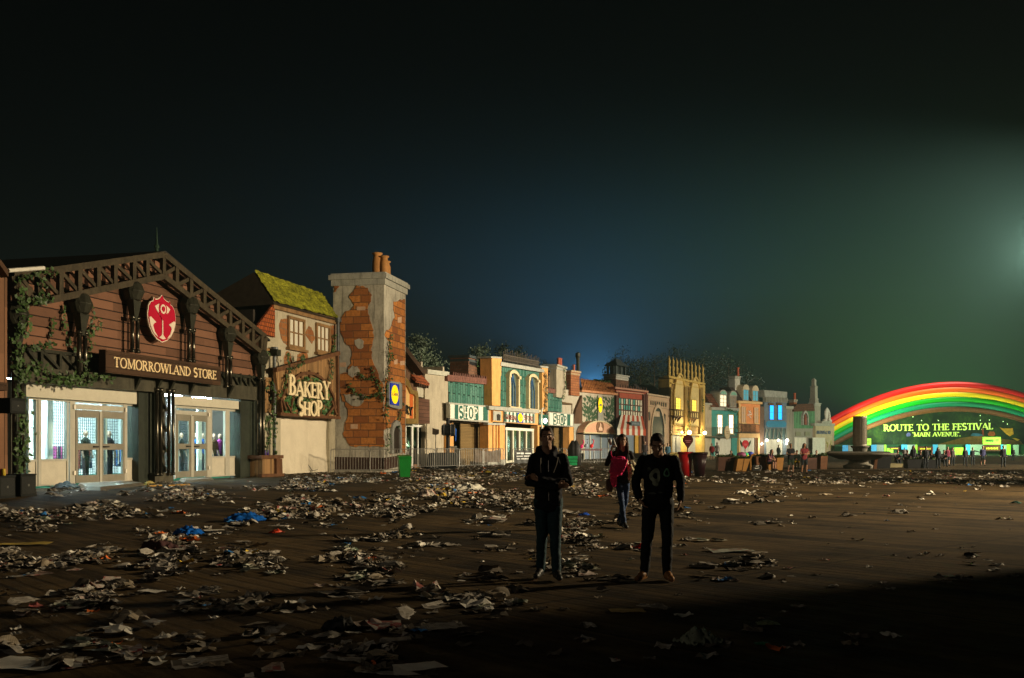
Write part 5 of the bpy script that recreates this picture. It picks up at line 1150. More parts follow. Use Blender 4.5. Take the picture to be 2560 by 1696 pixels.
mb = MB(); mb.box(bb[0]-.03, bb[1]+.03, .77, 2.43, bb[2], bb[2]+1.1); mb.build('brick_foot', DBR, rc)

# ================================================================ 8 beige house
W9 = Wall(1619, W8.Yat(1042)+.3, 2500, 'D'); W = W9
bh = W.thing('beige_stone_house', 'plain beige house with a row of small windows and a pointed archway', 'house')
u0, z0 = W.uz(1080, 1190, 0); ua, _ = W.uz(1212, 1190, 0); zs = W.uz(1080, 960, 0)[1]
BEI = M('beige_plaster', (.46, .31, .19), .8, .12, 1.5, 0, .2, 12, streak=.3)
mb = MB(); W.poly(mb, [(1040, 1200), (1040, 540), (1278, 578), (1278, 1200)], -.3, 0); uA, uB = W.uz(1040, 900)[0], W.uz(1278, 900)[0]; mb.box(uA, uB, 5.7, 6, 0, 8); mb.box(uA, uA+.2, .3, 6, 0, 8); mb.build('wall', BEI, bh)
mb = MB(); ax = arch(u0-.4, ua+.4, .02, zs, 14, .25); bx = arch(u0, ua, .02, zs, 14, .25); mb.ring(ax, bx, -.15, 0); mb.build('arch_surround', M('arch_beige', (.46, .34, .22), .8), bh)
mb = MB(); mb.poly(bx, -.06, -.02); mb.build('archway', M('dark_archway', (.03, .035, .03), .6), bh)
mb = MB()
for i in range(8): W.poly(mb, [(1074+i*23, 618+i*3.4), (1086+i*23, 620+i*3.4), (1086+i*23, 664+i*3.4), (1074+i*23, 662+i*3.4)], .01, .05)
W.poly(mb, [(1052, 745), (1062, 738), (1072, 760), (1070, 830), (1055, 838)], .01, .05); W.poly(mb, [(1220, 770), (1230, 758), (1238, 778), (1236, 870), (1222, 878)], .01, .05)
mb.build('window', M('dark_window', (.06, .04, .03), .5), bh)
mb = MB(); W.poly(mb, [(1042, 598), (1278, 632), (1278, 640), (1042, 606)], 0, .14); W.poly(mb, [(1042, 672), (1278, 706), (1278, 712), (1042, 678)], 0, .14); W.poly(mb, [(1104, 730), (1172, 738), (1172, 795), (1104, 790)], 0, .08); W.poly(mb, [(1036, 536), (1280, 574), (1280, 592), (1036, 554)], 0, .3); mb.build('string_course', M('arch_beige', (.46, .34, .22)), bh)
mb = MB(); a = [W.uz(x, y, -3) for x, y in ((985, 560), (1030, 432), (1248, 452), (1245, 580))]; b = [(a[0][0], 3, a[0][1]), (a[1][0], 5, a[1][1]), (a[2][0], 5, a[2][1]), (a[3][0], 3, a[3][1])]
mb.add(b+[(x, y+.3, z-.2) for x, y, z in b], [(0, 1, 2, 3), (7, 6, 5, 4), (0, 3, 7, 4), (1, 5, 6, 2), (0, 4, 5, 1), (3, 2, 6, 7)]); mb.build('slate_roof', BRICK('slate', (.07, .055, .05), (.05, .04, .04), (.02, .02, .02), .5, .4, .02), bh)
mb = MB(); W.poly(mb, [(1205, 550), (1212, 500), (1240, 470), (1248, 450), (1245, 555)], -2.8, -2.5); mb.build('white_gable_edge', M('white_render', (.5, .48, .4)), bh)

# ================================================================ 9 yellow arcade house
W10 = Wall(1672, W9.Yat(1268)+.2, 2494, 'D'); W = W10
yh = W.thing('yellow_palace', 'tall yellow house with two pointed arches, lit windows and a finial parapet', 'house')
YEL = M('yellow_plaster', (.50, .34, .09), .75, .15, 1.2, 0, .2, 12, streak=.4); CRM = M('cream_wall', (.60, .46, .19), .75, .12, 1, 0, .15, 14, streak=.25); LAT = BRICK('brown_lattice', (.26, .12, .05), (.18, .08, .03), (.5, .36, .12), .28, .22, .05); DY = M('dark_ochre', (.24, .15, .04), .7, .3, 3, 0, .3)
mb = MB(); W.poly(mb, [(1278, 1195), (1278, 350), (1668, 435), (1660, 1190)], -.3, 0); uA, uB = W.uz(1278, 900)[0], W.uz(1660, 900)[0]; zt = W.uz(1278, 360)[1]; mb.box(uA, uA+.3, .3, 1.6, 0, zt); mb.box(uA, uB, 1.3, 1.6, 0, zt-.5); mb.build('wall', YEL, yh)
mb = MB(); W.poly(mb, [(1312, 430), (1478, 462), (1478, 645), (1312, 620)], .02, .15); W.poly(mb, [(1494, 465), (1648, 492), (1648, 668), (1494, 646)], .02, .15); W.poly(mb, [(1316, 888), (1450, 905), (1450, 985), (1316, 975)], .02, .15); W.poly(mb, [(1506, 905), (1622, 915), (1622, 985), (1506, 980)], .02, .15); mb.build('lattice_panel', LAT, yh)
mb = MB(); mc = MB()
for x0, x1, ys, yb in ((1318, 1446, 610, 880), (1494, 1612, 640, 895)):
    u0, z0 = W.uz(x0, yb, .2); u1, _ = W.uz(x1, yb, .2); zs = W.uz(x0, ys, .2)[1]; mc.poly(arch(u0, u1, z0, zs, 14, .28), -.24, -.16)
    mb.ring(arch(u0-.22, u1+.22, z0, zs, 14, .28), arch(u0+.06, u1-.06, z0+.01, zs, 14, .28), -.45, -.15)
mc.build('arch_field', CRM, yh); mb.build('arch_moulding', YEL, yh)
mb = MB()
for x0, x1 in ((1450, 1484), (1618, 1645)): W.box(mb, x0, 470, 985, x1, .1, .5)
W.box(mb, 1296, 470, 1190, 1310, .05, .3)
mb.build('pilaster', DY, yh)
mb = MB(); W.poly(mb, [(1274, 345), (1670, 428), (1670, 450), (1274, 368)], -.3, .5); W.poly(mb, [(1300, 420), (1660, 485), (1660, 495), (1300, 430)], 0, .25); W.poly(mb, [(1310, 975), (1640, 985), (1640, 1002), (1310, 992)], 0, .5); mb.build('cornice', YEL, yh)
mb = MB()
for i in range(10):
    f = i/9; x = 1272+f*(1636-1272) if i else 1270; y = 348+f*75; u, z = W.uz(x+4, y, .1); h = 2.7
    mb.lathe([(.26, 0), (.26, .5), (.20, .6), (.26, 1.0), (.30, 1.25), (.16, 1.5), (.20, 1.9), (.24, 2.2), (.10, 2.5), (.02, 2.9)], (u, -.1, z), 8)
mb.build('finial', YEL, yh, True)
for x0, x1, yt, yb in ((1342, 1398, 582, 715), (1518, 1570, 605, 735)):
    window(W, yh, x0, yt, x1, yb, 2, 4, YEL, EM('yellow_lit_pane', (1, .72, .10), 1.1), .25, .1, .1)
mb = MB()
for x0, x1, yt, yb in ((1330, 1432, 708, 790), (1508, 1598, 735, 810)):
    u0, z1 = W.uz(x0, yt, .9); u1, _ = W.uz(x1, yt, .9); z0 = W.uz(x0, yb, .9)[1]; mb.box(u0, u1, -.95, -.2, z1-.12, z1); mb.box(u0, u1, -.95, -.25, z0, z0+.15)
    for k in range(5): a = u0+(u1-u0)*k/4.4; mb.box(a, a+.14, -.95, -.85, z0+.15, z1-.12)
    for k in (.2, .5, .8): a = u0+(u1-u0)*k; mb.add([(a-.1, -.2, z0), (a+.1, -.2, z0), (a+.1, -.85, z0), (a-.1, -.85, z0), (a-.1, -.2, z0-.8), (a+.1, -.2, z0-.8)], [(0, 1, 2, 3), (4, 5, 1, 0), (0, 3, 4), (1, 5, 2), (3, 2, 5, 4)])
mb.build('balcony', M('balcony_wood', (.11, .06, .02), .7), yh)
mb = MB(); W.poly(mb, [(1312, 992), (1398, 996), (1398, 1180), (1312, 1182)], .0, .06); W.poly(mb, [(1480, 1000), (1560, 1004), (1560, 1180), (1480, 1180)], 0, .06); mb.build('curtain', M('grey_cloth', (.42, .42, .36), .9, .15, 3), yh)
mb = MB(); a_, z0 = W.uz(1345, 1178, .08); b_, _ = W.uz(1392, 1178, .08); mb.poly(arch(a_, b_, z0, W.uz(1345, 1050, .08)[1], 10), -.2, -.08); mb.build('grey_niche', M('arch_stone', (.25, .26, .25)), yh)
ivy(W, 'ivy winding down the centre pilaster of the yellow house', [[(1475, 640), (1490, 700), (1480, 800), (1500, 880), (1470, 950)], [(1630, 560), (1645, 650), (1630, 760)]], .6, .2, .28, 8)
for i, (x, y, l) in enumerate(((1495, 966, 'glowing round lamp on the middle of the yellow house'), (1662, 970, 'glowing round lamp at the right edge of the yellow house'), (1415, 962, 'dim glowing lamp on the left of the yellow house'))):
    r = W.thing('wall_lamp', l, 'lamp', 'globe lamps on the yellow house'); u, z = W.uz(x, y, .9); s_ = (.30, .27, .14)[i]; mb = MB(); mb.ell((u, -.9, z), (s_,)*3, 12); mb.build('globe', EM('warm_globe', (1, .80, .42), 16), r, True); mb = MB(); mb.tube([(u, -.1, z+.3), (u, -.9, z+.3+s_*.2)], .05, 6); mb.build('arm', IRON, r)
    lamp('lamp_light', W.world(u, -1.4, z), (900, 750, 300)[i], (1, .75, .35), .2).parent = None

# ================================================================ 10 far houses
def W_next(px, Wp, x, vpx): return Wall(px, Wp.Yat(x), vpx, 'E')
WE = Wall(1763, W10.Yat(1662)+1, 3000, 'E'); W = WE
def strip_house(W, name, label, pts, m, top=None):
    r = W.thing(name, label, 'house'); mb = MB(); W.poly(mb, pts, -6, 0); mb.build('wall', m, r)
    if top: mb = MB(); W.poly(mb, top, -.2, .25); mb.build('parapet', GST, r)
    return r
strip_house(W, 'grey_plaster_house', 'narrow grey plaster house beside the yellow one', [(112, 1240), (112, 540), (196, 548), (196, 1240)], M('warm_plaster', (.4, .34, .24)), [(108, 526), (200, 534), (200, 556), (108, 548)])
TEAL = M('teal_plaster', (.06, .28, .25), .7, .18, 1.2, 0, .15, 12, streak=.3)
W11 = Wall(1779, WE.Yat(190), 3100, 'E'); W = W11
th = W.thing('teal_house', 'teal balcony house with two lit windows and green arched dormers', 'house')
mb = MB(); W.poly(mb, [(192, 1190), (192, 600), (528, 620), (515, 1185), (440, 1190), (440, 945), (232, 945), (232, 1190)], -.3, 0); uA, uB = W.uz(192, 900)[0], W.uz(520, 900)[0]; mb.box(uA, uB, 5.7, 6, 0, 9); mb.build('wall', TEAL, th)
mb = MB(); W.poly(mb, [(190, 578), (532, 592), (532, 626), (190, 612)], -.2, .5); mb.build('cornice', M('cornice_stone', (.33, .33, .29)), th)
MSR = M('mansard_slate', (.045, .03, .025), .7, .3, 2, 0, .3); RUST = M('rust_roof', (.22, .08, .03), .8, .3, 2, 0, .3)
def mansard(W, root, x0, x1, yb0, yb1, yt0, yt1, m, ins=.25):
    a = W.uz(x0, yb0, .3); b = W.uz(x1, yb1, .3); c = W.uz(x0, yt0, -1.2); d = W.uz(x1, yt1, -1.2); mb = MB()
    mb.add([(a[0], -.3, a[1]), (b[0], -.3, b[1]), (b[0]-ins, 1.2, d[1]), (a[0]+ins, 1.2, c[1]), (a[0], 4, a[1]), (b[0], 4, b[1]), (b[0]-ins, 3, d[1]), (a[0]+ins, 3, c[1])], [(0, 1, 2, 3), (3, 2, 6, 7), (0, 3, 7, 4), (1, 5, 6, 2), (7, 6, 5, 4)])
    mb.build('mansard_roof', m, root)
mansard(W, th, 196, 525, 582, 594, 420, 440, BRICK('rust_slate', (.20, .07, .03), (.08, .03, .02), (.03, .015, .01), .6, .4, .03))
def dormer(W, root, x0, x1, yt, ys, yb, d, wall, head, pane, cols=2, rows=3):
    u0, z0 = W.uz(x0, yb, d); u1, _ = W.uz(x1, yb, d); zs = W.uz(x0, ys, d)[1]; zt = W.uz(x0, yt, d)[1]; c = (u0+u1)/2; r = (u1-u0)/2; rz = zt-zs
    P = [(c+(r+.12)*math.cos(PI*i/12), zs+rz*math.sin(PI*i/12)) for i in range(13)]
    mb = MB(); mb.poly([(u0, z0), (u1, z0)]+[(u1, zs), (u0, zs)], -d, 1.5); mb.poly([(u0-.15, zs-.1), (u1+.15, zs-.1)]+P, -d-.1, 1.5); dm = mb.build('dormer', wall, root)
    mb = MB(); mb.poly([(c+(r-.15)*math.cos(PI*i/12), zs+.05+(rz-.25)*math.sin(PI*i/12)) for i in range(13)], -d-.16, -d-.1); mb.build('arched_head', head, dm)
    mb = MB(); mb.box(u0+.12, u1-.12, -d-.03, -d-.004, z0+.1, zs-.12); mb.build('pane', pane, dm)
    mb = MB(); fw = .07
    for k in range(cols+1): a = u0+.12+(u1-u0-.24)*k/cols; mb.box(a-fw/2, a+fw/2, -d-.08, -d-.032, z0+.1, zs-.12)
    for k in range(rows+1): b = z0+.1+(zs-.22-z0)*k/rows; mb.box(u0+.1, u1-.1, -d-.07, -d-.033, b-fw/2, b+fw/2)
    mb.build('frame', M('cornice_stone', (.33, .33, .29)), dm)
dormer(W, th, 288, 372, 362, 420, 575, .2, GST, M('mint_head', (.2, .42, .32)), EM('pale_lit_pane', (.95, .85, .6), .7))
dormer(W, th, 414, 494, 375, 432, 578, .2, GST, M('mint_head', (.2, .42, .32)), M('dim_pane', (.25, .2, .16), .3))
BROWNF = M('brown_timber', (.12, .055, .025))
for x0, x1 in ((256, 320), (395, 455)):
    window(W, th, x0, 668, x1, 912, 2, 4, M('cream_stone', (.58, .47, .27)), EM('bright_lit_pane', (1, .9, .68), 2.2), .1, .14, .12)
def railing(W, root, x0, yt, yb, x1, yt1, d, n, m, name='balcony_railing', thick=.05):
    u0, z1 = W.uz(x0, yt, d); u1, z1b = W.uz(x1, yt1, d); z0 = W.uz(x0, yb, d)[1]; mb = MB(); z1 = (z1+z1b)/2
    mb.box(u0, u1, -d-.04, -d+.04, z1-.08, z1); mb.box(u0, u1, -d-.03, -d+.03, z0+.1, z0+.16); mb.box(u0, u1, -d, -.0, z0-.1, z0)
    for i in range(n+1): a = u0+(u1-u0)*i/n; mb.box(a-thick/2, a+thick/2, -d-.02, -d+.02, z0, z1-.08)
    mb.build(name, m, root)
railing(W, th, 196, 826, 938, 512, 832, 1.2, 26, M('black_iron', (.03, .03, .028), .5), thick=.07)
mb = MB(); W.box(mb, 196, 935, 950, 515, .0, 1.3); mb.build('balcony_slab', M('slab_dark', (.09, .09, .07)), th)
mb = MB(); u0, z1 = W.uz(232, 948, -.15); u1, _ = W.uz(442, 948, -.15); V = []
def cloth(W, root, x0, yt, x1, d=-.12, m=None, zb=.05, rows=8, cols=24):
    u0, z1 = W.uz(x0, yt, d); u1, _ = W.uz(x1, yt, d); mb = MB(); V = []
    for j in range(rows+1):
        for i in range(cols+1):
            u = u0+(u1-u0)*i/cols; z = zb+(z1-zb)*j/rows; V.append((u, -d+.06*math.sin(u*4.1)+.04*mnoise.noise(Vector((u*2, z, 1))), z))
    mb.add(V, [(j*(cols+1)+i, j*(cols+1)+i+1, (j+1)*(cols+1)+i+1, (j+1)*(cols+1)+i) for j in range(rows) for i in range(cols)])
    return mb.build('curtain', m or M('pale_cloth_far', (.62, .60, .50), .85, .1, 1), root, True)
cloth(W, th, 230, 945, 440)
r = W.thing('round_cafe_sign', 'round cream sign hung on the teal balcony', 'sign'); cu, cz = W.uz(382, 892, 1.5); mb = MB(); disc(mb, cu, cz, .98, 1.15, -1.55, .12); mb.build('board', M('cream_sign', (.52, .42, .26)), r)
mb = MB(); mb.box(cu-.5, cu+.5, -1.58, -1.56, cz+.1, cz+.18); mb.box(cu-.42, cu+.42, -1.58, -1.56, cz-.18, cz-.1); mb.build('lettering', M('brown_paint', (.2, .1, .05)), r)
ivy(W, 'dark ivy between the teal and the orange house', [[(350, 600), (430, 615), (500, 640), (510, 720), (500, 850)]], .6, .25, .34, 7)

W12 = Wall(1847, W11.Yat(515), 3250, 'E'); W = W12
oh = W.thing('orange_house', 'orange balcony house with two blue arched dormers', 'house')
ORH = M('orange_wall', (.78, .30, .11), .75, .15, 1.5, 0, .15, 14, streak=.2); ORL = M('pale_orange', (.74, .46, .20), .7, .12, 2, 0, .15)
mb = MB(); W.poly(mb, [(525, 1150), (525, 530), (785, 545), (780, 1170), (740, 1165), (740, 955), (540, 955), (540, 1150)], -.3, 0); uA, uB = W.uz(525, 900)[0], W.uz(780, 900)[0]; mb.box(uA, uB, 5.7, 6, 0, 10); mb.build('wall', ORH, oh)
mb = MB(); W.poly(mb, [(520, 500), (815, 516), (815, 546), (520, 530)], -.2, .6); W.poly(mb, [(526, 895), (780, 898), (780, 956), (526, 952)], 0, .3); W.poly(mb, [(526, 530), (548, 531), (548, 900), (526, 898)], 0, .15); W.box(mb, 526, 955, 1150, 545, -.1, .25); W.box(mb, 762, 955, 1170, 780, -.1, .25); mb.build('cornice', ORL, oh)
mansard(W, oh, 500, 790, 500, 516, 345, 365, MSR)
dormer(W, oh, 574, 644, 298, 355, 497, .25, M('cream_dormer', (.6, .5, .34), .7), M('cream_dormer', (.6, .5, .34)), EM('blue_pane', (.08, .35, .45), .35), 2, 2)
dormer(W, oh, 690, 760, 310, 368, 505, .25, M('cream_dormer', (.6, .5, .34)), M('cream_dormer', (.6, .5, .34)), EM('blue_pane', (.08, .35, .45), .35), 2, 2)
window(W, oh, 552, 570, 608, 775, 2, 4, ORL, M('peach_pane', (.62, .42, .30), .4, .1), .1, .12, .1); window(W, oh, 708, 580, 762, 780, 2, 4, ORL, M('peach_pane', (.62, .42, .30)), .1, .12, .1)
mb = MB(); bar(W, mb, (640, 625), (675, 650), .1, .16, .05); bar(W, mb, (665, 620), (645, 665), .1, .16, .05); bar(W, mb, (630, 680), (685, 665), .12, .16, .05); bar(W, mb, (655, 690), (675, 715), .1, .16, .05); mb.build('wall_lettering', M('white_letters', (.8, .7, .6)), oh)
railing(W, oh, 528, 782, 888, 778, 788, .9, 16, M('dark_balusters', (.06, .035, .025), .6), thick=.16)
cloth(W, oh, 540, 955, 725); mb = MB(); W.box(mb, 726, 955, 1165, 762, -.2, 0); mb.build('brown_panel', M('brown_paint', (.2, .1, .05)), oh)
mb = MB(); W.poly(mb, [(778, 570), (838, 575), (838, 1180), (780, 1175)], -5, -.05); mb.build('side_strip', M('brown_side', (.16, .10, .07), .8), oh)
rc, bb = chimney(W, 'slim grey chimney with a red pot beside the dormers', (478, 210, 520, 540), -2.0, -.9, (M('white_render', (.5, .48, .4)), GST), [(512, 1.6, .26, TC)])
W13 = Wall(1911, W12.Yat(838), 3400, 'E'); W = W13
bl = W.thing('blue_house', 'slate blue house with two glowing blue windows and a blue sign band', 'house')
SLB = M('slate_blue_wall', (.15, .19, .23), .75, .2, 1.5, 0, .2, 14, streak=.4)
mb = MB(); W.poly(mb, [(838, 1165), (838, 480), (1112, 490), (1108, 1160), (1062, 1160), (1062, 970), (862, 970), (862, 1165)], -.3, 0); uA, uB = W.uz(838, 900)[0], W.uz(1110, 900)[0]; mb.box(uA, uB, 5.7, 6, 0, 9); mb.build('wall', SLB, bl)
mb = MB(); W.poly(mb, [(836, 370), (1116, 392), (1116, 465), (842, 455)], -.6, .8); mb.build('parapet', M('cornice_stone', (.33, .33, .29)), bl)
mb = MB()
for i in range(15):
    x = 852+i*18.3; u, z = W.uz(x, 458+i*.7, .5); mb.box(u-.1, u+.1, -.7, 0, z-.85, z)
mb.build('corbels', GST, bl)
for x0, x1 in ((896, 952), (998, 1052)):
    window(W, bl, x0, 552, x1, 735, 1, 2, SLB, EM('blue_lit_pane', (.01, .30, 1), 2.4), .05, .1, .12); mb = MB(); W.box(mb, x0, 528, 552, x1, 0, .3); mb.build('lintel', BROWNF, bl)
mb = MB(); W.poly(mb, [(850, 738), (1112, 740), (1112, 836), (850, 832)], 0, .3); mb.build('sign_frame', SLB, bl)
mb = MB(); P = [W.uz(x, y, .4) for x, y in ((862, 770), (885, 748), (1085, 750), (1105, 772), (1105, 805), (1085, 826), (885, 824), (862, 802))]; mb.poly(P, -.4, -.3); mb.build('sign_band', M('bright_blue_band', (.03, .20, .36), .5, .2), bl)
mb = MB(); W.poly(mb, [(852, 842), (1110, 842), (1110, 968), (852, 965)], 0, .12); mb.build('dark_band', M('band_glass', (.05, .08, .09), .4), bl)
mb = MB()
for i in range(6): bar(W, mb, (858+i*49, 842), (852+i*49, 966), .25, .16, .1)
for a, b in (((870, 850), (905, 960)), ((965, 850), (945, 960)), ((1015, 850), (1060, 960))): bar(W, mb, a, b, .22, .12, .05)
mb.build('band_posts', M('grey_posts', (.26, .27, .24), .6), bl)
cloth(W, bl, 860, 975, 1062)
for i, (x, y, e_) in enumerate(((866, 985, .26), (1008, 985, .2), (1118, 988, .3), (805, 1030, .2), (1110, 1025, .18))):
    r = W.thing('wall_lamp', ['glowing white lamp left above the curtain of the blue house', 'glowing white lamp in the middle above the curtain of the blue house', 'brightest white lamp right of the blue house curtain', 'glowing white lantern between the orange and the blue house', 'lower white lamp right of the blue house curtain'][i], 'lamp', 'white lamps on the blue house'); u, z = W.uz(x, y, .6); mb = MB(); mb.ell((u, -.6, z), (e_*1.2, e_*.8, e_), 10); mb.build('globe', EM('white_globe', (1, .95, .75), 12), r, True); mb = MB(); mb.tube([(u, 0, z+.25), (u, -.6, z+e_*.9)], .04, 5); mb.build('arm', IRON, r)
    if i in (0, 2, 3): lamp('lamp_light', W.world(u, -1.3, z-.2), 200, (1, .9, .65), .2)
W14 = Wall(1966, W13.Yat(1108), 3600, 'E'); W = W14
strip_house(W, 'grey_slatted_house', 'narrow grey house strip between the blue and the green house', [(1108, 1150), (1108, 580), (1196, 586), (1205, 1150)], PLANK('grey_boards', (.24, .22, .18), .3, 0, .2), [(1104, 566), (1198, 570), (1198, 604), (1104, 600)])
W15 = Wall(1984, W14.Yat(1196), 3800, 'E'); W = W15
gh = W.thing('green_plank_house', 'green plank house with a small statue niche', 'house')
mb = MB(); W.poly(mb, [(1196, 628), (1456, 622), (1456, 840), (1196, 840)], -6, 0); mb.build('green_wall', PLANK('green_boards', (.09, .22, .11), .28, 0, .35), gh)
mb = MB(); W.poly(mb, [(1196, 840), (1466, 840), (1460, 1150), (1196, 1150)], -6, -.06); mb.build('grey_base', M('grey_base_plaster', (.27, .26, .21), .8, .15, 2, 0, .2, 14, streak=.3), gh)
mb = MB(); W.poly(mb, [(1198, 590), (1240, 545), (1430, 535), (1455, 600), (1456, 628), (1196, 634)], -.6, .3); mb.build('brown_roof', BRICK('brown_tiles', (.16, .07, .04), (.10, .045, .03), (.03, .02, .01), .4, .35, .03), gh)
mb = MB(); a_, z0 = W.uz(1292, 800, .1); b_, _ = W.uz(1365, 800, .1); zs = W.uz(1292, 715, .1)[1]; mb.ring(arch(a_, b_, z0, zs, 10, .3), arch(a_+.35, b_-.35, z0+.01, zs, 10, .3), -.4, 0); ns = mb.build('niche_frame', M('cornice_stone', (.33, .33, .29)), gh)
mb = MB(); c = (a_+b_)/2; mb.lathe([(.35, 0), (.3, .8), (.38, 1.3), (.2, 1.6), (.22, 1.9), (.02, 2.1)], (c, -.25, z0+.1), 10); mb.build('statuette', M('red_stone', (.25, .09, .06)), ns)
mb = MB()
for x0, x1 in ((1224, 1284), (1338, 1398)): W.box(mb, x0, 880, 930, x1, -.03, .1)
mb.build('grey_panel', M('olive_panel', (.22, .22, .14)), gh)
cloth(W, gh, 1210, 950, 1358, .02)
chimney(W, 'short red chimney on the green plank house', (1198, 500, 600, 1236), -1.5, -.5, (OBR, GST), [(1208, 1.3, .24, TC)])
rc, bb = chimney(W, 'tall grey pinnacle right of the green plank house', (1452, 540, 840, 1524), -1.5, -.3, (M('pinnacle_stone', (.30, .28, .22), .8, .2, 2, 0, .3), GST))
mb = MB(); c = (bb[0]+bb[1])/2-.3; mb.lathe([(1.0, 0), (.85, .6), (.95, .8), (.75, 1.0), (.7, 3.0), (.85, 3.2), (.5, 3.4), (.45, 4.0), (.5, 4.5), (.1, 4.9)], (c, .9, bb[3]+.2), 4, PI/4, PI/4+2*PI); mb.build('spire', M('pinnacle_stone', (.3, .28, .22)), rc)
W16 = Wall(2038, W15.Yat(1462)-1, 3900, 'E'); W = W16
mo = W.thing('beige_memorial_house', 'low beige stone block house topped by a shell statue', 'house')
STN = M('sand_stone', (.46, .38, .24), .8, .15, 1.5, 0, .25, 12, streak=.35)
mb = MB(); W.poly(mb, [(1464, 1150), (1464, 790), (1694, 790), (1690, 1150)], -5, 0); mb.build('wall', STN, mo)
mb = MB(); W.poly(mb, [(1455, 776), (1702, 780), (1702, 812), (1455, 808)], -5.2, .4); W.poly(mb, [(1545, 752), (1660, 754), (1665, 778), (1540, 776)], -2, .0); mb.build('cornice', GST, mo)
mb = MB(); u0, z0 = W.uz(1478, 905, .1); u1, _ = W.uz(1650, 905, .1); word(mb, "ANGELO'S & MO", u0, z0, u1-u0, W.uz(1478, 868, .1)[1]-z0, -.1, .06, 1.5); mb.build('lettering', M('dull_blue_letters', (.10, .13, .18)), mo)
cloth(W, mo, 1424, 952, 1578, .5); mb = MB(); bar(W, mb, (1655, 985), (1652, 1080), .1, .1, .05); bar(W, mb, (1615, 1010), (1612, 1075), .1, .1, .05); bar(W, mb, (1598, 1000), (1600, 1030), .1, .08, .05); mb.build('yellow_streamers', M('yellow_ribbon', (.5, .45, .03)), mo)
r = W.thing('shell_statue', 'white oval shell statue standing on the beige stone block', 'statue'); c, z0 = W.uz(1606, 765, -.5); zt = W.uz(1606, 582, -.5)[1]; h = zt-z0
mb = MB(); mb.lathe([(.35, 0), (.5, .1*h), (.45, .12*h), (.78, .3*h), (.98, .5*h), (.85, .72*h), (.5, .88*h), (.2, .95*h), (.08, h)], (c, .5, z0), 16, sy=.45)
for s_ in (-1, 1): mb.lathe([(.5, 0), (.45, .15*h), (.1, .22*h)], (c+s_*.95, .5, z0), 8)
mb.build('shell', M('pale_statue', (.58, .54, .46), .7, .15, 3, 0, .4, 20), r, True); mb = MB(); mb.cap((c, .05, z0+.15*h), .28, (c, 0, z0+.5*h), .22); mb.ell((c, .0, z0+.6*h), (.2, .2, .26)); mb.build('figure', M('pale_statue', (.58, .54, .46)), r, True)
# ================================================================ 11 rainbow stage
YR = W16.Yat(1690)+12
def RP(x, y, dy=0): p = at(*cv('G', x, y), YR+dy); return p*1.0
s_ = .21124/F*YR
RB = thing('rainbow_arch', 'huge inflatable rainbow arch lit from below', 'arch', None, (at(*cv('G', 1550, 1137), YR).x, YR, 0))
cx = RB.location.x
cols = [('red', (.62, .003, .002)), ('orange', (.85, .12, .002)), ('yellow', (.85, .62, .002)), ('green', (.002, .38, .008)), ('teal', (.0, .22, .10)), ('brown', (.14, .06, .02))]
for i, (nm, c) in enumerate(cols):
    off = (i*57.5+28)*s_; mb = MB(); pts = []; z_ap = CH+(HZ-900-265*.21124)/F*YR-off
    for k in range(0, 97):
        xx = (-2300+4600*k/96)*s_; z = z_ap-1.99e-4/s_*xx*xx
        if z > -1: pts.append((xx, 0, z))
    mb.tube(pts, 33.5*s_, 14); t_ = mb.build(nm+'_tube', EM('rainbow_'+nm, c, .05) if nm != 'brown' else M('rainbow_brown', c, .6), RB, True)
    tag(t_, nm+' tube of the rainbow arch')
lamp('rainbow_light', at(2230, 1138, YR-10)+Vector((0, 0, 2.2)), 21000, (.95, 1, .6), .4, 110, at(2260, 1000, YR), .6)
lamp('rainbow_light', at(2560, 1138, YR-10)+Vector((0, 0, 2.2)), 3600, (.95, 1, .7), .4, 110, at(2480, 1000, YR), .6)
print('YR', YR)
# painted wall under the arch
r = thing('painted_wall', 'dark green painted wall below the rainbow with lit lettering', 'wall', None, (cx, YR+1.5, 0))
t = NT('painted_wall_green'); v = t.tc.outputs['Object']; n1 = t.noise(v, .35, 5, .7); n2 = t.noise(v, 2, 4)
t.color(t.mix(t.sstep(n1, .4, .7), (.004, .018, .008), t.mix(t.sstep(n2, .4, .6), (.010, .045, .012), (.03, .08, .010)))); t.b.inputs['Roughness'].default_value = .8
mb = MB(); P = []
for k in range(41):
    xx = (-1500+3000*k/40)*s_; z = CH+(HZ-900-590*.21124)/F*YR-1.96e-4/s_*xx*xx
    P.append((xx, max(z, .1)))
mb.poly([(P[-1][0], 0), (P[0][0], 0)]+P, 0, .3); mb.build('wall', t.m, r)
mb = MB(); rw = lambda x, y: ((cv('G', x, y)[0]-1280)/F*(YR+1.3)-cx, CH+(HZ-cv('G', x, y)[1])/F*(YR+1.3))
def lw(txt, x0, yb, x1, yb1, h, root=r, mat=None, y=-.15, bold=1.25):
    mb = MB(); u0, z0 = rw(x0, yb); u1, z1 = rw(x1, yb1); word(mb, txt, u0, z0, u1-u0, h*s_, y, .1, bold, 1, (z1-z0)/(u1-u0)); return mb.build('lettering', mat, root)
LG = EM('lit_letters', (.55, .85, .14), .6); LWh = EM('white_lit_letters', (.75, 1, .85), 1.0)
lw('ROUTE TO THE FESTIVAL', 706, 843, 2004, 822, 76, mat=LG, bold=1.1); lw("'MAIN AVENUE'.", 1048, 908, 1620, 904, 50, mat=LG, bold=1.15)
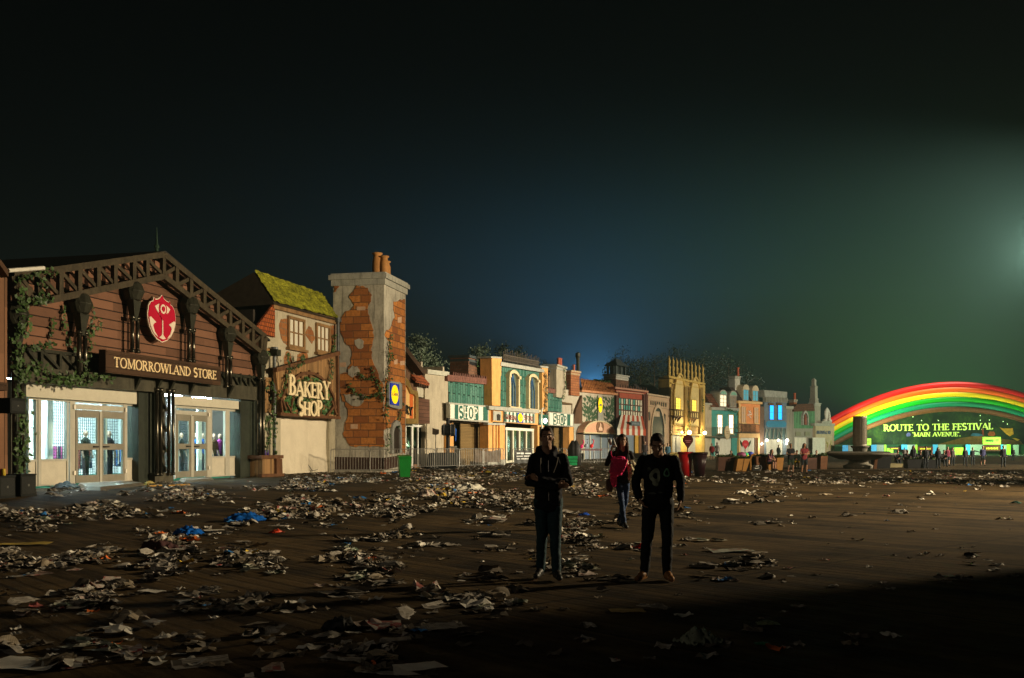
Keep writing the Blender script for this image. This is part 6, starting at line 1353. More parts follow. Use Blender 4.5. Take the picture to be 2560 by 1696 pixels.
# painted landscape at the right, small star lights
mb = MB()
for x, y in ((1098, 642), (1052, 675), (1850, 660), (1850, 715), (1958, 712), (1355, 718), (1155, 718), (2170, 760), (2120, 730), (1500, 145)):
    u, z = rw(x, y)
    if y > 200: mb.ell((u, -.2, z), (.09, .09, .09), 6)
mb.build('star_lights', EM('star_bulb', (.6, 1, .4), 2.5), r)
for pts, c, l in (([(1335, 1005), (1500, 960), (1620, 925), (1760, 905), (1880, 900), (2050, 930), (2330, 960), (2367, 1010)], (.16, .10, .02), 'brown_hill'), ([(1735, 895), (1760, 865), (1830, 872), (1900, 890), (1880, 900), (1790, 905)], (.03, .14, .22), 'blue_bird'),
                  ([(2080, 800), (2120, 812), (2235, 810), (2245, 880), (2200, 905), (2160, 880)], (.55, .32, .02), 'yellow_cup'), ([(1875, 900), (1870, 820), (1885, 805), (1895, 900)], (.25, .05, .02), 'red_post'), ([(1940, 875), (1960, 850), (2010, 850), (2030, 880), (2010, 905), (1950, 900)], (.35, .09, .02), 'orange_bloom'), ([(2230, 930), (2260, 925), (2320, 945), (2290, 960)], (.6, .4, .03), 'yellow_bloom'), ([(980, 905), (975, 880), (990, 862), (1015, 862), (1030, 885), (1015, 908)], (.08, .10, .28), 'blue_moon')):
    mb = MB(); mb.poly([rw(x, y) for x, y in pts], -.08 if 'hill' in l else -.2, 0 if 'hill' in l else -.1); mb.build(l, M('paint_'+l, c, .8, .4, 1.5), r)
# stands below
YS = YR-16
def sw(x, y, Y=YS): p = at(*cv('G', x, y), Y); return p
def stand(x0, x1, yt, yb, mat, label, depth=1.2, kind='stall', extra=None, Y=YS, em=0):
    a = sw(x0, yb, Y); b = sw(x1, yb, Y); zt = sw(x0, yt, Y).z; zb = max(0, a.z)
    r = thing(kind, label, kind.replace('_', ' '), 'festival stalls below the rainbow', ((a.x+b.x)/2, Y, zb)); w = b.x-a.x
    mb = MB(); mb.box(-w/2, w/2, 0, depth, 0, zt-zb); mb.build('panel', mat, r)
    return r, w, zt-zb
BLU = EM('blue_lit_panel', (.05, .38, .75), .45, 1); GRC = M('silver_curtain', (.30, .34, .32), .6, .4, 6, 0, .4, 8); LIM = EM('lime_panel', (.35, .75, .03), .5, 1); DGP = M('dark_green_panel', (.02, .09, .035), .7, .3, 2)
back = stand(130, 2367, 1003, 1190, DGP, 'long dark green stall front below the rainbow', .3, 'stall_wall', Y=YS+2)
items = [(220, 285, 1010, 1110, BLU, 'small blue lit panel at the left end of the stalls'), (287, 345, 1012, 1110, GRC, 'silver curtain beside the leftmost blue panel'), (560, 622, 1005, 1110, BLU, 'blue lit panel right of the fountain pillar'), (624, 708, 1005, 1110, GRC, 'silver curtain beside the panel right of the pillar'), (712, 738, 1005, 1112, LIM, 'narrow bright lime post light'), (745, 820, 1045, 1112, LIM, 'lime counter panel left of the seated people'),
         (918, 985, 1005, 1060, BLU, 'blue panel behind the seated people'), (986, 1080, 1005, 1110, GRC, 'silver curtain behind the seated people'), (1082, 1104, 1005, 1110, LIM, 'thin lime strip behind the seated people'), (1290, 1345, 1003, 1110, BLU, 'blue panel in the middle of the stalls'), (1347, 1440, 1003, 1120, GRC, 'silver curtain in the middle of the stalls'), (1545, 1648, 1038, 1172, LIM, 'large lime advertising panel with a dark curl'),
         (1680, 1730, 1003, 1190, BLU, 'blue panel behind the standing group'), (1732, 1886, 1003, 1190, GRC, 'wide silver curtain behind the standing group'), (2095, 2118, 1003, 1190, BLU, 'thin blue strip at the right'), (2120, 2160, 1005, 1175, GRC, 'narrow silver curtain at the right'), (2162, 2208, 1003, 1178, LIM, 'lime panel at the right'), (2240, 2305, 1005, 1170, GRC, 'silver curtain at the far right')]
for x0, x1, yt, yb, m_, l in items: stand(x0, x1, yt, yb, m_, l, .15, 'stall_panel')
rr_, w, h = stand(1886, 2092, 914, 1003, EM('lime_board', (.42, .85, .06), .6), 'bright lime board reading MAES', .3, 'sign')
mb = MB(); word(mb, 'MAES', -w*.38, h*.38, w*.42, h*.26, -.08, .05, 1.8, 0); mb.box(w*.09, w*.10, -.05, -.01, h*.35, h*.68); mb.box(w*.2, w*.36, -.05, -.01, h*.58, h*.66); mb.box(w*.2, w*.36, -.05, -.01, h*.46, h*.5); mb.build('lettering', M('green_ink', (.0, .08, .03)), rr_)
rr_, w, h = stand(497, 558, 930, 1010, EM('lime_board', (.42, .85, .06), .6), 'small square lime board beside the fountain pillar', .3, 'sign'); mb = MB(); mb.box(-w*.25, w*.25, -.05, -.01, h*.55, h*.63); mb.box(-w*.2, w*.2, -.05, -.01, h*.38, h*.43); mb.build('lettering', M('rust_ink', (.3, .08, .02)), rr_)
for x0, x1, yt, yb, l in ((1890, 2090, 1010, 1080, 'brown bar front with yellow lettering under the MAES board'), (1110, 1290, 1028, 1075, 'brown bar front with yellow lettering behind the seated people'), (775, 890, 1035, 1062, 'small dark bar front with yellow lettering')):
    rr_, w, h = stand(x0, x1, yt, yb, M('bar_brown', (.14, .035, .02)), l, .6, 'bar'); mb = MB(); [mb.box(-w*.36+i*w*.09, -w*.36+i*w*.09+w*.06, -.06, -.01, h*.3, h*(.58+.06*(i % 2))) for i in range(8)]; mb.build('lettering', EM('bar_letters', (.8, .65, .03), .6), rr_)
lamp('stall_light', sw(1750, 1100, YS-4)+Vector((0, 0, 1.5)), 2200, (.6, 1, .5), .5); lamp('stall_light', sw(2250, 1090, YS-4)+Vector((0, 0, 1.5)), 2000, (.5, 1, .45), .5); lamp('stall_light', sw(1000, 1080, YS-4)+Vector((0, 0, 1.5)), 1800, (.6, 1, .7), .5)

# ================================================================ fountain
YF = 69.0; fp = at(*cv('G', 425, 1290), YF)
r = thing('fountain', 'dry round fountain with a fluted pillar on a wide bowl', 'fountain', None, (fp.x, YF, 0)); q = .21124/F*YF
DST = M('dark_stone', (.10, .085, .06), .8, .3, 2, 0, .4, 10, streak=.3)
hz = lambda y: CH+(HZ-cv('G', 0, y)[1])/F*YF
mb = MB(); mb.lathe([(1.0, 0), (1.05, .2), (.7, .35), (.6, .55), (1.1, .75), (2.0, 1.2), (2.42, hz(1130)), (2.5, hz(1105)), (2.45, hz(1100)), (2.35, hz(1115)), (1.2, hz(1180))], (-.1, 0, 0), 36); mb.build('bowl', DST, r, True)
mb = MB(); mb.lathe([(.44, hz(1150)), (.45, hz(1105)), (.50, hz(1050)), (.62, hz(1030)), (.62, hz(1018)), (.45, hz(1016))], n=24); mb.build('pedestal', DST, r)
mb = MB(); n = 28
prof = [];
for z, rr in ((hz(1017), .455), (hz(1005), .45), (hz(690), .44), (hz(676), .46), (hz(668), .46)): prof.append((rr, z))
mb.lathe(prof, n=32)
for k in range(n): a = 2*PI*k/n; mb.tube([(.45*math.cos(a), .45*math.sin(a), hz(1000)), (.44*math.cos(a), .44*math.sin(a), hz(692))], .028, 5)
mb.build('pillar', M('pillar_stone', (.34, .29, .21), .7, .2, 3, 0, .3), r)
bl_ = at(*cv('G', 640, 1290), 66)

# ================================================================ benches (boat shaped planters)
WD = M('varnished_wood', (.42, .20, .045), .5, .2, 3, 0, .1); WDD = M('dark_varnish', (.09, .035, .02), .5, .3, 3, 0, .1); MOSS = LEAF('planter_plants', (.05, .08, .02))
def planter(label, x0, x1, yt, yb, slant, mat, Y=None, split=True, dep=.9):
    p = ground(*cv('E', (x0+x1)/2, yb)); Y = p.y; a = at(*cv('E', x0, yb), Y); b = at(*cv('E', x1, yb), Y); h = at(*cv('E', x0, yt), Y).z; w = b.x-a.x
    r = thing('bench_planter', label, 'bench', 'wooden planter benches on the square', ((a.x+b.x)/2, Y, 0)); s = slant*w
    mb = MB(); mb.add([(-w/2, 0, 0), (w/2-abs(s)*.5, 0, 0), (w/2+s*.5, 0, h), (-w/2+s*.5, 0, h), (-w/2, dep, 0), (w/2-abs(s)*.5, dep, 0), (w/2+s*.5, dep, h), (-w/2+s*.5, dep, h)], [(0, 1, 2, 3), (7, 6, 5, 4), (0, 4, 5, 1), (3, 2, 6, 7), (0, 3, 7, 4), (1, 5, 6, 2)])
    o = mb.build('box', mat, r)
    if split: mb = MB(); mb.add([(-.02, -.006, .01), (.02, -.006, .01), (.02+s*.5, -.006, h-.01), (-.02+s*.5, -.006, h-.01)], [(0, 1, 2, 3)]); mb.build('joint', M('soot', (.008, .008, .008), .9), r)
    mb = MB()
    for i in range(160): leaf(mb, (random.uniform(-w/2, w/2)+s*.4, random.uniform(.05, dep-.05), h+abs(random.gauss(0, .08))), .12)
    mb.build('plants', MOSS, r); return r, h
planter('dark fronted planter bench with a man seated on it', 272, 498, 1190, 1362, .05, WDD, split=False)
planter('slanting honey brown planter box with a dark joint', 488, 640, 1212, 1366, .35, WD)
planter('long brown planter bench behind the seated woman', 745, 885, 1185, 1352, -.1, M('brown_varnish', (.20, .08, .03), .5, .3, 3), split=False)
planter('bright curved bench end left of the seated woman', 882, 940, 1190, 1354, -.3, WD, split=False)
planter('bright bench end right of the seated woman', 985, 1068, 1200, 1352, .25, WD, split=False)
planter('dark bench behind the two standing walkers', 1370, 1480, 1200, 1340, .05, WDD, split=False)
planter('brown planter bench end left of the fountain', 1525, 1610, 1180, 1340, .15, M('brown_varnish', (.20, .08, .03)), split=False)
p = ground(*cv('E', 704, 1350)); r = thing('arched_chair', 'black seat with a bright orange hoop arm among the benches', 'chair', None, (p.x, p.y, 0)); k_ = .20408/F*p.y
mb = MB(); H_ = 195*k_; mb.tube([(-35*k_, 0, 0), (-35*k_, 0, H_*.7), (-20*k_, 0, H_*.93), (10*k_, 0, H_), (35*k_, 0, H_*.9)], .07, 8); mb.build('orange_hoop', WD, r); mb = MB(); mb.box(-30*k_, 45*k_, .1, .8, 0, H_*.85); mb.build('seat', M('soot', (.008, .008, .008)), r)
p = ground(*cv('E', 745, 1360)); r = thing('duffel_bag', 'black duffel bag with a white curved mark on the ground by the benches', 'bag', None, (p.x, p.y, 0)); k_ = .20408/F*p.y
mb = MB(); w = 50*k_; h = 72*k_; mb.add([(-w, 0, 0), (w, 0, 0), (w*1.0, -.02, h*.55), (w*.8, .1, h), (-w*.8, .1, h), (-w*.95, 0, h*.5), (-w, .4, 0), (w, .4, 0), (w, .42, h*.5), (w*.8, .35, h), (-w*.8, .35, h), (-w*.95, .42, h*.5)], [(0, 1, 2, 3, 4, 5), (11, 10, 9, 8, 7, 6), (0, 6, 7, 1), (1, 7, 8, 2), (2, 8, 9, 3), (3, 9, 10, 4), (4, 10, 11, 5), (5, 11, 6, 0)]); mb.build('bag_body', M('black_nylon', (.015, .016, .016), .6), r)
mb = MB(); mb.poly([(-w*.6, h*.5), (-w*.3, h*.32), (w*.2, h*.38), (w*.7, h*.58), (w*.2, h*.5), (-w*.25, h*.45), (-w*.45, h*.55)], -.035, -.025); mb.poly([(-w*.3, h*.85), (w*.5, h*.93), (w*.5, h*.8), (-w*.3, h*.74)], -.03, -.02); mb.build('white_mark', M('white_print', (.75, .75, .7)), r)
mb = MB(); mb.tube([(w*.8, 0, .0), (w*1.25, 0, h*.6), (w*.9, 0, h*.95)], .02, 5); mb.build('strap', M('grey_webbing', (.2, .2, .2)), r)
# colourful round bean bags behind the planters
for i, (x, y, c, rr, l) in enumerate(((555, 1165, (.22, .05, .12), 60, 'plum coloured round parasol cloth behind the planter'), (608, 1155, (.02, .40, .15), 34, 'green round balloon behind the planter'), (625, 1172, (.6, .6, .02), 22, 'small lime balloon below the green one'), (665, 1150, (.03, .05, .35), 42, 'blue round balloon behind the planter'))):
    pp = at(*cv('E', x, y), 66.5+i*.7); k_ = .20408/F*pp.y; mb = MB(); mb.ell((0, 0, 0), (rr*k_, rr*k_*.8, rr*k_*.62), 16); mb.lathe([(.02, -rr*k_*.62-.03), (.04, -rr*k_*.6)], n=8); o = mb.build('balloon', M('balloon_%d' % i, c, .5, .15), None, True); o.location = pp; tag(o, l, 'balloon', 'balloons at the planters')
# ornaments on poles
def ornament(label, crop, x, y, w, h, ybase, Y, c, wings=None, parts='heart'):
    a = at(*cv(crop, x, y), Y); k_ = CROPS[crop][2]/F*Y; r = thing('pole_ornament', label, 'ornament', 'painted ornaments on poles', (a.x, Y, 0))
    mb = MB(); P = [(0, -h/2), (w*.22, -h*.28), (w*.48, 0), (w*.5, h*.2), (w*.34, h*.42), (w*.16, h*.5), (-w*.16, h*.5), (-w*.34, h*.42), (-w*.5, h*.2), (-w*.48, 0), (-w*.22, -h*.28)]
    mb.poly([(p[0]*k_, a.z+p[1]*k_) for p in P], -.06, .06); mb.build('shield', M('orn_'+label[:6], c, .45, .2), r)
    mb = MB(); mb.box(-w*.3*k_, w*.3*k_, -.075, -.06, a.z+h*.05*k_, a.z+h*.09*k_); mb.box(-w*.2*k_, w*.2*k_, -.075, -.06, a.z-h*.06*k_, a.z-h*.02*k_); mb.build('pale_band', M('pale_pink_paint', (.5, .2, .2)), r)
    mb = MB(); mb.tube([(0, .1, 0), (0, .1, a.z)], .03, 6); mb.build('pole', IRON, r)
    if wings:
        for s in (-1, 1):
            mb = MB(); mb.poly([(s*p[0]*w*k_, a.z+p[1]*h*k_) for p in ((.45, -.15), (.55, .25), (.75, .45), (.86, .5), (.84, .2), (.68, -.05), (.5, -.3))], -.03, .03); mb.build('wing', M('wing_green', (.03, .06, .03)), r)
ornament('red shield ornament with green wings before the orange house', 'E', 605, 1040, 78, 110, 1200, 80, (.42, .02, .03), True)
ornament('dark red oval ornament beside the giant red cup', 'D', 1480, 1065, 110, 150, 1200, 55, (.07, .008, .008))

# ================================================================ giant cups, bin, barriers
def cup(label, x0, x1, xb0, xb1, yt, yb, c, Y=None):
    p = ground(*cv('D', (xb0+xb1)/2, yb)); Y = p.y; k_ = .22962/F*Y; r = thing('giant_cup', label, 'bin', 'giant cup shaped bins', (p.x, Y, 0)); r1 = (x1-x0)/2*k_; r0 = (xb1-xb0)/2*k_; h = (yb-yt)*k_
    mb = MB(); mb.lathe([(r0, 0), (r0+(r1-r0)*.45, h*.45), (r1*.98, h*.93), (r1*.9, h*.93), (r0*.9, .1)], n=32); mb.build('cup_body', M('cup_'+label[:10], c, .35, .12, 2, 0, 0), r, True)
    mb = MB(); mb.lathe([(r1*.96, h*.9), (r1*1.06, h*.91), (r1*1.08, h*.985), (r1*1.0, h), (r1*.92, h*.97), (r1*.92, h*.9)], n=32); mb.build('rim', M('cup_rim_'+label[:10], sc3(c, .8), .25), r, True)
cup('big red cup shaped bin', 1378, 1535, 1395, 1512, 1175, 1442, (.42, .008, .012)); cup('big near black cup shaped bin beside the red one', 1534, 1702, 1556, 1656, 1180, 1444, (.025, .008, .012))
p = ground(*cv('B', 1075, 1508)); r = thing('wheelie_bin', 'green wheeled rubbish bin beside the barriers', 'bin', None, (p.x, p.y, 0), .25); GB = M('green_plastic', (.01, .17, .025), .35, .15, 3, 0, .05)
mb = MB(); mb.add([(-.22, -.24, .08), (.22, -.24, .08), (.22, .24, .08), (-.22, .24, .08), (-.30, -.32, .98), (.30, -.32, .98), (.30, .32, .98), (-.30, .32, .98)], [(3, 2, 1, 0), (4, 5, 6, 7), (0, 1, 5, 4), (1, 2, 6, 5), (2, 3, 7, 6), (3, 0, 4, 7)])
for z in (.3, .55, .8): w = .22+.08*(z-.08)/.9+.006; mb.box(-w, w, -w-.02, -w+.02, z, z+.02)
mb.build('bin_body', GB, r); mb = MB(); mb.add([(-.33, -.36, .98), (.33, -.36, .98), (.33, .36, 1.04), (-.33, .36, 1.04), (-.28, -.28, 1.06), (.28, -.28, 1.06), (.28, .3, 1.13), (-.28, .3, 1.13)], [(3, 2, 1, 0), (4, 5, 6, 7), (0, 1, 5, 4), (1, 2, 6, 5), (2, 3, 7, 6), (3, 0, 4, 7)]); mb.build('lid', GB, r)
for s in (-1, 1): mb = MB(); mb.tube([(s*.24, .26, .1), (s*.29, .26, .1)], .1, 14); mb.build('wheel', M('black_rubber', (.02, .02, .02), .8), r)
mb = MB(); mb.tube([(-.2, .38, 1.0), (.2, .38, 1.0)], .02, 6); mb.build('handle', GB, r)
GALV = M('galvanised_tube', (.27, .26, .23), .45, .2, 3, .7, .1)
def make_barrier(L=2.3, H=1.38, n=13):
    r = thing('crowd_barrier', 'galvanised crowd barrier', 'barrier', 'crowd barriers along the shop fronts')
    mb = MB(); rad = .16; P = [(0, 0, .12), (0, 0, H-rad)]+[(rad-rad*math.cos(a), 0, H-rad+rad*math.sin(a)) for a in (.5, 1.05)]+[(rad, 0, H), (L-rad, 0, H)]+[(L-rad+rad*math.sin(a), 0, H-rad+rad*math.cos(a)) for a in (.5, 1.05)]+[(L, 0, H-rad), (L, 0, .12)]
    mb.tube(P, .024, 8); mb.tube([(0, 0, .22), (L, 0, .22)], .02, 8); mb.build('frame', GALV, r)
    mb = MB()
    for i in range(1, n+1): x = L*i/(n+1); mb.tube([(x, 0, .22), (x, 0, H-.01)], .013, 6, False)
    mb.build('bars', GALV, r)
    for x in (.25, L-.25): mb = MB(); mb.tube([(x, -.3, .02), (x, -.05, .1), (x, -.0, .22)], .02, 6); mb.tube([(x, .3, .02), (x, .05, .1), (x, 0, .22)], .02, 6); mb.build('foot', GALV, r)
    return r
bar0 = make_barrier(); used = False
def barriers(px0, py0, px1, py1, labels):
    global used
    a, b = ground(px0, py0), ground(px1, py1); n = len(labels); d = (b-a); st = d/n; ang = math.atan2(d.y, d.x)
    for i, l in enumerate(labels):
        o = bar0 if not used else copy_tree(bar0); used = True
        o.location = a+st*i+Vector((0, random.uniform(-.1, .1), 0)); o.location.z = 0; o.rotation_euler = (0, 0, ang+random.uniform(-.05, .05)); o['label'] = l
        o.scale = ((st.length-.05)/2.3, 1, 1)
        if o not in ROOTS: ROOTS.append(o)
barriers(826, 1185.5, 1022, 1183.5, ['crowd barrier against the left half of the tower foot', 'crowd barrier against the right half of the tower foot, behind the green bin'])
barriers(1018, 1176, 1262, 1168.5, ['crowd barrier right of the green bin before the glass front', 'crowd barrier before the grey plaster house', 'crowd barrier before the left SHOP opening', 'crowd barrier left of the orange shop centre'])
barriers(1282, 1163, 1420, 1162, ['crowd barrier with a printed banner before the dark glass doors', 'crowd barrier behind the man in the hooded jacket'])
barriers(1424, 1162, 1545, 1161, ['crowd barrier left of the woman with the pink bag', 'crowd barrier directly behind the woman with the pink bag'])
a = ground(*cv('L', 613, 1490)); b = ground(*cv('L', 835, 1450)); o = copy_tree(bar0); o['label'] = 'crowd barrier tipped over against the bakery curtain'; o.location = (a.x, a.y+.6, .1); o.rotation_euler = (math.radians(-35), math.radians(12), math.atan2(b.y-a.y, b.x-a.x)); o.scale = (.8, 1, .8); ROOTS.append(o)
p = ground(*cv('C', 1065, 1385)); mb = MB(); mb.tube([(-.5, 0, .03), (-.3, .1, .25), (0, .15, .38), (.3, .1, .3), (.55, 0, .04)], .028, 8); mb.tube([(-.3, -.2, .03), (0, .15, .38)], .028, 8); o = mb.build('bent_tube', GALV); o.location = p; tag(o, 'bent galvanised tube lying on the litter before the barriers', 'tube')
def banner(label, x0, x1, yt, yb, Y0, mat, sag=.06, txt=None):
    a = at(*cv('C', x0, yb), Y0); b = at(*cv('C', x1, yb), Y0+1.0); zt = at(*cv('C', x0, yt), Y0).z; L = (b-a).length; z0 = a.z
    r = thing('barrier_banner', label, 'banner', None, (a.x, a.y, z0), math.atan2(b.y-a.y, b.x-a.x)); mb = MB(); nu = 24; V = []
    for j in range(7):
        for i in range(nu+1): f = i/nu; V.append((f*L, .03*math.sin(f*19+j)-.05*(j == 0), (zt-z0)*j/6-sag*math.sin(PI*f)*(j/6)*3))
    mb.add(V, [(j*(nu+1)+i, j*(nu+1)+i+1, (j+1)*(nu+1)+i+1, (j+1)*(nu+1)+i) for j in range(6) for i in range(nu)]); mb.build('cloth', mat, r, True)
    if txt: mb = MB(); h = zt-z0; [mb.box(L*a_, L*b_, -.09, -.08, h*c_, h*d_) for a_, b_, c_, d_ in ((.1, .3, .7, .8), (.33, .5, .68, .8), (.55, .9, .7, .78), (.1, .45, .5, .56), (.5, .85, .5, .57), (.12, .3, .3, .36), (.35, .8, .3, .37))]; mb.build('printing', M('white_print', (.75, .75, .7)), r)
banner('grey brown net cloth hung on the barrier by the orange pillars', 697, 940, 1205, 1330, 77.5, M('net_cloth', (.14, .10, .07), .9, .4, 4, 0, .4, 30))
banner('black banner with white print on the barrier before the glass doors', 1065, 1235, 1215, 1340, 78.2, M('black_banner', (.05, .05, .045), .6), .01, True)
# stands, lamp housings and boxes by the barriers
def at_g(crop, x, y): return ground(*cv(crop, x, y))
p = at_g('N', 990, 1390); p = at(*cv('N', 990, 1150), 69); r = thing('music_stand', 'dark square board on a thin stand before the grey plaster house', 'stand', None, (p.x, p.y, 0)); k_ = .19129/F*(p.y); zz = lambda y: CH+(HZ-cv('N', 0, y)[1])/F*(p.y)
mb = MB(); mb.tube([(0, 0, 0), (0, 0, zz(980))], .03, 6); mb.build('pole', IRON, r); mb = MB(); mb.poly([(-45*k_, zz(975)), (10*k_, zz(982)), (40*k_, zz(968)), (42*k_, zz(912)), (-42*k_, zz(892))], -.05, .05); mb.build('board', M('dark_board', (.06, .045, .03), .7), r)
p = at(*cv('N', 1150, 1150), 70); r = thing('stage_lamp', 'black stage lamp housing on a tall dark post beside the left SHOP front', 'lamp', None, (p.x, p.y, 0)); zz = lambda y: CH+(HZ-cv('N', 0, y)[1])/F*p.y; k_ = .19129/F*p.y
mb = MB(); mb.tube([(0, 0, 0), (0, 0, zz(760))], .14, 8); mb.build('post', M('near_black', (.015, .013, .012), .6), r)
mb = MB(); zc = zz(918); mb.tube([(-78*k_, -.35, zc), (-70*k_, -.35, zc), (-45*k_, -.35, zc), (-40*k_, -.35, zc), (40*k_, -.35, zc), (45*k_, -.35, zc), (92*k_, -.35, zc)], [.34, .36, .44, .40, .40, .46, .42], 14); mb.build('housing', M('lamp_black', (.02, .022, .025), .35, .3, 2), r)
mb = MB(); mb.tube([(-46*k_, -.35, zc), (-42*k_, -.35, zc)], .48, 14); mb.tube([(40*k_, -.35, zc), (48*k_, -.35, zc)], .49, 14); mb.build('ring', M('grey_metal', (.3, .3, .3)), r)
p = at(*cv('N', 1055, 1150), 68); mb = MB(); mb.poly([(-1.05, 0), (1.05, 0), (1.02, 1.0), (.9, 1.12), (-.85, 1.1), (-1.0, .95)], -.5, .5); o = mb.build('flight_case', M('black_nylon', (.015, .016, .016))); o.location = (p.x, p.y+1.6, 0); tag(o, 'black rounded case behind the barrier beside the lamp post', 'case')
p = at(*cv('N', 1215, 1150), 72.5); r = thing('orange_display', 'narrow orange display post with a white cut out beside the left SHOP opening', 'display', None, (p.x, p.y-.5, 0)); k_ = .19129/F*p.y; mb = MB(); mb.box(-24*k_, 24*k_, -.15, .15, 0, 270*k_); mb.build('post', ORG, r)
mb = MB(); mb.poly([(-32*k_, 60*k_), (10*k_, 20*k_), (30*k_, 70*k_), (22*k_, 0), (34*k_, 0), (38*k_, 110*k_), (-30*k_, 115*k_), (10*k_, 80*k_)], -.22, -.18); mb.build('white_cutout', WHT, r); mb = MB(); mb.box(-38*k_, 48*k_, -.25, .25, 262*k_, 280*k_); mb.build('shelf', GST, r)
mb = MB(); mb.lathe([(.0, 0), (.03, .1), (.05, .9), (.01, 1.0)], n=8); o = mb.build('blue_flag', M('flag_blue', (.01, .12, .6), .5)); o.location = at(*cv('N', 1250, 1070), 73); tag(o, 'rolled blue flag beside the left SHOP opening', 'flag')
for i, (x, y, c, l) in enumerate(((322, 1120, (.75, .03, .18), 'hot pink flamingo figure left on the table of the misty window'), (372, 1110, (.30, .36, .42), 'pale grey flamingo figure between the pink and the red one'), (430, 1115, (.65, .03, .04), 'red flamingo figure right on the table of the misty window'))):
    q_ = at(*cv('D', x, y+15), 84); k_ = .22962/F*84; r = thing('flamingo_figure', l, 'figure', 'flamingo figures on the table', q_); m_ = M('flam_%d' % i, c, .4, .1)
    mb = MB(); mb.ell((0, 0, 18*k_), (20*k_, 12*k_, 24*k_), 12, Matrix.Rotation(.5, 3, 'Y')); mb.tube([(8*k_, 0, 30*k_), (20*k_, 0, 50*k_), (26*k_, 0, 72*k_), (18*k_, 0, 86*k_), (4*k_, 0, 82*k_)], [7*k_, 5*k_, 5*k_, 6*k_, 3*k_], 8); mb.build('bird_body', m_, r, True)
    mb = MB(); mb.tube([(0, 0, -10*k_), (0, 0, 10*k_)], 3*k_, 6); mb.build('leg', m_, r)
q_ = at(*cv('D', 400, 1150), 84); r = thing('red_table', 'dark red table top with oddments behind the barrier', 'table', None, (q_.x, 84, 0)); mb = MB(); mb.box(-.9, 1.1, -.4, .4, q_.z-.08, q_.z); mb.build('table_top', M('dark_red_cloth', (.2, .02, .02)), r); mb = MB(); [mb.box(x, x+.06, -.3, -.24, 0, q_.z-.08) for x in (-.8, .95)]; mb.build('leg', IRON, r)
for i, (x, y, Y) in enumerate(((255, 1195, 82), (290, 1195, 82))):
    q_ = at(*cv('D', x-30, y), Y); r = thing('draped_pot', ['left dark draped shape beside the brown arched door', 'right dark draped shape beside the brown arched door'][i], 'covered object', 'draped shapes', (q_.x, Y, 0)); mb = MB(); mb.lathe([(.42, 0), (.40, 1.0), (.46, 1.25), (.32, 1.65), (.08, 2.05)], n=14); mb.build('drape', M('near_black', (.015, .013, .012)), r, True)
q_ = at(*cv('D', 215, 1280), 81); r = thing('green_crate_stack', 'stack of translucent green crates behind the barrier', 'crates', None, (q_.x, 81, 0)); mb = MB(); [mb.box(-.42+.02*k, .42+.02*k, -.3, .3, .02+k*.26, .24+k*.26) for k in range(3)]; mb.build('crate', M('green_crate', (.02, .3, .1), .3), r)

# flood light masts (outside the frame)
for i, a_ in enumerate(FLOODS):
    l = a_[0]; r = thing('flood_light_mast', ('nearest', 'middle', 'farthest')[i]+' floodlight mast right of the picture', 'mast', 'floodlight masts', (l[0], l[1], 0))
    mb = MB(); mb.tube([(.5, -.5, 0), (.5, -.5, l[2]+.5)], .08, 8); mb.tube([(.5, -.5, l[2]+.5), (0, 0, l[2]+.5), (0, 0, l[2]+.28)], .04, 6); mb.build('mast_tube', GALV, r)
    R_ = 1.5; h_ = .6 if i == 0 else .5; R_ = 5.0; mb = MB(); mb.lathe([(.02, l[2]+h_+.02), (R_, l[2]+h_), (R_, l[2]+h_+.02), (.02, l[2]+h_+.06)], n=32); mb.build('sky_cutoff_disc', M('lamp_black', (.02, .022, .025)), r)  # oversized disc added above the lamp to keep its light off the sky haze
r = thing('light_blocking_trailer', 'added unseen box trailer at the right, blocks the floodlight', 'trailer', None, (14.2, 9.3, 0))  # unseen body added to throw the dark wedge over the foreground
mb = MB(); mb.box(-1.2, 1.2, -6.4, 6.4, .9, 4.3); mb.build('box', M('white_render', (.5, .48, .4)), r)
for y in (-4.5, -3.2, 3.2, 4.5):
    for s in (-1, 1): mb = MB(); mb.tube([(s*.85, y, .5), (s*1.15, y, .5)], .5, 20); mb.build('wheel', M('black_rubber', (.02, .02, .02), .8), r)
mb = MB(); mb.box(-1.15, 1.15, -6.2, 6.2, .25, .9); mb.build('side_skirt', M('near_black', (.015, .013, .012)), r)
# ================================================================ people
def solid(mb, voxel, smooth=3, amp=0, fs=6, name='t'):
    me = bpy.data.meshes.new('t'); me.from_pydata(mb.v, [], mb.f); bm = bmesh.new(); bm.from_mesh(me); bmesh.ops.recalc_face_normals(bm, faces=bm.faces); bm.to_mesh(me); bm.free()
    o = bpy.data.objects.new('t', me); COL.objects.link(o)
    m = o.modifiers.new('r', 'REMESH'); m.mode = 'VOXEL'; m.voxel_size = voxel
    if smooth: m = o.modifiers.new('s', 'SMOOTH'); m.factor = .5; m.iterations = smooth
    dg = bpy.context.evaluated_depsgraph_get(); r = bpy.data.meshes.new_from_object(o.evaluated_get(dg)); bpy.data.objects.remove(o); bpy.data.meshes.remove(me)
    if amp:
        r.calc_loop_triangles() if False else None
        nn = [v.normal.copy() for v in r.vertices]
        for v, nv_ in zip(r.vertices, nn):
            q = v.co; w = mnoise.noise(Vector((q.x*fs, q.y*fs, q.z*fs*1.6)))+.5*mnoise.noise(Vector((q.x*fs*2.3, q.y*fs*2.3, q.z*fs*4)))
            v.co = q+nv_*w*amp
    r.polygons.foreach_set('use_smooth', [True]*len(r.polygons)); return r
def part(me, name, mat, parent):
    me.name = name; me.materials.clear(); me.materials.append(mat); o = bpy.data.objects.new(name, me); COL.objects.link(o); o.parent = parent; return o
V3 = Vector
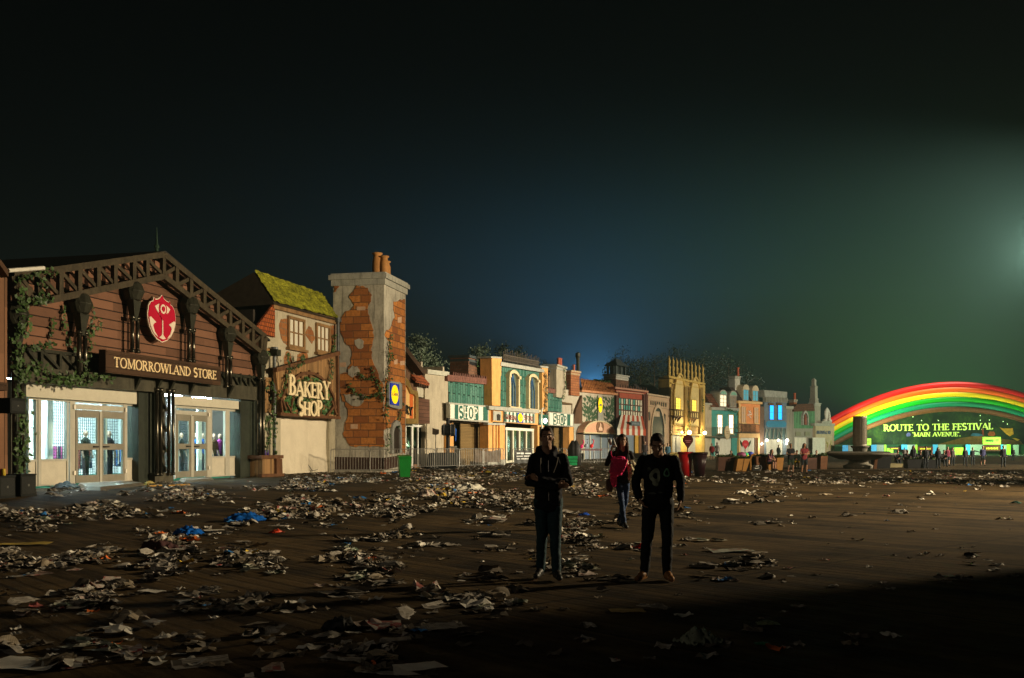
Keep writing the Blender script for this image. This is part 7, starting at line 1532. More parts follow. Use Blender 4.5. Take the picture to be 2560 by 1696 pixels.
def person(label, loc, H=1.78, rz=0, P=None, top=(.02, .02, .025), legs=(.02, .025, .03), skin=(.42, .25, .17), hair=(.03, .02, .012), shoes=(.03, .03, .03), vox=.022, head=(0, 0), shorts=False, sleeve=1.0, longhair=0, hood=False, slim=1.0, coat=0, group=None, curl=.5):
    J = dict(hipL=(.09, 0, .93), hipR=(-.09, 0, .93), kneeL=(.11, -.03, .50), kneeR=(-.11, -.03, .50), ankL=(.12, .03, .09), ankR=(-.12, .03, .09), toeL=(.15, -.13, .03), toeR=(-.15, -.13, .03),
             shL=(.165, .0, 1.43), shR=(-.165, .0, 1.43), elL=(.225, .04, 1.16), elR=(-.225, .04, 1.16), wrL=(.235, -.06, .93), wrR=(-.235, -.06, .93), pel=(0, 0, .96), chest=(0, 0, 1.28), neck=(0, .01, 1.49), hd=(0, -.01, 1.655),
             haL=None, haR=None)
    if P: J.update(P)
    J = {k: (V3(v) if v is not None else None) for k, v in J.items()}
    r = thing('person', label, 'person', group, loc, rz); fine = vox < .012
    sk = M('skin_%.2f' % skin[0], skin, .5, .12, 8, 0, .1, 60)
    b = MB()
    # head
    pitch, yaw = head; Rm = Matrix.Rotation(yaw, 3, 'Z') @ Matrix.Rotation(pitch, 3, 'X'); hc = J['hd']; piv = J['neck']+V3((0, 0, .05))
    hp = lambda p: piv+Rm @ (V3(p)+hc-piv)
    Rt = Rm
    b.ell(hp((0, .015, .025)), (.077, .097, .100), 14, Rt); b.ell(hp((0, -.035, -.045)), (.056, .062, .075), 12, Rt); b.ell(hp((0, -.07, -.085)), (.028, .026, .026), 10, Rt)
    b.ell(hp((0, -.083, .028)), (.05, .02, .018), 10, Rt)                                        # brow
    b.cap(hp((0, -.093, .02)), .010, hp((0, -.112, -.022)), .016, 8); b.ell(hp((0, -.09, -.055)), (.026, .016, .010), 8, Rt); b.ell(hp((0, -.086, -.068)), (.022, .014, .008), 8, Rt)
    for s in (-1, 1): b.ell(hp((s*.079, .012, -.008)), (.010, .019, .029), 8, Rt); b.ell(hp((s*.044, -.058, -.02)), (.024, .024, .024), 8, Rt)
    b.cap(piv+V3((0, .01, -.08)), .062, hp((0, .01, -.05)), .056, 12)
    b.cap(J['shL']*.6+J['neck']*.4+V3((0, .01, -.045)), .034, J['neck']+V3((0, 0, -.02)), .048); b.cap(J['shR']*.6+J['neck']*.4+V3((0, .01, -.045)), .034, J['neck']+V3((0, 0, -.02)), .048)
    ch = J['chest']; pe = J['pel']
    b.cap(ch+V3((.055, 0, .04)), .085*slim, pe+V3((.04, 0, 0)), .080*slim); b.cap(ch+V3((-.055, 0, .04)), .085*slim, pe+V3((-.04, 0, 0)), .080*slim); b.cap(ch+V3((-.09, 0, .10)), .06*slim, ch+V3((.09, 0, .10)), .06*slim)
    arms = []
    for s in 'LR':
        sh, el, wr = J['sh'+s], J['el'+s], J['wr'+s]; b.cap(sh, .042*slim, el, .036); b.cap(el, .038, wr, .026)
        hi, kn, an, to = J['hip'+s], J['knee'+s], J['ank'+s], J['toe'+s]
        f_ = 1 if shorts else .8; b.cap(hi, .080*slim*f_, kn, .052*f_); b.cap(kn, .050*f_, kn.lerp(an, .35)+V3((0, .012, 0)), .050*f_); b.cap(kn.lerp(an, .35)+V3((0, .012, 0)), .050*f_, an, .034); b.cap(an, .036, to, .028)
        # hand
        d = (wr-el).normalized() if J['ha'+s] is None else (J['ha'+s]-wr).normalized()
        side = V3((1, 0, 0)) if s == 'L' else V3((-1, 0, 0))
        nrm = (-side-d*(-side).dot(d)); nrm = nrm.normalized() if nrm.length > .2 else V3((0, -1, 0)); ac = d.cross(nrm).normalized()
        if ac.y > 0: ac = -ac                                                          # thumb side points forward
        for q in (-.026, -.009, .009, .026): b.cap(wr+d*.015+ac*q*.7, .014, wr+d*.085+ac*q, .0125, 8)
        for i, q in enumerate((.029, .010, -.010, -.029)):
            L = (.070, .078, .073, .058)[i]; p0 = wr+d*.088+ac*q; a1 = curl*.6; a2 = curl*1.6; f1 = (d*math.cos(a1)+nrm*math.sin(a1)); f2 = (d*math.cos(a2)+nrm*math.sin(a2)); p1 = p0+f1*L*.5; rr = .0095 if fine else .011
            b.cap(p0, rr, p1, rr*.92, 8); b.cap(p1, rr*.92, p1+f2*L*.5, rr*.75, 8)
        p0 = wr+d*.025+ac*.028; p1 = p0+(d*.7+ac*.7).normalized()*.042; b.cap(p0, .014, p1, .012, 8); b.cap(p1, .012, p1+(d*.9+nrm*.35).normalized()*.034, .009, 8)
    body = part(solid(b, .0075 if fine else vox*.75, 2 if fine else 1), 'body', sk, r)
    # hair
    h = MB(); hm = M('hair_%.3f_%.3f' % (hair[0], hair[1]), hair, .6, .5, 30, 0, .8, 90)
    h.ell(hp((0, .020, .034)), (.083, .101, .098), 16, Rt)
    if longhair:
        for s in (-1, 0, 1): h.cap(hp((s*.055, .05, .03)), .05, hp((s*.085, .045, -.12)), .045); h.cap(hp((s*.085, .045, -.12)), .045, piv+V3((s*.10, .02 if s else .07, -longhair)), .028)
        for s in (-1, 1): h.cap(hp((s*.075, -.02, .05)), .025, hp((s*.09, -.02, -.10)), .028); h.cap(hp((s*.09, -.02, -.10)), .028, piv+V3((s*.11, -.06, -longhair*.9)), .02)
        h.ell(hp((0, .05, .0)), (.085, .075, .10), 12, Rt)
    else: h.ell(hp((0, .045, .0)), (.078, .075, .07), 12, Rt); h.ell(hp((0, -.050, .098)), (.055, .040, .026), 10, Rt)
    hme = solid(h, .008 if fine else vox*.8, 2, .004, 30)
    # keep the face free
    bm = bmesh.new(); bm.from_mesh(hme); inv = Rm.inverted()
    kill = [v for v in bm.verts if (lambda q: q.y < -.052 and q.z < .070 and abs(q.x) < (.052 if longhair else .074) and q.z > -.3)(inv @ (v.co-piv)-(hc-piv))]
    bmesh.ops.delete(bm, geom=kill, context='VERTS'); bm.to_mesh(hme); bm.free()
    part(hme, 'hair', hm, r)
    if fine:
        for s in (-1, 1):
            e = MB(); e.ell(hp((s*.030, -.076, .004)), (.010, .009, .007), 10, Rt); e.build('eye', M('eye_dark', (.10, .08, .06), .2), r, True)
            e = MB(); e.cap(hp((s*.016, -.097, .030)), .005, hp((s*.05, -.086, .032)), .004, 6); e.build('eyebrow', hm, r, True)
    # top
    c = MB(); g_ = .016
    c.cap(ch+V3((.062, 0, .06)), .100*slim+g_, pe+V3((.05, 0, .02-coat)), .098*slim+g_); c.cap(ch+V3((-.062, 0, .06)), .100*slim+g_, pe+V3((-.05, 0, .02-coat)), .098*slim+g_)
    for s in 'LR': c.cap(J['sh'+s]+V3((0, 0, -.012)), .058, J['neck']+V3((0, .01, -.045)), .058)
    c.cap(J['neck']+V3((-.035, .015, -.055)), .064, J['neck']+V3((.035, .015, -.055)), .064); c.cap(pe+V3((-.055, 0, -.055-coat)), .098*slim+g_, pe+V3((.055, 0, -.055-coat)), .098*slim+g_)
    c.cap(J['shL']+V3((-.03, 0, -.07)), .066, J['shR']+V3((.03, 0, -.07)), .066)
    for s in 'LR':
        sh, el, wr = J['sh'+s], J['el'+s], J['wr'+s]; e1 = sh.lerp(el, min(1, sleeve*2)) if sleeve < .5 else el
        c.cap(sh, .060*slim, e1, .055*slim)
        if sleeve >= .5: c.cap(el, .054*slim, el.lerp(wr, min(1, (sleeve-.5)*2)*.96), .044)
    if hood: c.cap(piv+V3((-.07, .07, -.03)), .05, piv+V3((.07, .07, -.03)), .05); c.cap(piv+V3((-.095, .02, -.04)), .038, piv+V3((-.06, -.07, -.09)), .03); c.cap(piv+V3((.095, .02, -.04)), .038, piv+V3((.06, -.07, -.09)), .03); c.cap(piv+V3((-.09, .05, -.03)), .045, piv+V3((-.095, .0, -.05)), .04); c.cap(piv+V3((.09, .05, -.03)), .045, piv+V3((.095, .0, -.05)), .04)
    tp = part(solid(c, .011 if fine else vox, 2, .010 if fine else .004, 9), 'jacket' if hood else ('sweater' if sleeve > .5 else 'shirt'), M('cloth_%.3f_%.3f_%.3f' % top, top, .85, .25, 6, 0, .25, 60), r)
    # trousers
    c = MB(); c.cap(pe+V3((-.05, .01, .03)), .100*slim, pe+V3((.05, .01, .03)), .100*slim)
    for s in 'LR':
        hi, kn, an = J['hip'+s], J['knee'+s], J['ank'+s]; e1 = kn if not shorts else hi.lerp(kn, .9)
        c.cap(hi+V3((0, .01, -.01)), .094*slim, e1, .068*slim)
        if not shorts: c.cap(kn, .066*slim, kn.lerp(an, .4)+V3((0, .015, 0)), .064*slim); c.cap(kn.lerp(an, .4)+V3((0, .015, 0)), .064*slim, an+V3((0, 0, .0)), .054)
    part(solid(c, .012 if fine else vox, 3, .007 if fine else .003, 10), 'shorts' if shorts else 'trousers', M('cloth_%.3f_%.3f_%.3f' % legs, legs, .8, .3, 7, 0, .3, 70), r)
    for s in 'LR':
        c = MB(); an, to = J['ank'+s], J['toe'+s]; c.cap(an+V3((0, .03, -.035)), .044, to+V3((0, 0, .012)), .038); c.cap(an+V3((0, 0, -.0)), .046, to.lerp(an, .5)+V3((0, 0, .01)), .042)
        me = solid(c, .010 if fine else vox, 2)
        zmin = min(J['ankL'].z, J['ankR'].z)
        for v in me.vertices: v.co.z = max(v.co.z, an.z-.09)
        part(me, 'shoe', M('shoe_%.2f' % shoes[0], shoes, .45, .3), r)
    k = H/1.8; r.scale = (k, k, k); return r, J, hp, tp
def pface(crop, x, y): p = ground(*cv(crop, x, y)); return V3((p.x, p.y, 0))
DK = (.012, .012, .014)
# man in the hooded jacket
p1 = V3((at(1371, 1450, 11.3).x, 11.3, 0))
m1, J1, hp1, tp1 = person('man in a black hooded jacket with crossed arms and dark jeans', p1, 1.76, math.radians(3), dict(
    hipL=(.085, 0, .93), hipR=(-.085, 0, .93), kneeL=(.075, -.06, .50), kneeR=(-.075, -.0, .50), ankL=(.08, -.14, .10), ankR=(-.085, .08, .10), toeL=(.10, -.30, .04), toeR=(-.15, -.09, .035),
    shL=(.17, .01, 1.41), shR=(-.17, .01, 1.41), elL=(.235, -.05, 1.13), elR=(-.23, -.03, 1.13), wrL=(-.13, -.19, 1.16), haL=(-.24, -.14, 1.21), wrR=(.08, -.17, 1.08), haR=(.19, -.13, 1.10), neck=(-.02, 0, 1.49), hd=(-.02, -.03, 1.64)),
    top=(.010, .011, .016), legs=(.018, .048, .058), shoes=(.03, .03, .028), hair=(.05, .028, .015), vox=.011, head=(-.08, -.05), hood=True, coat=.04, curl=.9)
mb = MB(); mb.tube([(-.10, -.155, 1.41), (-.105, -.165, 1.32), (-.10, -.17, 1.24)], .0045, 6); mb.tube([(.10, -.145, 1.42), (.08, -.165, 1.33), (.045, -.175, 1.24)], .0045, 6); mb.build('drawstring', M('pale_cord', (.55, .5, .4)), m1)
mb = MB(); mb.tube([(-.015, -.155, 1.38), (-.015, -.160, 1.25)], .004, 5); mb.tube([(-.012, -.155, 1.02), (-.01, -.150, .92)], .004, 5); mb.build('zip', M('zip_metal', (.35, .35, .38), .3, .1, 2, 1, 0), m1)
# man in the printed sweater
p2_ = V3((at(1646, 1455, 11.15).x, 11.15, 0))
m2, J2, hp2, tp2 = person('man in a black sweater with a pale skull print, looking down', p2_, 1.74, math.radians(-4), dict(
    hipL=(.09, 0, .93), hipR=(-.095, 0, .93), kneeL=(.10, -.02, .50), kneeR=(-.13, -.02, .50), ankL=(.10, .03, .09), ankR=(-.16, .02, .09), toeL=(.14, -.13, .03), toeR=(-.25, -.12, .03),
    shL=(.18, .0, 1.405), shR=(-.18, .0, 1.405), elL=(.255, .02, 1.15), elR=(-.265, .02, 1.15), wrL=(.25, -.08, .94), haL=(.21, -.12, .82), wrR=(-.23, -.10, .97), haR=(-.17, -.11, .86), neck=(-.0, -.02, 1.48), hd=(-.015, -.09, 1.615)),
    top=(.009, .009, .011), legs=(.011, .014, .017), shoes=(.30, .14, .05), hair=(.03, .02, .012), vox=.011, head=(.42, -.08), slim=1.04)
def decal(root, jacket, polys, mat, name, off=.004):
    """a print laid onto the cloth: outline points pushed back until they touch the jacket"""
    from mathutils.bvhtree import BVHTree
    me = jacket.data; bv = BVHTree.FromPolygons([v.co for v in me.vertices], [tuple(p.vertices) for p in me.polygons]); mb = MB()
    for (cx_, cz_, rx, rz_, hole) in polys:
        n, m_ = 20, 5; idx = []; vs = []
        for j in range(m_+1):
            for i in range(n):
                q = (hole+(1-hole)*j/m_); a = 2*PI*i/n; k = 1+.10*math.sin(3*a+cx_*40); x, z = cx_+rx*q*k*math.cos(a), cz_+rz_*q*k*math.sin(a)
                h = bv.ray_cast(V3((x, -1, z)), V3((0, 1, 0))); y = h[0].y-off if h[0] else -.14; vs.append((x, y, z))
        mb.add(vs, [(j*n+i, j*n+(i+1) % n, (j+1)*n+(i+1) % n, (j+1)*n+i) for j in range(m_) for i in range(n)])
    return mb.build(name, mat, root, True)
PR = M('pale_print', (.34, .38, .28), .8, .6, 18, 0, .1)
decal(m2, tp2, [(-.045, 1.22, .062, .085, .42), (-.04, 1.14, .035, .04, 0)], PR, 'skull_print'); decal(m2, tp2, [(.085, 1.255, .035, .05, .55)], M('green_print', (.2, .45, .28), .8, .6, 20), 'moon_print'); decal(m2, tp2, [(-.115, 1.30, .022, .02, 0), (-.08, 1.02, .05, .012, 0), (.01, 1.03, .03, .010, 0)], M('dim_print', (.07, .08, .07), .8, .6, 20), 'small_print')
# woman with the pink bag
p3_ = V3((at(1556, 1322, 18.4).x, 18.4, 0))
m3, J3, hp3, tp3 = person('woman with long hair holding up a white cup and a hot pink bag', p3_, 1.76, math.radians(4), dict(
    hipL=(.075, 0, .93), hipR=(-.075, 0, .93), kneeL=(.06, .03, .50), kneeR=(-.035, -.10, .51), ankL=(-.03, .16, .12), ankR=(.02, -.06, .09), toeL=(-.02, .02, .05), toeR=(.04, -.22, .03), pel=(.0, 0, .96),
    shL=(.155, .0, 1.42), shR=(-.155, .0, 1.42), elL=(.22, -.02, 1.15), elR=(-.30, -.03, 1.21), wrL=(.09, -.22, 1.24), haL=(.00, -.28, 1.28), wrR=(-.235, -.10, 1.45), haR=(-.22, -.13, 1.56)),
    top=(.014, .013, .014), legs=(.02, .045, .11), shoes=(.03, .03, .03), hair=(.05, .028, .014), vox=.0115, head=(.05, .0), longhair=.30, slim=.84, curl=1.0)
def held(name, label, cat, owner, bl, mat, parts=()):
    r = thing(name, label, cat, None, owner.location, owner.rotation_euler.z); r.scale = owner.scale; o = bl.build(parts[0] if parts else 'body_shell', mat, r, True); return r
b = MB(); b.cap((-.19, -.24, 1.20), .075, (-.19, -.26, 1.04), .10); b.cap((-.09, -.25, 1.24), .065, (-.12, -.26, 1.06), .09); b.cap((-.20, -.23, 1.27), .05, (-.04, -.24, 1.29), .05); b.cap((-.20, -.20, .98), .07, (-.19, -.20, .82), .055)
for i in range(7): b.cap((-.16+.04*i-.06, -.30, 1.27), .022, (-.13+.025*i-.04, -.325, 1.10-.03*(i % 3)), .018)
r = thing('pink_bag', 'hot pink cloth bag held in front of the woman', 'bag', None, p3_, math.radians(4)); part(solid(b, .012, 2, .014, 16), 'bag_cloth', M('hot_pink_cloth', (.75, .02, .14), .6, .2, 5, 0, .2), r); mb = MB(); mb.tube([(-.2, -.25, 1.26), (-.235, -.16, 1.36), (-.235, -.12, 1.44)], .008, 6); mb.build('strap', M('hot_pink_cloth', (.75, .02, .14)), r)
r = thing('white_cup', 'white paper cup raised in the hand of the woman', 'cup', None, p3_, math.radians(4)); mb = MB(); mb.lathe([(.028, 0), (.036, .10), (.037, .105), (.033, .10)], (0, 0, 0), 16); o = mb.build('cup_wall', M('white_print', (.75, .75, .7)), r, True); o.location = (-.235, -.15, 1.545); o.rotation_euler = (.2, -.35, 0); mb = MB(); mb.tube([(-.20, -.16, 1.66), (-.14, -.17, 1.50)], .009, 6); mb.build('straw', M('white_print', (.75, .75, .7)), r)
b = MB(); b.cap((.14, -.16, 1.22), .05, (.24, -.10, 1.02), .06); b.cap((.20, -.14, 1.16), .045, (.30, -.04, .80), .045); b.cap((.10, -.18, 1.2), .05, (.14, -.17, 1.0), .06); b.cap((.14, -.17, 1.0), .06, (.11, -.17, .92), .05)
r = thing('beige_scarf', 'beige folded scarf over the arm of the woman', 'scarf', None, p3_, math.radians(4)); part(solid(b, .012, 1, .016, 14), 'scarf_cloth', M('beige_wool', (.36, .31, .20), .9, .4, 6, 0, .5, 40), r)
b = MB(); b.cap((-.26, -.06, .86), .06, (-.25, -.05, .74), .07); r = thing('shoulder_bag', 'small brown and white shoulder bag at the hip of the woman', 'bag', None, p3_, math.radians(4)); part(solid(b, .012, 2), 'bag_leather', M('brown_leather', (.10, .05, .04), .5, .5, 12), r); mb = MB(); mb.tube([(-.26, -.06, .9), (-.2, -.1, 1.15), (-.12, -.05, 1.42)], .008, 6); mb.build('strap', M('brown_leather', (.1, .05, .04)), r)
# far people; sit = seat height
def sitter(label, crop, x, yh, yf, **k):
    p = pface(crop, x, yf); return person(label, p, k.pop('H', 1.72), k.pop('rz', 0), dict(hipL=(.10, .18, .50), hipR=(-.10, .18, .50), kneeL=(.13, -.22, .50), kneeR=(-.10, -.22, .50), ankL=(.12, -.20, .10), ankR=(-.06, -.16, .10), toeL=(.15, -.36, .04), toeR=(-.08, -.32, .04), pel=(0, .18, .53), chest=(0, .10, .85), neck=(0, .03, 1.05), hd=(0, -.03, 1.22), shL=(.18, .08, .99), shR=(-.18, .08, .99), elL=(.24, -.06, .76), elR=(-.24, -.06, .76), wrL=(.06, -.20, .68), wrR=(-.06, -.20, .70)), vox=.03, **k)
def stander(label, crop, x, yh, yf, P=None, **k):
    p = pface(crop, x, yf); k_ = CROPS[crop][2]; H = (yf-yh)*k_*p.y/F; k.setdefault('vox', .03); return person(label, p, H, k.pop('rz', 0), P, **k)
walk = dict(kneeL=(.1, -.12, .5), ankL=(.11, -.05, .1), toeL=(.14, -.22, .06), kneeR=(-.1, .02, .5), ankR=(-.11, .14, .12), toeR=(-.12, 0, .05)); hold = dict(wrL=(.05, -.22, 1.16), wrR=(-.05, -.22, 1.14), elL=(.25, -.04, 1.16), elR=(-.25, -.04, 1.16))
stander('person in a black t-shirt and shorts walking with hands held together', 'E', 1160, 1018, 1402, {**walk, **hold}, shorts=True, sleeve=.25, skin=(.32, .18, .12), legs=(.02, .035, .02))
stander('person in a maroon shirt with tied up hair walking right of the black shirted one', 'E', 1328, 1015, 1402, {**walk, **hold}, shorts=True, sleeve=.2, top=(.22, .04, .05), skin=(.40, .20, .12), longhair=.12)
sitter('man in a grey and black hooded top seated on the dark planter', 'E', 430, 1105, 1350, top=(.10, .10, .09), shorts=True, hood=True, shoes=(.5, .5, .45))
sitter('woman with bare legs seated between the bright bench ends', 'E', 925, 1085, 1355, top=(.16, .06, .10), skin=(.55, .30, .20), shorts=True, sleeve=.2, longhair=.25, rz=.7, H=1.82)
stander('dark silhouette standing against the blue house curtain', 'E', 1012, 1040, 1235, top=(.015, .03, .025), rz=.3)
sitter('person in a dark jacket seated left of the fountain', 'E', 1475, 1100, 1335, top=(.02, .02, .02), legs=(.03, .05, .07), shoes=(.3, .3, .3))
sitter('person seated behind the black shirted walker with a yellow bag', 'E', 1235, 1120, 1330, top=(.02, .03, .025), skin=(.4, .2, .14), legs=(.45, .32, .02), rz=-.4)
sitter('dark dressed person seated between walkers and fountain', 'E', 1385, 1130, 1332, top=(.03, .02, .02), rz=.3)
stander('person in a red shirt standing by the grey strip house', 'E', 195, 1020, 1235, top=(.25, .02, .02), shorts=True, skin=(.35, .2, .14))
stander('person in a pale vest standing right of the red shirted one', 'E', 258, 1008, 1232, top=(.35, .30, .26), sleeve=.1, skin=(.25, .14, .1))
stander('person with long hair partly hidden between the woman and the sweatered man', 'D', 1010, 1055, 1290, top=(.03, .02, .02), longhair=.2, skin=(.5, .3, .2))
stander('person in a blue top glimpsed right of the head of the sweatered man', 'D', 1262, 1078, 1290, top=(.04, .10, .14))
GP = [(950, 1035, 1195, 'pale shirted person sitting up before the silver curtain', dict(top=(.4, .34, .3), skin=(.5, .28, .18), shorts=True)), (1060, 1008, 1285, 'dark figure with curly hair at the left of the dark group', dict(longhair=.1)), (1205, 1018, 1290, 'dark figure seen before the brown bar front', {}), (1350, 1032, 1290, 'dark figure with long hair at the right of the dark group', dict(longhair=.35)),
      (1465, 1025, 1252, 'person with a maroon jacket left of the lime panel', dict(top=(.14, .02, .04), skin=(.5, .3, .2), shorts=True)), (1522, 1032, 1255, 'person with bare arms beside the lime panel', dict(top=(.06, .05, .05), skin=(.5, .3, .2), sleeve=.2)), (1672, 1028, 1262, 'dark figure right of the lime panel', {}), (1760, 1032, 1252, 'dark figure stretching one arm to the right', dict(P_=dict(elL=(.42, -.02, 1.38), wrL=(.66, -.03, 1.32)))), (1880, 1014, 1254, 'person with bare legs and a blue shirt before the brown bar', dict(top=(.03, .03, .08), skin=(.55, .32, .22), shorts=True, P_=walk)),
      (2122, 1010, 1275, 'lone dark figure at the right before the lime panel', {}), (2238, 1038, 1195, 'small dark figure far behind with a white print', {})]
for x, yh, yf, l, kw in GP:
    kw = dict(kw); Pp = kw.pop('P_', None); stander(l, 'G', x, yh, yf, Pp, group='people under the rainbow', **kw)
for x, yf, l in ((870, 1270, 'dark seated figure by the pale box'), (985, 1280, 'dark seated figure with lit knees'), (1140, 1280, 'dark seated figure left of the centre of the group'), (1270, 1280, 'dark seated figure right of the centre of the group'), (1420, 1268, 'dark seated figure at the right end of the bench')):
    sitter(l, 'G', x, 0, yf, top=(.015, .012, .012), skin=(.4, .22, .14), group='people under the rainbow')
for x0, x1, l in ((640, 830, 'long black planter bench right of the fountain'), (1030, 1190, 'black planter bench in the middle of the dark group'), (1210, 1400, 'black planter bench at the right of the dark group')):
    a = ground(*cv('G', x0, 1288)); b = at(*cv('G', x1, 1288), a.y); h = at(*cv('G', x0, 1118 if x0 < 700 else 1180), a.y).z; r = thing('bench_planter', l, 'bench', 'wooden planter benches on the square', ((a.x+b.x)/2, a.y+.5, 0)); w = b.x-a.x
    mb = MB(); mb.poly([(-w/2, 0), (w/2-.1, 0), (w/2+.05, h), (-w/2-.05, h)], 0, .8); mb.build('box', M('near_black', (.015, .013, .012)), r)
    mb = MB(); [leaf(mb, (random.uniform(-w/2, w/2), random.uniform(.1, .7), h+abs(random.gauss(0, .07))), .12) for _ in range(120)]; mb.build('plants', MOSS, r)
mb = MB(); mb.poly([(-.6, 0), (.5, .02), (.6, .28), (-.45, .3)], -.2, .2); o = mb.build('pale_box', M('pale_board', (.30, .25, .12), .8)); o.location = ground(*cv('G', 830, 1275)); tag(o, 'pale cardboard box lying before the black benches', 'box')
mb = MB(); mb.poly([(-.05, 0), (.16, 0), (.28, 1.15), (.14, 1.2)], -.1, .1); o = mb.build('wooden_board', M('brown_varnish', (.2, .08, .03))); o.location = ground(*cv('G', 590, 1292)); tag(o, 'leaning brown board right of the fountain', 'board')
# ================================================================ trees behind the fronts
def tree(label, px, pytop, Y, w, h_crown, n, leafm, seed, size=.26, kind='tree'):
    rnd = random.Random(seed); top = at(px, pytop, Y).z; x = at(px, HZ, Y).x; r = thing(kind, label, 'tree', 'trees behind the fronts', (x, Y, 0))
    mb = MB(); tr = .30
    lean = rnd.uniform(-.6, .6); mb.tube([(0, 0, 0), (lean*.3, 0, top*.3), (lean*.7, .1, top*.6), (lean, 0, top*.93)], [tr, tr*.8, tr*.5, .05], 8)
    tips = []; zc0 = top-h_crown
    for i in range(16):
        z = zc0+(top-zc0)*(i/16.)*.9; f = (z-zc0)/(top-zc0); a = rnd.uniform(0, 6.28); L = w*(.5+.5*math.sin(PI*min(1, f*.9+.15)))*(1-.65*f)*rnd.uniform(.6, 1.1)
        s = Vector((lean*z/top, 0, z)); e = s+Vector((math.cos(a)*L, math.sin(a)*L, L*rnd.uniform(.25, .7))); mb.tube([s, s.lerp(e, .5)+Vector((0, 0, -.1)), e], [.10*(1-f)+.03, .05, .015], 5); tips.append((s, e))
    mb.build('trunk', M('bark', (.08, .06, .04), .9), r)
    lm = MB(); cl = []
    for s, e in tips:
        for q in (.45, .7, .9, 1.05): cl.append(s.lerp(e, q)+Vector((rnd.gauss(0, .3), rnd.gauss(0, .3), rnd.gauss(0, .3))))
    cl += [Vector((lean+rnd.gauss(0, w*.12), rnd.gauss(0, w*.12), top-rnd.random()*h_crown*.3)) for _ in range(8)]
    for i in range(n):
        c = rnd.choice(cl); g_ = .42+.25*rnd.random(); leaf(lm, c+Vector((rnd.gauss(0, g_*w*.25), rnd.gauss(0, g_*w*.25), rnd.gauss(0, g_*w*.2))), size, None, rnd)
    lm.build('crown', leafm, r); return r
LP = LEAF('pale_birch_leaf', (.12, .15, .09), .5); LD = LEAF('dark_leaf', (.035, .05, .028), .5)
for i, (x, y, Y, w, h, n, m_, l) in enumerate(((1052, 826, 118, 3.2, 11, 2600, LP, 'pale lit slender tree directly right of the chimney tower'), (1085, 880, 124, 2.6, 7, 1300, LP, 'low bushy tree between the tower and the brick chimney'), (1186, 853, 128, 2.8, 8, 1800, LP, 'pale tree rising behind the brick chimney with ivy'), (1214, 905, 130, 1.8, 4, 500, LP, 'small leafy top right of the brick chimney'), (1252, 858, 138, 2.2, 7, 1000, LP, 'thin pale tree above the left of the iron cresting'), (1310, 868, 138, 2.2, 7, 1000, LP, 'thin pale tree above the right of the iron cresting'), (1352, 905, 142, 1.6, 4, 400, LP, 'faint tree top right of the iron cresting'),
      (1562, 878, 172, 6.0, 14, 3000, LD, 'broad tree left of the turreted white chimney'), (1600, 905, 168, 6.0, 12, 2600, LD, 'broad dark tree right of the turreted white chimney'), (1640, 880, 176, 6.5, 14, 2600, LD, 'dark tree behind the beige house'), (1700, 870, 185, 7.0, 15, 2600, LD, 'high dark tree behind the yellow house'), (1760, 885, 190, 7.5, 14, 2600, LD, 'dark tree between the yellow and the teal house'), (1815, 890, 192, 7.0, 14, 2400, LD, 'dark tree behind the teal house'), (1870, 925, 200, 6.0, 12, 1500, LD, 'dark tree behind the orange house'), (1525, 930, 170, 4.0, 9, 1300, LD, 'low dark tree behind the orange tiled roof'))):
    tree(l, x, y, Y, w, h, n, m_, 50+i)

# ================================================================ litter
PAPM = [PAPER('newsprint', (.40, .37, .32), .85), PAPER('brown_print', (.30, .25, .18), .8), PAPER('colour_print', (.50, .46, .40), .9, (.30, .04, .04)), M('clean_paper', (.66, .63, .55), .6, .15, 6, 0, .1), M('dirty_cloth_paper', (.10, .085, .065), .8, .4, 8, 0, .3), PAPER('green_print', (.42, .42, .34), .8, (.04, .10, .06))]
def sheet(rnd, w, h, folds, curl, nx=12, ny=9):
    P = [Vector((w*(i/nx-.5), h*(j/ny-.5), 0)) for j in range(ny+1) for i in range(nx+1)]
    for _ in range(folds):
        a = rnd.uniform(0, 6.28); d = Vector((math.cos(a), math.sin(a), 0)); c = rnd.uniform(-.1, .32)*w; ang = rnd.uniform(.5, 2.7)*rnd.choice((1, 1, -1)); ax = Vector((-d.y, d.x, 0))
        for k, p in enumerate(P):
            t_ = p.dot(d)-c
            if t_ > 0:
                f = min(1, t_/(.10*w)); R = Matrix.Rotation(-ang*f*(.75+.25*f), 3, ax); o = d*c; q = p-o; P[k] = o+ax*q.dot(ax)+(R @ (q-ax*q.dot(ax)))
    o = Vector((rnd.uniform(0, 50), rnd.uniform(0, 50), 0))
    for p in P: nz = mnoise.noise(p*(5/w*.6)+o)+.5*mnoise.noise(p*(11/w*.6)+o); p += Vector((.3, .3, 1))*nz*curl*w
    mn = min(p.z for p in P)
    for p in P: p.z = max(.0, (p.z-mn))*.9+.004
    return P, [(j*(nx+1)+i, j*(nx+1)+i+1, (j+1)*(nx+1)+i+1, (j+1)*(nx+1)+i) for j in range(ny) for i in range(nx)]
rnd = random.Random(21)
def mesh_of(P, fs, mat, name, smooth=True):
    me = bpy.data.meshes.new(name); me.from_pydata(P, [], fs); me.materials.append(mat); me.polygons.foreach_set('use_smooth', [smooth]*len(fs)); return me
KIN = []
for i in range(9): KIN.append(('crumpled_newspaper', 'crumpled newspaper sheet', mesh_of(*sheet(rnd, .46, .34, 3, .10), PAPM[(0, 1, 0, 5, 0, 2, 1, 4, 0)[i]], 'crumpled_newspaper')))
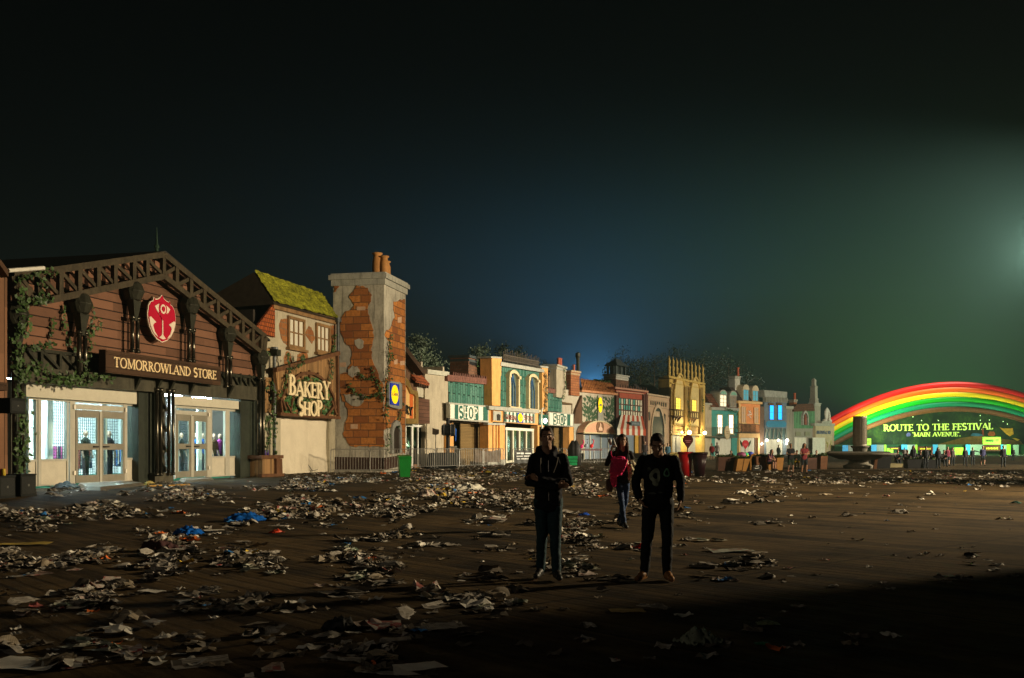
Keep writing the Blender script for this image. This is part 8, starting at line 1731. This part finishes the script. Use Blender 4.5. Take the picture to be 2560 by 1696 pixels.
for i in range(7):                                             # heaps made of several folded sheets
    P, Fs = [], []
    for k in range(4):
        p_, f_ = sheet(rnd, .44, .32, 3, .11, 9, 7); R = Matrix.Rotation(rnd.uniform(0, 6.28), 3, 'Z'); off = Vector((rnd.gauss(0, .16), rnd.gauss(0, .12), .03*k)); b_ = len(P); P += [R @ p+off for p in p_]; Fs += [tuple(b_+q for q in f) for f in f_]
    KIN.append(('paper_heap', 'heap of folded newspapers', mesh_of(P, Fs, PAPM[(0, 1, 4, 0, 5, 4, 0)[i]], 'paper_heap')))
for i in range(3): KIN.append(('flat_newspaper', 'flat open newspaper', mesh_of(*sheet(rnd, .58, .40, 1, .035), PAPM[(0, 2, 3)[i]], 'flat_newspaper')))
for i in range(2): KIN.append(('paper_scrap', 'small pale paper scrap', mesh_of(*sheet(rnd, .20, .15, 1, .10, 6, 5), PAPM[(3, 0)[i]], 'paper_scrap')))
def place_name(px, py):
    if py > 1560: return 'in the dark foreground '+('at the lower left', 'left of the middle', 'below the two men', 'at the lower right')[min(3, int(px/640))]
    if py > 1420: return ('in the left foreground', 'left of the hooded man', 'beside the feet of the two men', 'right of the sweatered man')[0 if px < 640 else 1 if px < 1330 else 2 if px < 1720 else 3]
    if py > 1290: return ('before the left subwoofers', 'midway between store and camera', 'between the hooded man and the blue bag', 'behind the two men', 'on the empty right half of the square')[0 if px < 330 else 1 if px < 800 else 2 if px < 1330 else 3 if px < 1740 else 4]
    return ('at the left doors of the timber store', 'before the right doors of the timber store', 'before the bakery curtain', 'before the chimney tower', 'in the lit band left of the hooded man', 'beyond the woman with the pink bag', 'beyond the giant cups')[0 if px < 330 else 1 if px < 640 else 2 if px < 830 else 3 if px < 1020 else 4 if px < 1330 else 5 if px < 1740 else 6]
def density(px, py):
    """how thickly litter lies here, read from the photograph's broad bands"""
    d = mnoise.noise(Vector((px/170, py/55, 3)))+.6*mnoise.noise(Vector((px/60, py/22, 7)))
    base = 1.0 if px < 1300 else (.85 if px < 1760 else .72)
    if py < 1205 and px < 620: base *= .15
    if 1205 < py < 1290 and 560 < px < 1340: base *= 1.7
    if py > 1480 and 1250 < px: base *= .35
    if 1500 < py and px < 1250: base *= .8
    if px > 2000 and py > 1250: base *= .5
    return max(0, base*(.30+.95*d))
spots = []
for _ in range(60000):
    px = rnd.uniform(-20, 2600); t_ = rnd.random(); py = HZ+46+(t_**1.35)*540
    if py > 1700: continue
    if rnd.random() < max(0, density(px, py)-.12)**1.6*.16*(1+1.0*(py < 1300)):
        p = ground(px, py)
        if p.y > 62: continue
        spots.append((p.y, px, py, p))
# spread so that near pieces do not pile up everywhere
keep = []; cell = {}
for s in sorted(spots, key=lambda s: s[0]):
    k_ = (round(s[3].x/.30), round(s[3].y/.42))
    if cell.get(k_, 0) >= (1 if s[0] < 20 else 2): continue
    cell[k_] = cell.get(k_, 0)+1; keep.append(s)
near = keep[:262]; far = keep[262:]
for i, (Y, px, py, p) in enumerate(near):
    dn_ = density(px, py); j = rnd.choice(range(9, 16)) if rnd.random() < min(.6, dn_*.55) else rnd.choice(list(range(9))*2+[16, 17, 18]+[19, 20]*4)
    nm, ds, me = KIN[j]; o = bpy.data.objects.new(nm, me); COL.objects.link(o); o.location = (p.x, p.y, .002); o.rotation_euler = (0, 0, rnd.uniform(0, 6.28)); s_ = rnd.uniform(.38, .88)*(1.0 if Y < 14 else 1.15); o.scale = (s_, s_*rnd.uniform(.6, 1), s_*rnd.uniform(.15, .38))
    tag(o, rnd.choice(('', 'dirty ', 'wrinkled ', 'trampled '))[:0]+ds+' lying '+place_name(px, py), 'litter', 'waste paper '+place_name(px, py))
# the rest: one carpet of litter
mb = MB(); mm = [PAPM[0], PAPM[1], PAPM[3], PAPM[4], PAPM[2], M('orange_scrap', (.60, .14, .03), .6), M('yellow_scrap', (.62, .42, .05), .6), M('blue_scrap', (.03, .16, .42), .6)]
def scrap(p, s_, m_):
    mb.m(m_); a = rnd.uniform(0, 6.28); R = Matrix.Rotation(a, 3, 'Z'); nx = 4; w, h = .40*s_, .30*s_; o = rnd.uniform(0, 99); V = []
    for j in range(nx+1):
        for i in range(nx+1):
            x, y = w*(i/nx-.5), h*(j/nx-.5); z = abs(mnoise.noise(Vector((x*7/s_+o, y*7/s_, o)))*.13*s_+mnoise.noise(Vector((x*3/s_+o, y*3/s_, o+4)))*.12*s_)+.004
            V.append(p+R @ Vector((x+mnoise.noise(Vector((y*8, o, 1)))*.08*s_, y+mnoise.noise(Vector((x*8, o, 2)))*.08*s_, z)))
    mb.add(V, [(j*(nx+1)+i, j*(nx+1)+i+1, (j+1)*(nx+1)+i+1, (j+1)*(nx+1)+i) for j in range(nx) for i in range(nx)])
def pickm(): return rnd.choice([0]*7+[1]*5+[2]*3+[3]*5+[4]*2+([5, 6, 7] if rnd.random() < .25 else []))
for Y, px, py, p in far:
    for _ in range(2 if density(px, py) > .6 else 1): scrap(Vector((p.x+rnd.gauss(0, .25), p.y+rnd.gauss(0, .5), 0)), rnd.uniform(.35, 1.05), pickm())
for _ in range(7500):                                            # crumbs everywhere
    px = rnd.uniform(-20, 2600); py = HZ+28+(rnd.random()**1.8)*520; p = ground(px, py)
    if p.y > 105 or density(px, py)**1.3 < .9*rnd.random(): continue
    scrap(Vector((p.x, p.y, 0)), rnd.uniform(.12, .42)**1.0, pickm())
for _ in range(9000):                                            # torn pieces between the sheets
    px = rnd.uniform(-20, 1500); py = rnd.uniform(1195, 1420) if rnd.random() < .8 else rnd.uniform(1400, 1690)
    if density(px, py) < .45+.5*rnd.random(): continue
    p = ground(px, py); scrap(Vector((p.x, p.y, 0)), rnd.uniform(.25, .75), pickm())
for _ in range(1500):                                            # the thick bands beyond
    px = rnd.choice((rnd.uniform(700, 1450), rnd.uniform(1000, 1560), rnd.uniform(1700, 2560))); py = rnd.uniform(1160, 1205) if px < 1650 else rnd.uniform(1178, 1212)
    p = ground(px, py); scrap(Vector((p.x, p.y, 0)), rnd.uniform(.3, .9), pickm())
tag(mb.build('litter', mm), kind='stuff')
tag(bpy.data.objects['litter'], 'scattered paper and cups trodden over the whole square')

def place(o, px, py, rz=0, sc_=1, dz=.002): p = ground(px, py); o.location = (p.x, p.y, dz); o.rotation_euler.z = rz; o.scale = (sc_,)*3; return o
def film(name, mat, w, amp, label, px, py, rz=0, sc_=1, cat='plastic bag', n=26, zs=.5):
    P = []; o_ = rnd.uniform(0, 60)
    for j in range(n+1):
        for i in range(n+1):
            x, y = (i/n-.5), (j/n-.5); rr = min(1, math.hypot(x, y)*2); q = Vector((x*5+o_, y*5, o_)); z = (1-rr**2)*.28*amp+abs(mnoise.noise(q))*.35*amp*(1-rr*.6)+abs(mnoise.noise(q*2.7))*.18*amp
            P.append(Vector((x*w*(1-.25*abs(y))+mnoise.noise(q+Vector((0, 0, 5)))*.09*w, y*w*.7+mnoise.noise(q+Vector((0, 0, 9)))*.09*w, max(0, z*w*zs)+.004)))
    me = mesh_of(P, [(j*(n+1)+i, j*(n+1)+i+1, (j+1)*(n+1)+i+1, (j+1)*(n+1)+i) for j in range(n) for i in range(n)], mat, name); o = bpy.data.objects.new(name, me); COL.objects.link(o); place(o, px, py, rz, sc_); tag(o, label, cat); return o
BP = M('blue_film', (.01, .10, .42), .25, .3, 6, 0, .2, 30)
film('plastic_bag', BP, .85, .9, 'larger crumpled blue plastic bag on the litter', 612, 1304, .3); film('plastic_bag', BP, .55, 1.2, 'smaller blue plastic bag nearer the camera', 468, 1338, .1)
film('plastic_bag', M('clear_film', (.26, .29, .22), .2, .3, 8, .1, .3, 25), .34, 1.5, 'crumpled clear plastic bag in the dark right foreground', 1748, 1610, .5)
film('plastic_bag', M('clear_film_small', (.20, .24, .12), .3, .3, 8, .1, .2), .2, .7, 'small clear plastic piece in the dark right foreground', 1918, 1562, .1); film('plastic_bag', M('green_film', (.02, .16, .06), .3), .12, .6, 'small green plastic piece below the clear one', 1905, 1612, .1)
film('plastic_bag', M('white_film', (.60, .58, .50), .4, .15, 5), 1.2, 1.0, 'white crumpled plastic sheet in the lit band before the barriers', 1172, 1228, .2); film('paper_bag', PAPM[2], .62, 1.6, 'upright crumpled white paper bag in the lit band', 1068, 1242, .4, 1, 'paper bag')
film('cloth_bundle', M('slate_cloth', (.12, .17, .20), .9, .4, 4), .9, 1.2, 'slate blue cloth bundle by the left door ramp of the store', 165, 1222, .1, 1, 'cloth'); film('dark_bundle', M('black_nylon', (.015, .016, .016)), .30, 1.6, 'black crumpled bundle on the white leaflet', 850, 1576, .2, 1, 'cloth')
film('cloth_bundle', M('maroon_cloth', (.05, .02, .02), .9), .6, 1.1, 'dark maroon cloth bundle in the heap left of the middle', 400, 1378, .1, 1, 'cloth')
def flat(name, label, px, py, w, h, mat, rz, cat='leaflet'):
    P, fs = sheet(rnd, w, h, 0, .03); me = mesh_of(P, fs, mat, name); o = bpy.data.objects.new(name, me); COL.objects.link(o); place(o, px, py, rz, 1, .006); tag(o, label, cat); return o
flat('leaflet', 'large white and red leaflet lying flat left of the hooded man', 928, 1564, .50, .28, PAPM[2], .15); flat('leaflet', 'large pale leaflet lying flat at the lower left corner', 65, 1665, .55, .34, PAPM[3], -.25); flat('leaflet', 'ochre cardboard sheet below the sweatered man', 1568, 1530, .32, .2, M('ochre_card', (.25, .18, .06), .8), .05, 'cardboard')
flat('leaflet', 'transparent patterned sheet right of the sweatered man', 1828, 1380, .62, .36, PAPER('pattern_sheet', (.35, .40, .34), .8, (.2, .06, .05)), .1); flat('cardboard', 'yellow cardboard lying at the left edge of the picture', 45, 1364, .95, .30, M('yellow_card', (.36, .26, .05), .8), .05, 'cardboard'); flat('leaflet', 'pale slip of paper lying in the left shadow', 380, 1481, .28, .14, PAPM[3], -.5)
for i, (px, py, c, l) in enumerate(((1300, 1250, (.02, .20, .5), 'blue crushed can left of the hooded man'), (1461, 1289, (.02, .10, .55), 'blue cup lid behind the two men'), (1605, 1371, (.35, .01, .01), 'dark red wrapper behind the sweatered man'), (690, 1333, (.5, .05, .02), 'orange red wrapper on the heap near the small blue bag'), (835, 1176, (.5, .4, .05), 'yellow wrapper at the foot of the bakery'), (374, 1210, (.5, .38, .12), 'pale beer cup beside the centre post of the store'), (1220, 1182, (.55, .42, .04), 'yellow bag on the litter before the grey barrier banner'), (560, 1194, (.6, .18, .04), 'orange wrapper before the right hand pier'), (2540, 1259, (.03, .12, .10), 'teal cloth at the far right edge'))):
    film('wrapper', M('wrap_%d' % i, c, .4), .26 if py > 1230 else .5, 1.0, l, px, py, .3*i, 1, 'wrapper')
for i, (a_, b_, w, c) in enumerate((((160, 1470), (290, 1466), .12, (.40, .22, .05)), ((430, 1502), (560, 1498), .12, (.42, .22, .05)), ((940, 1472), (1060, 1465), .08, (.4, .2, .04)))):
    p, q = ground(*cv('A', *(a_ if i != 1 else (830, 1475)))), ground(*cv('A', *(b_ if i != 1 else (900, 1470)))); mb = MB(); mb.bar((p.x, p.y, .04), (q.x, q.y, .04), w, .05); tag(mb.build('plank', M('plank_loose', c, .7)), ['loose honey coloured plank left of the left door ramp', 'loose honey coloured plank right of the left door ramp', 'loose honey coloured plank left of the right door ramp'][i], 'plank', 'loose planks before the store')
# ================================================================ haze
mb = MB(); mb.box(-380, 380, -40, 400, -1, 64); hz_ = mb.build('haze', [], None); tag(hz_, kind='stuff')
hm = bpy.data.materials.new('haze_air'); hm.use_nodes = True; nt = hm.node_tree; nt.nodes.clear(); o_ = nt.nodes.new('ShaderNodeOutputMaterial'); v_ = nt.nodes.new('ShaderNodeVolumePrincipled')
v_.inputs['Density'].default_value = HAZE; v_.inputs['Anisotropy'].default_value = .05; v_.inputs['Color'].default_value = (.66, .95, .88, 1); nt.links.new(v_.outputs[0], o_.inputs['Volume']); hz_.data.materials.append(hm)
# put each thing's origin at the foot of its parts
bpy.context.view_layer.update()
for r in ROOTS:
    ds = [c for c in r.children_recursive if c.type == 'MESH']
    if not ds or any(c.parent != r for c in r.children): continue
    inv = r.matrix_world.inverted(); pts = [inv @ (c.matrix_world @ Vector(b)) for c in ds for b in c.bound_box]
    lo = Vector([min(p[i] for p in pts) for i in range(3)]); hi = Vector([max(p[i] for p in pts) for i in range(3)]); c0 = Vector(((lo.x+hi.x)/2, (lo.y+hi.y)/2, lo.z))
    if c0.length < .6: continue
    r.location = r.matrix_world @ c0
    for c in r.children: c.location = c.location-c0
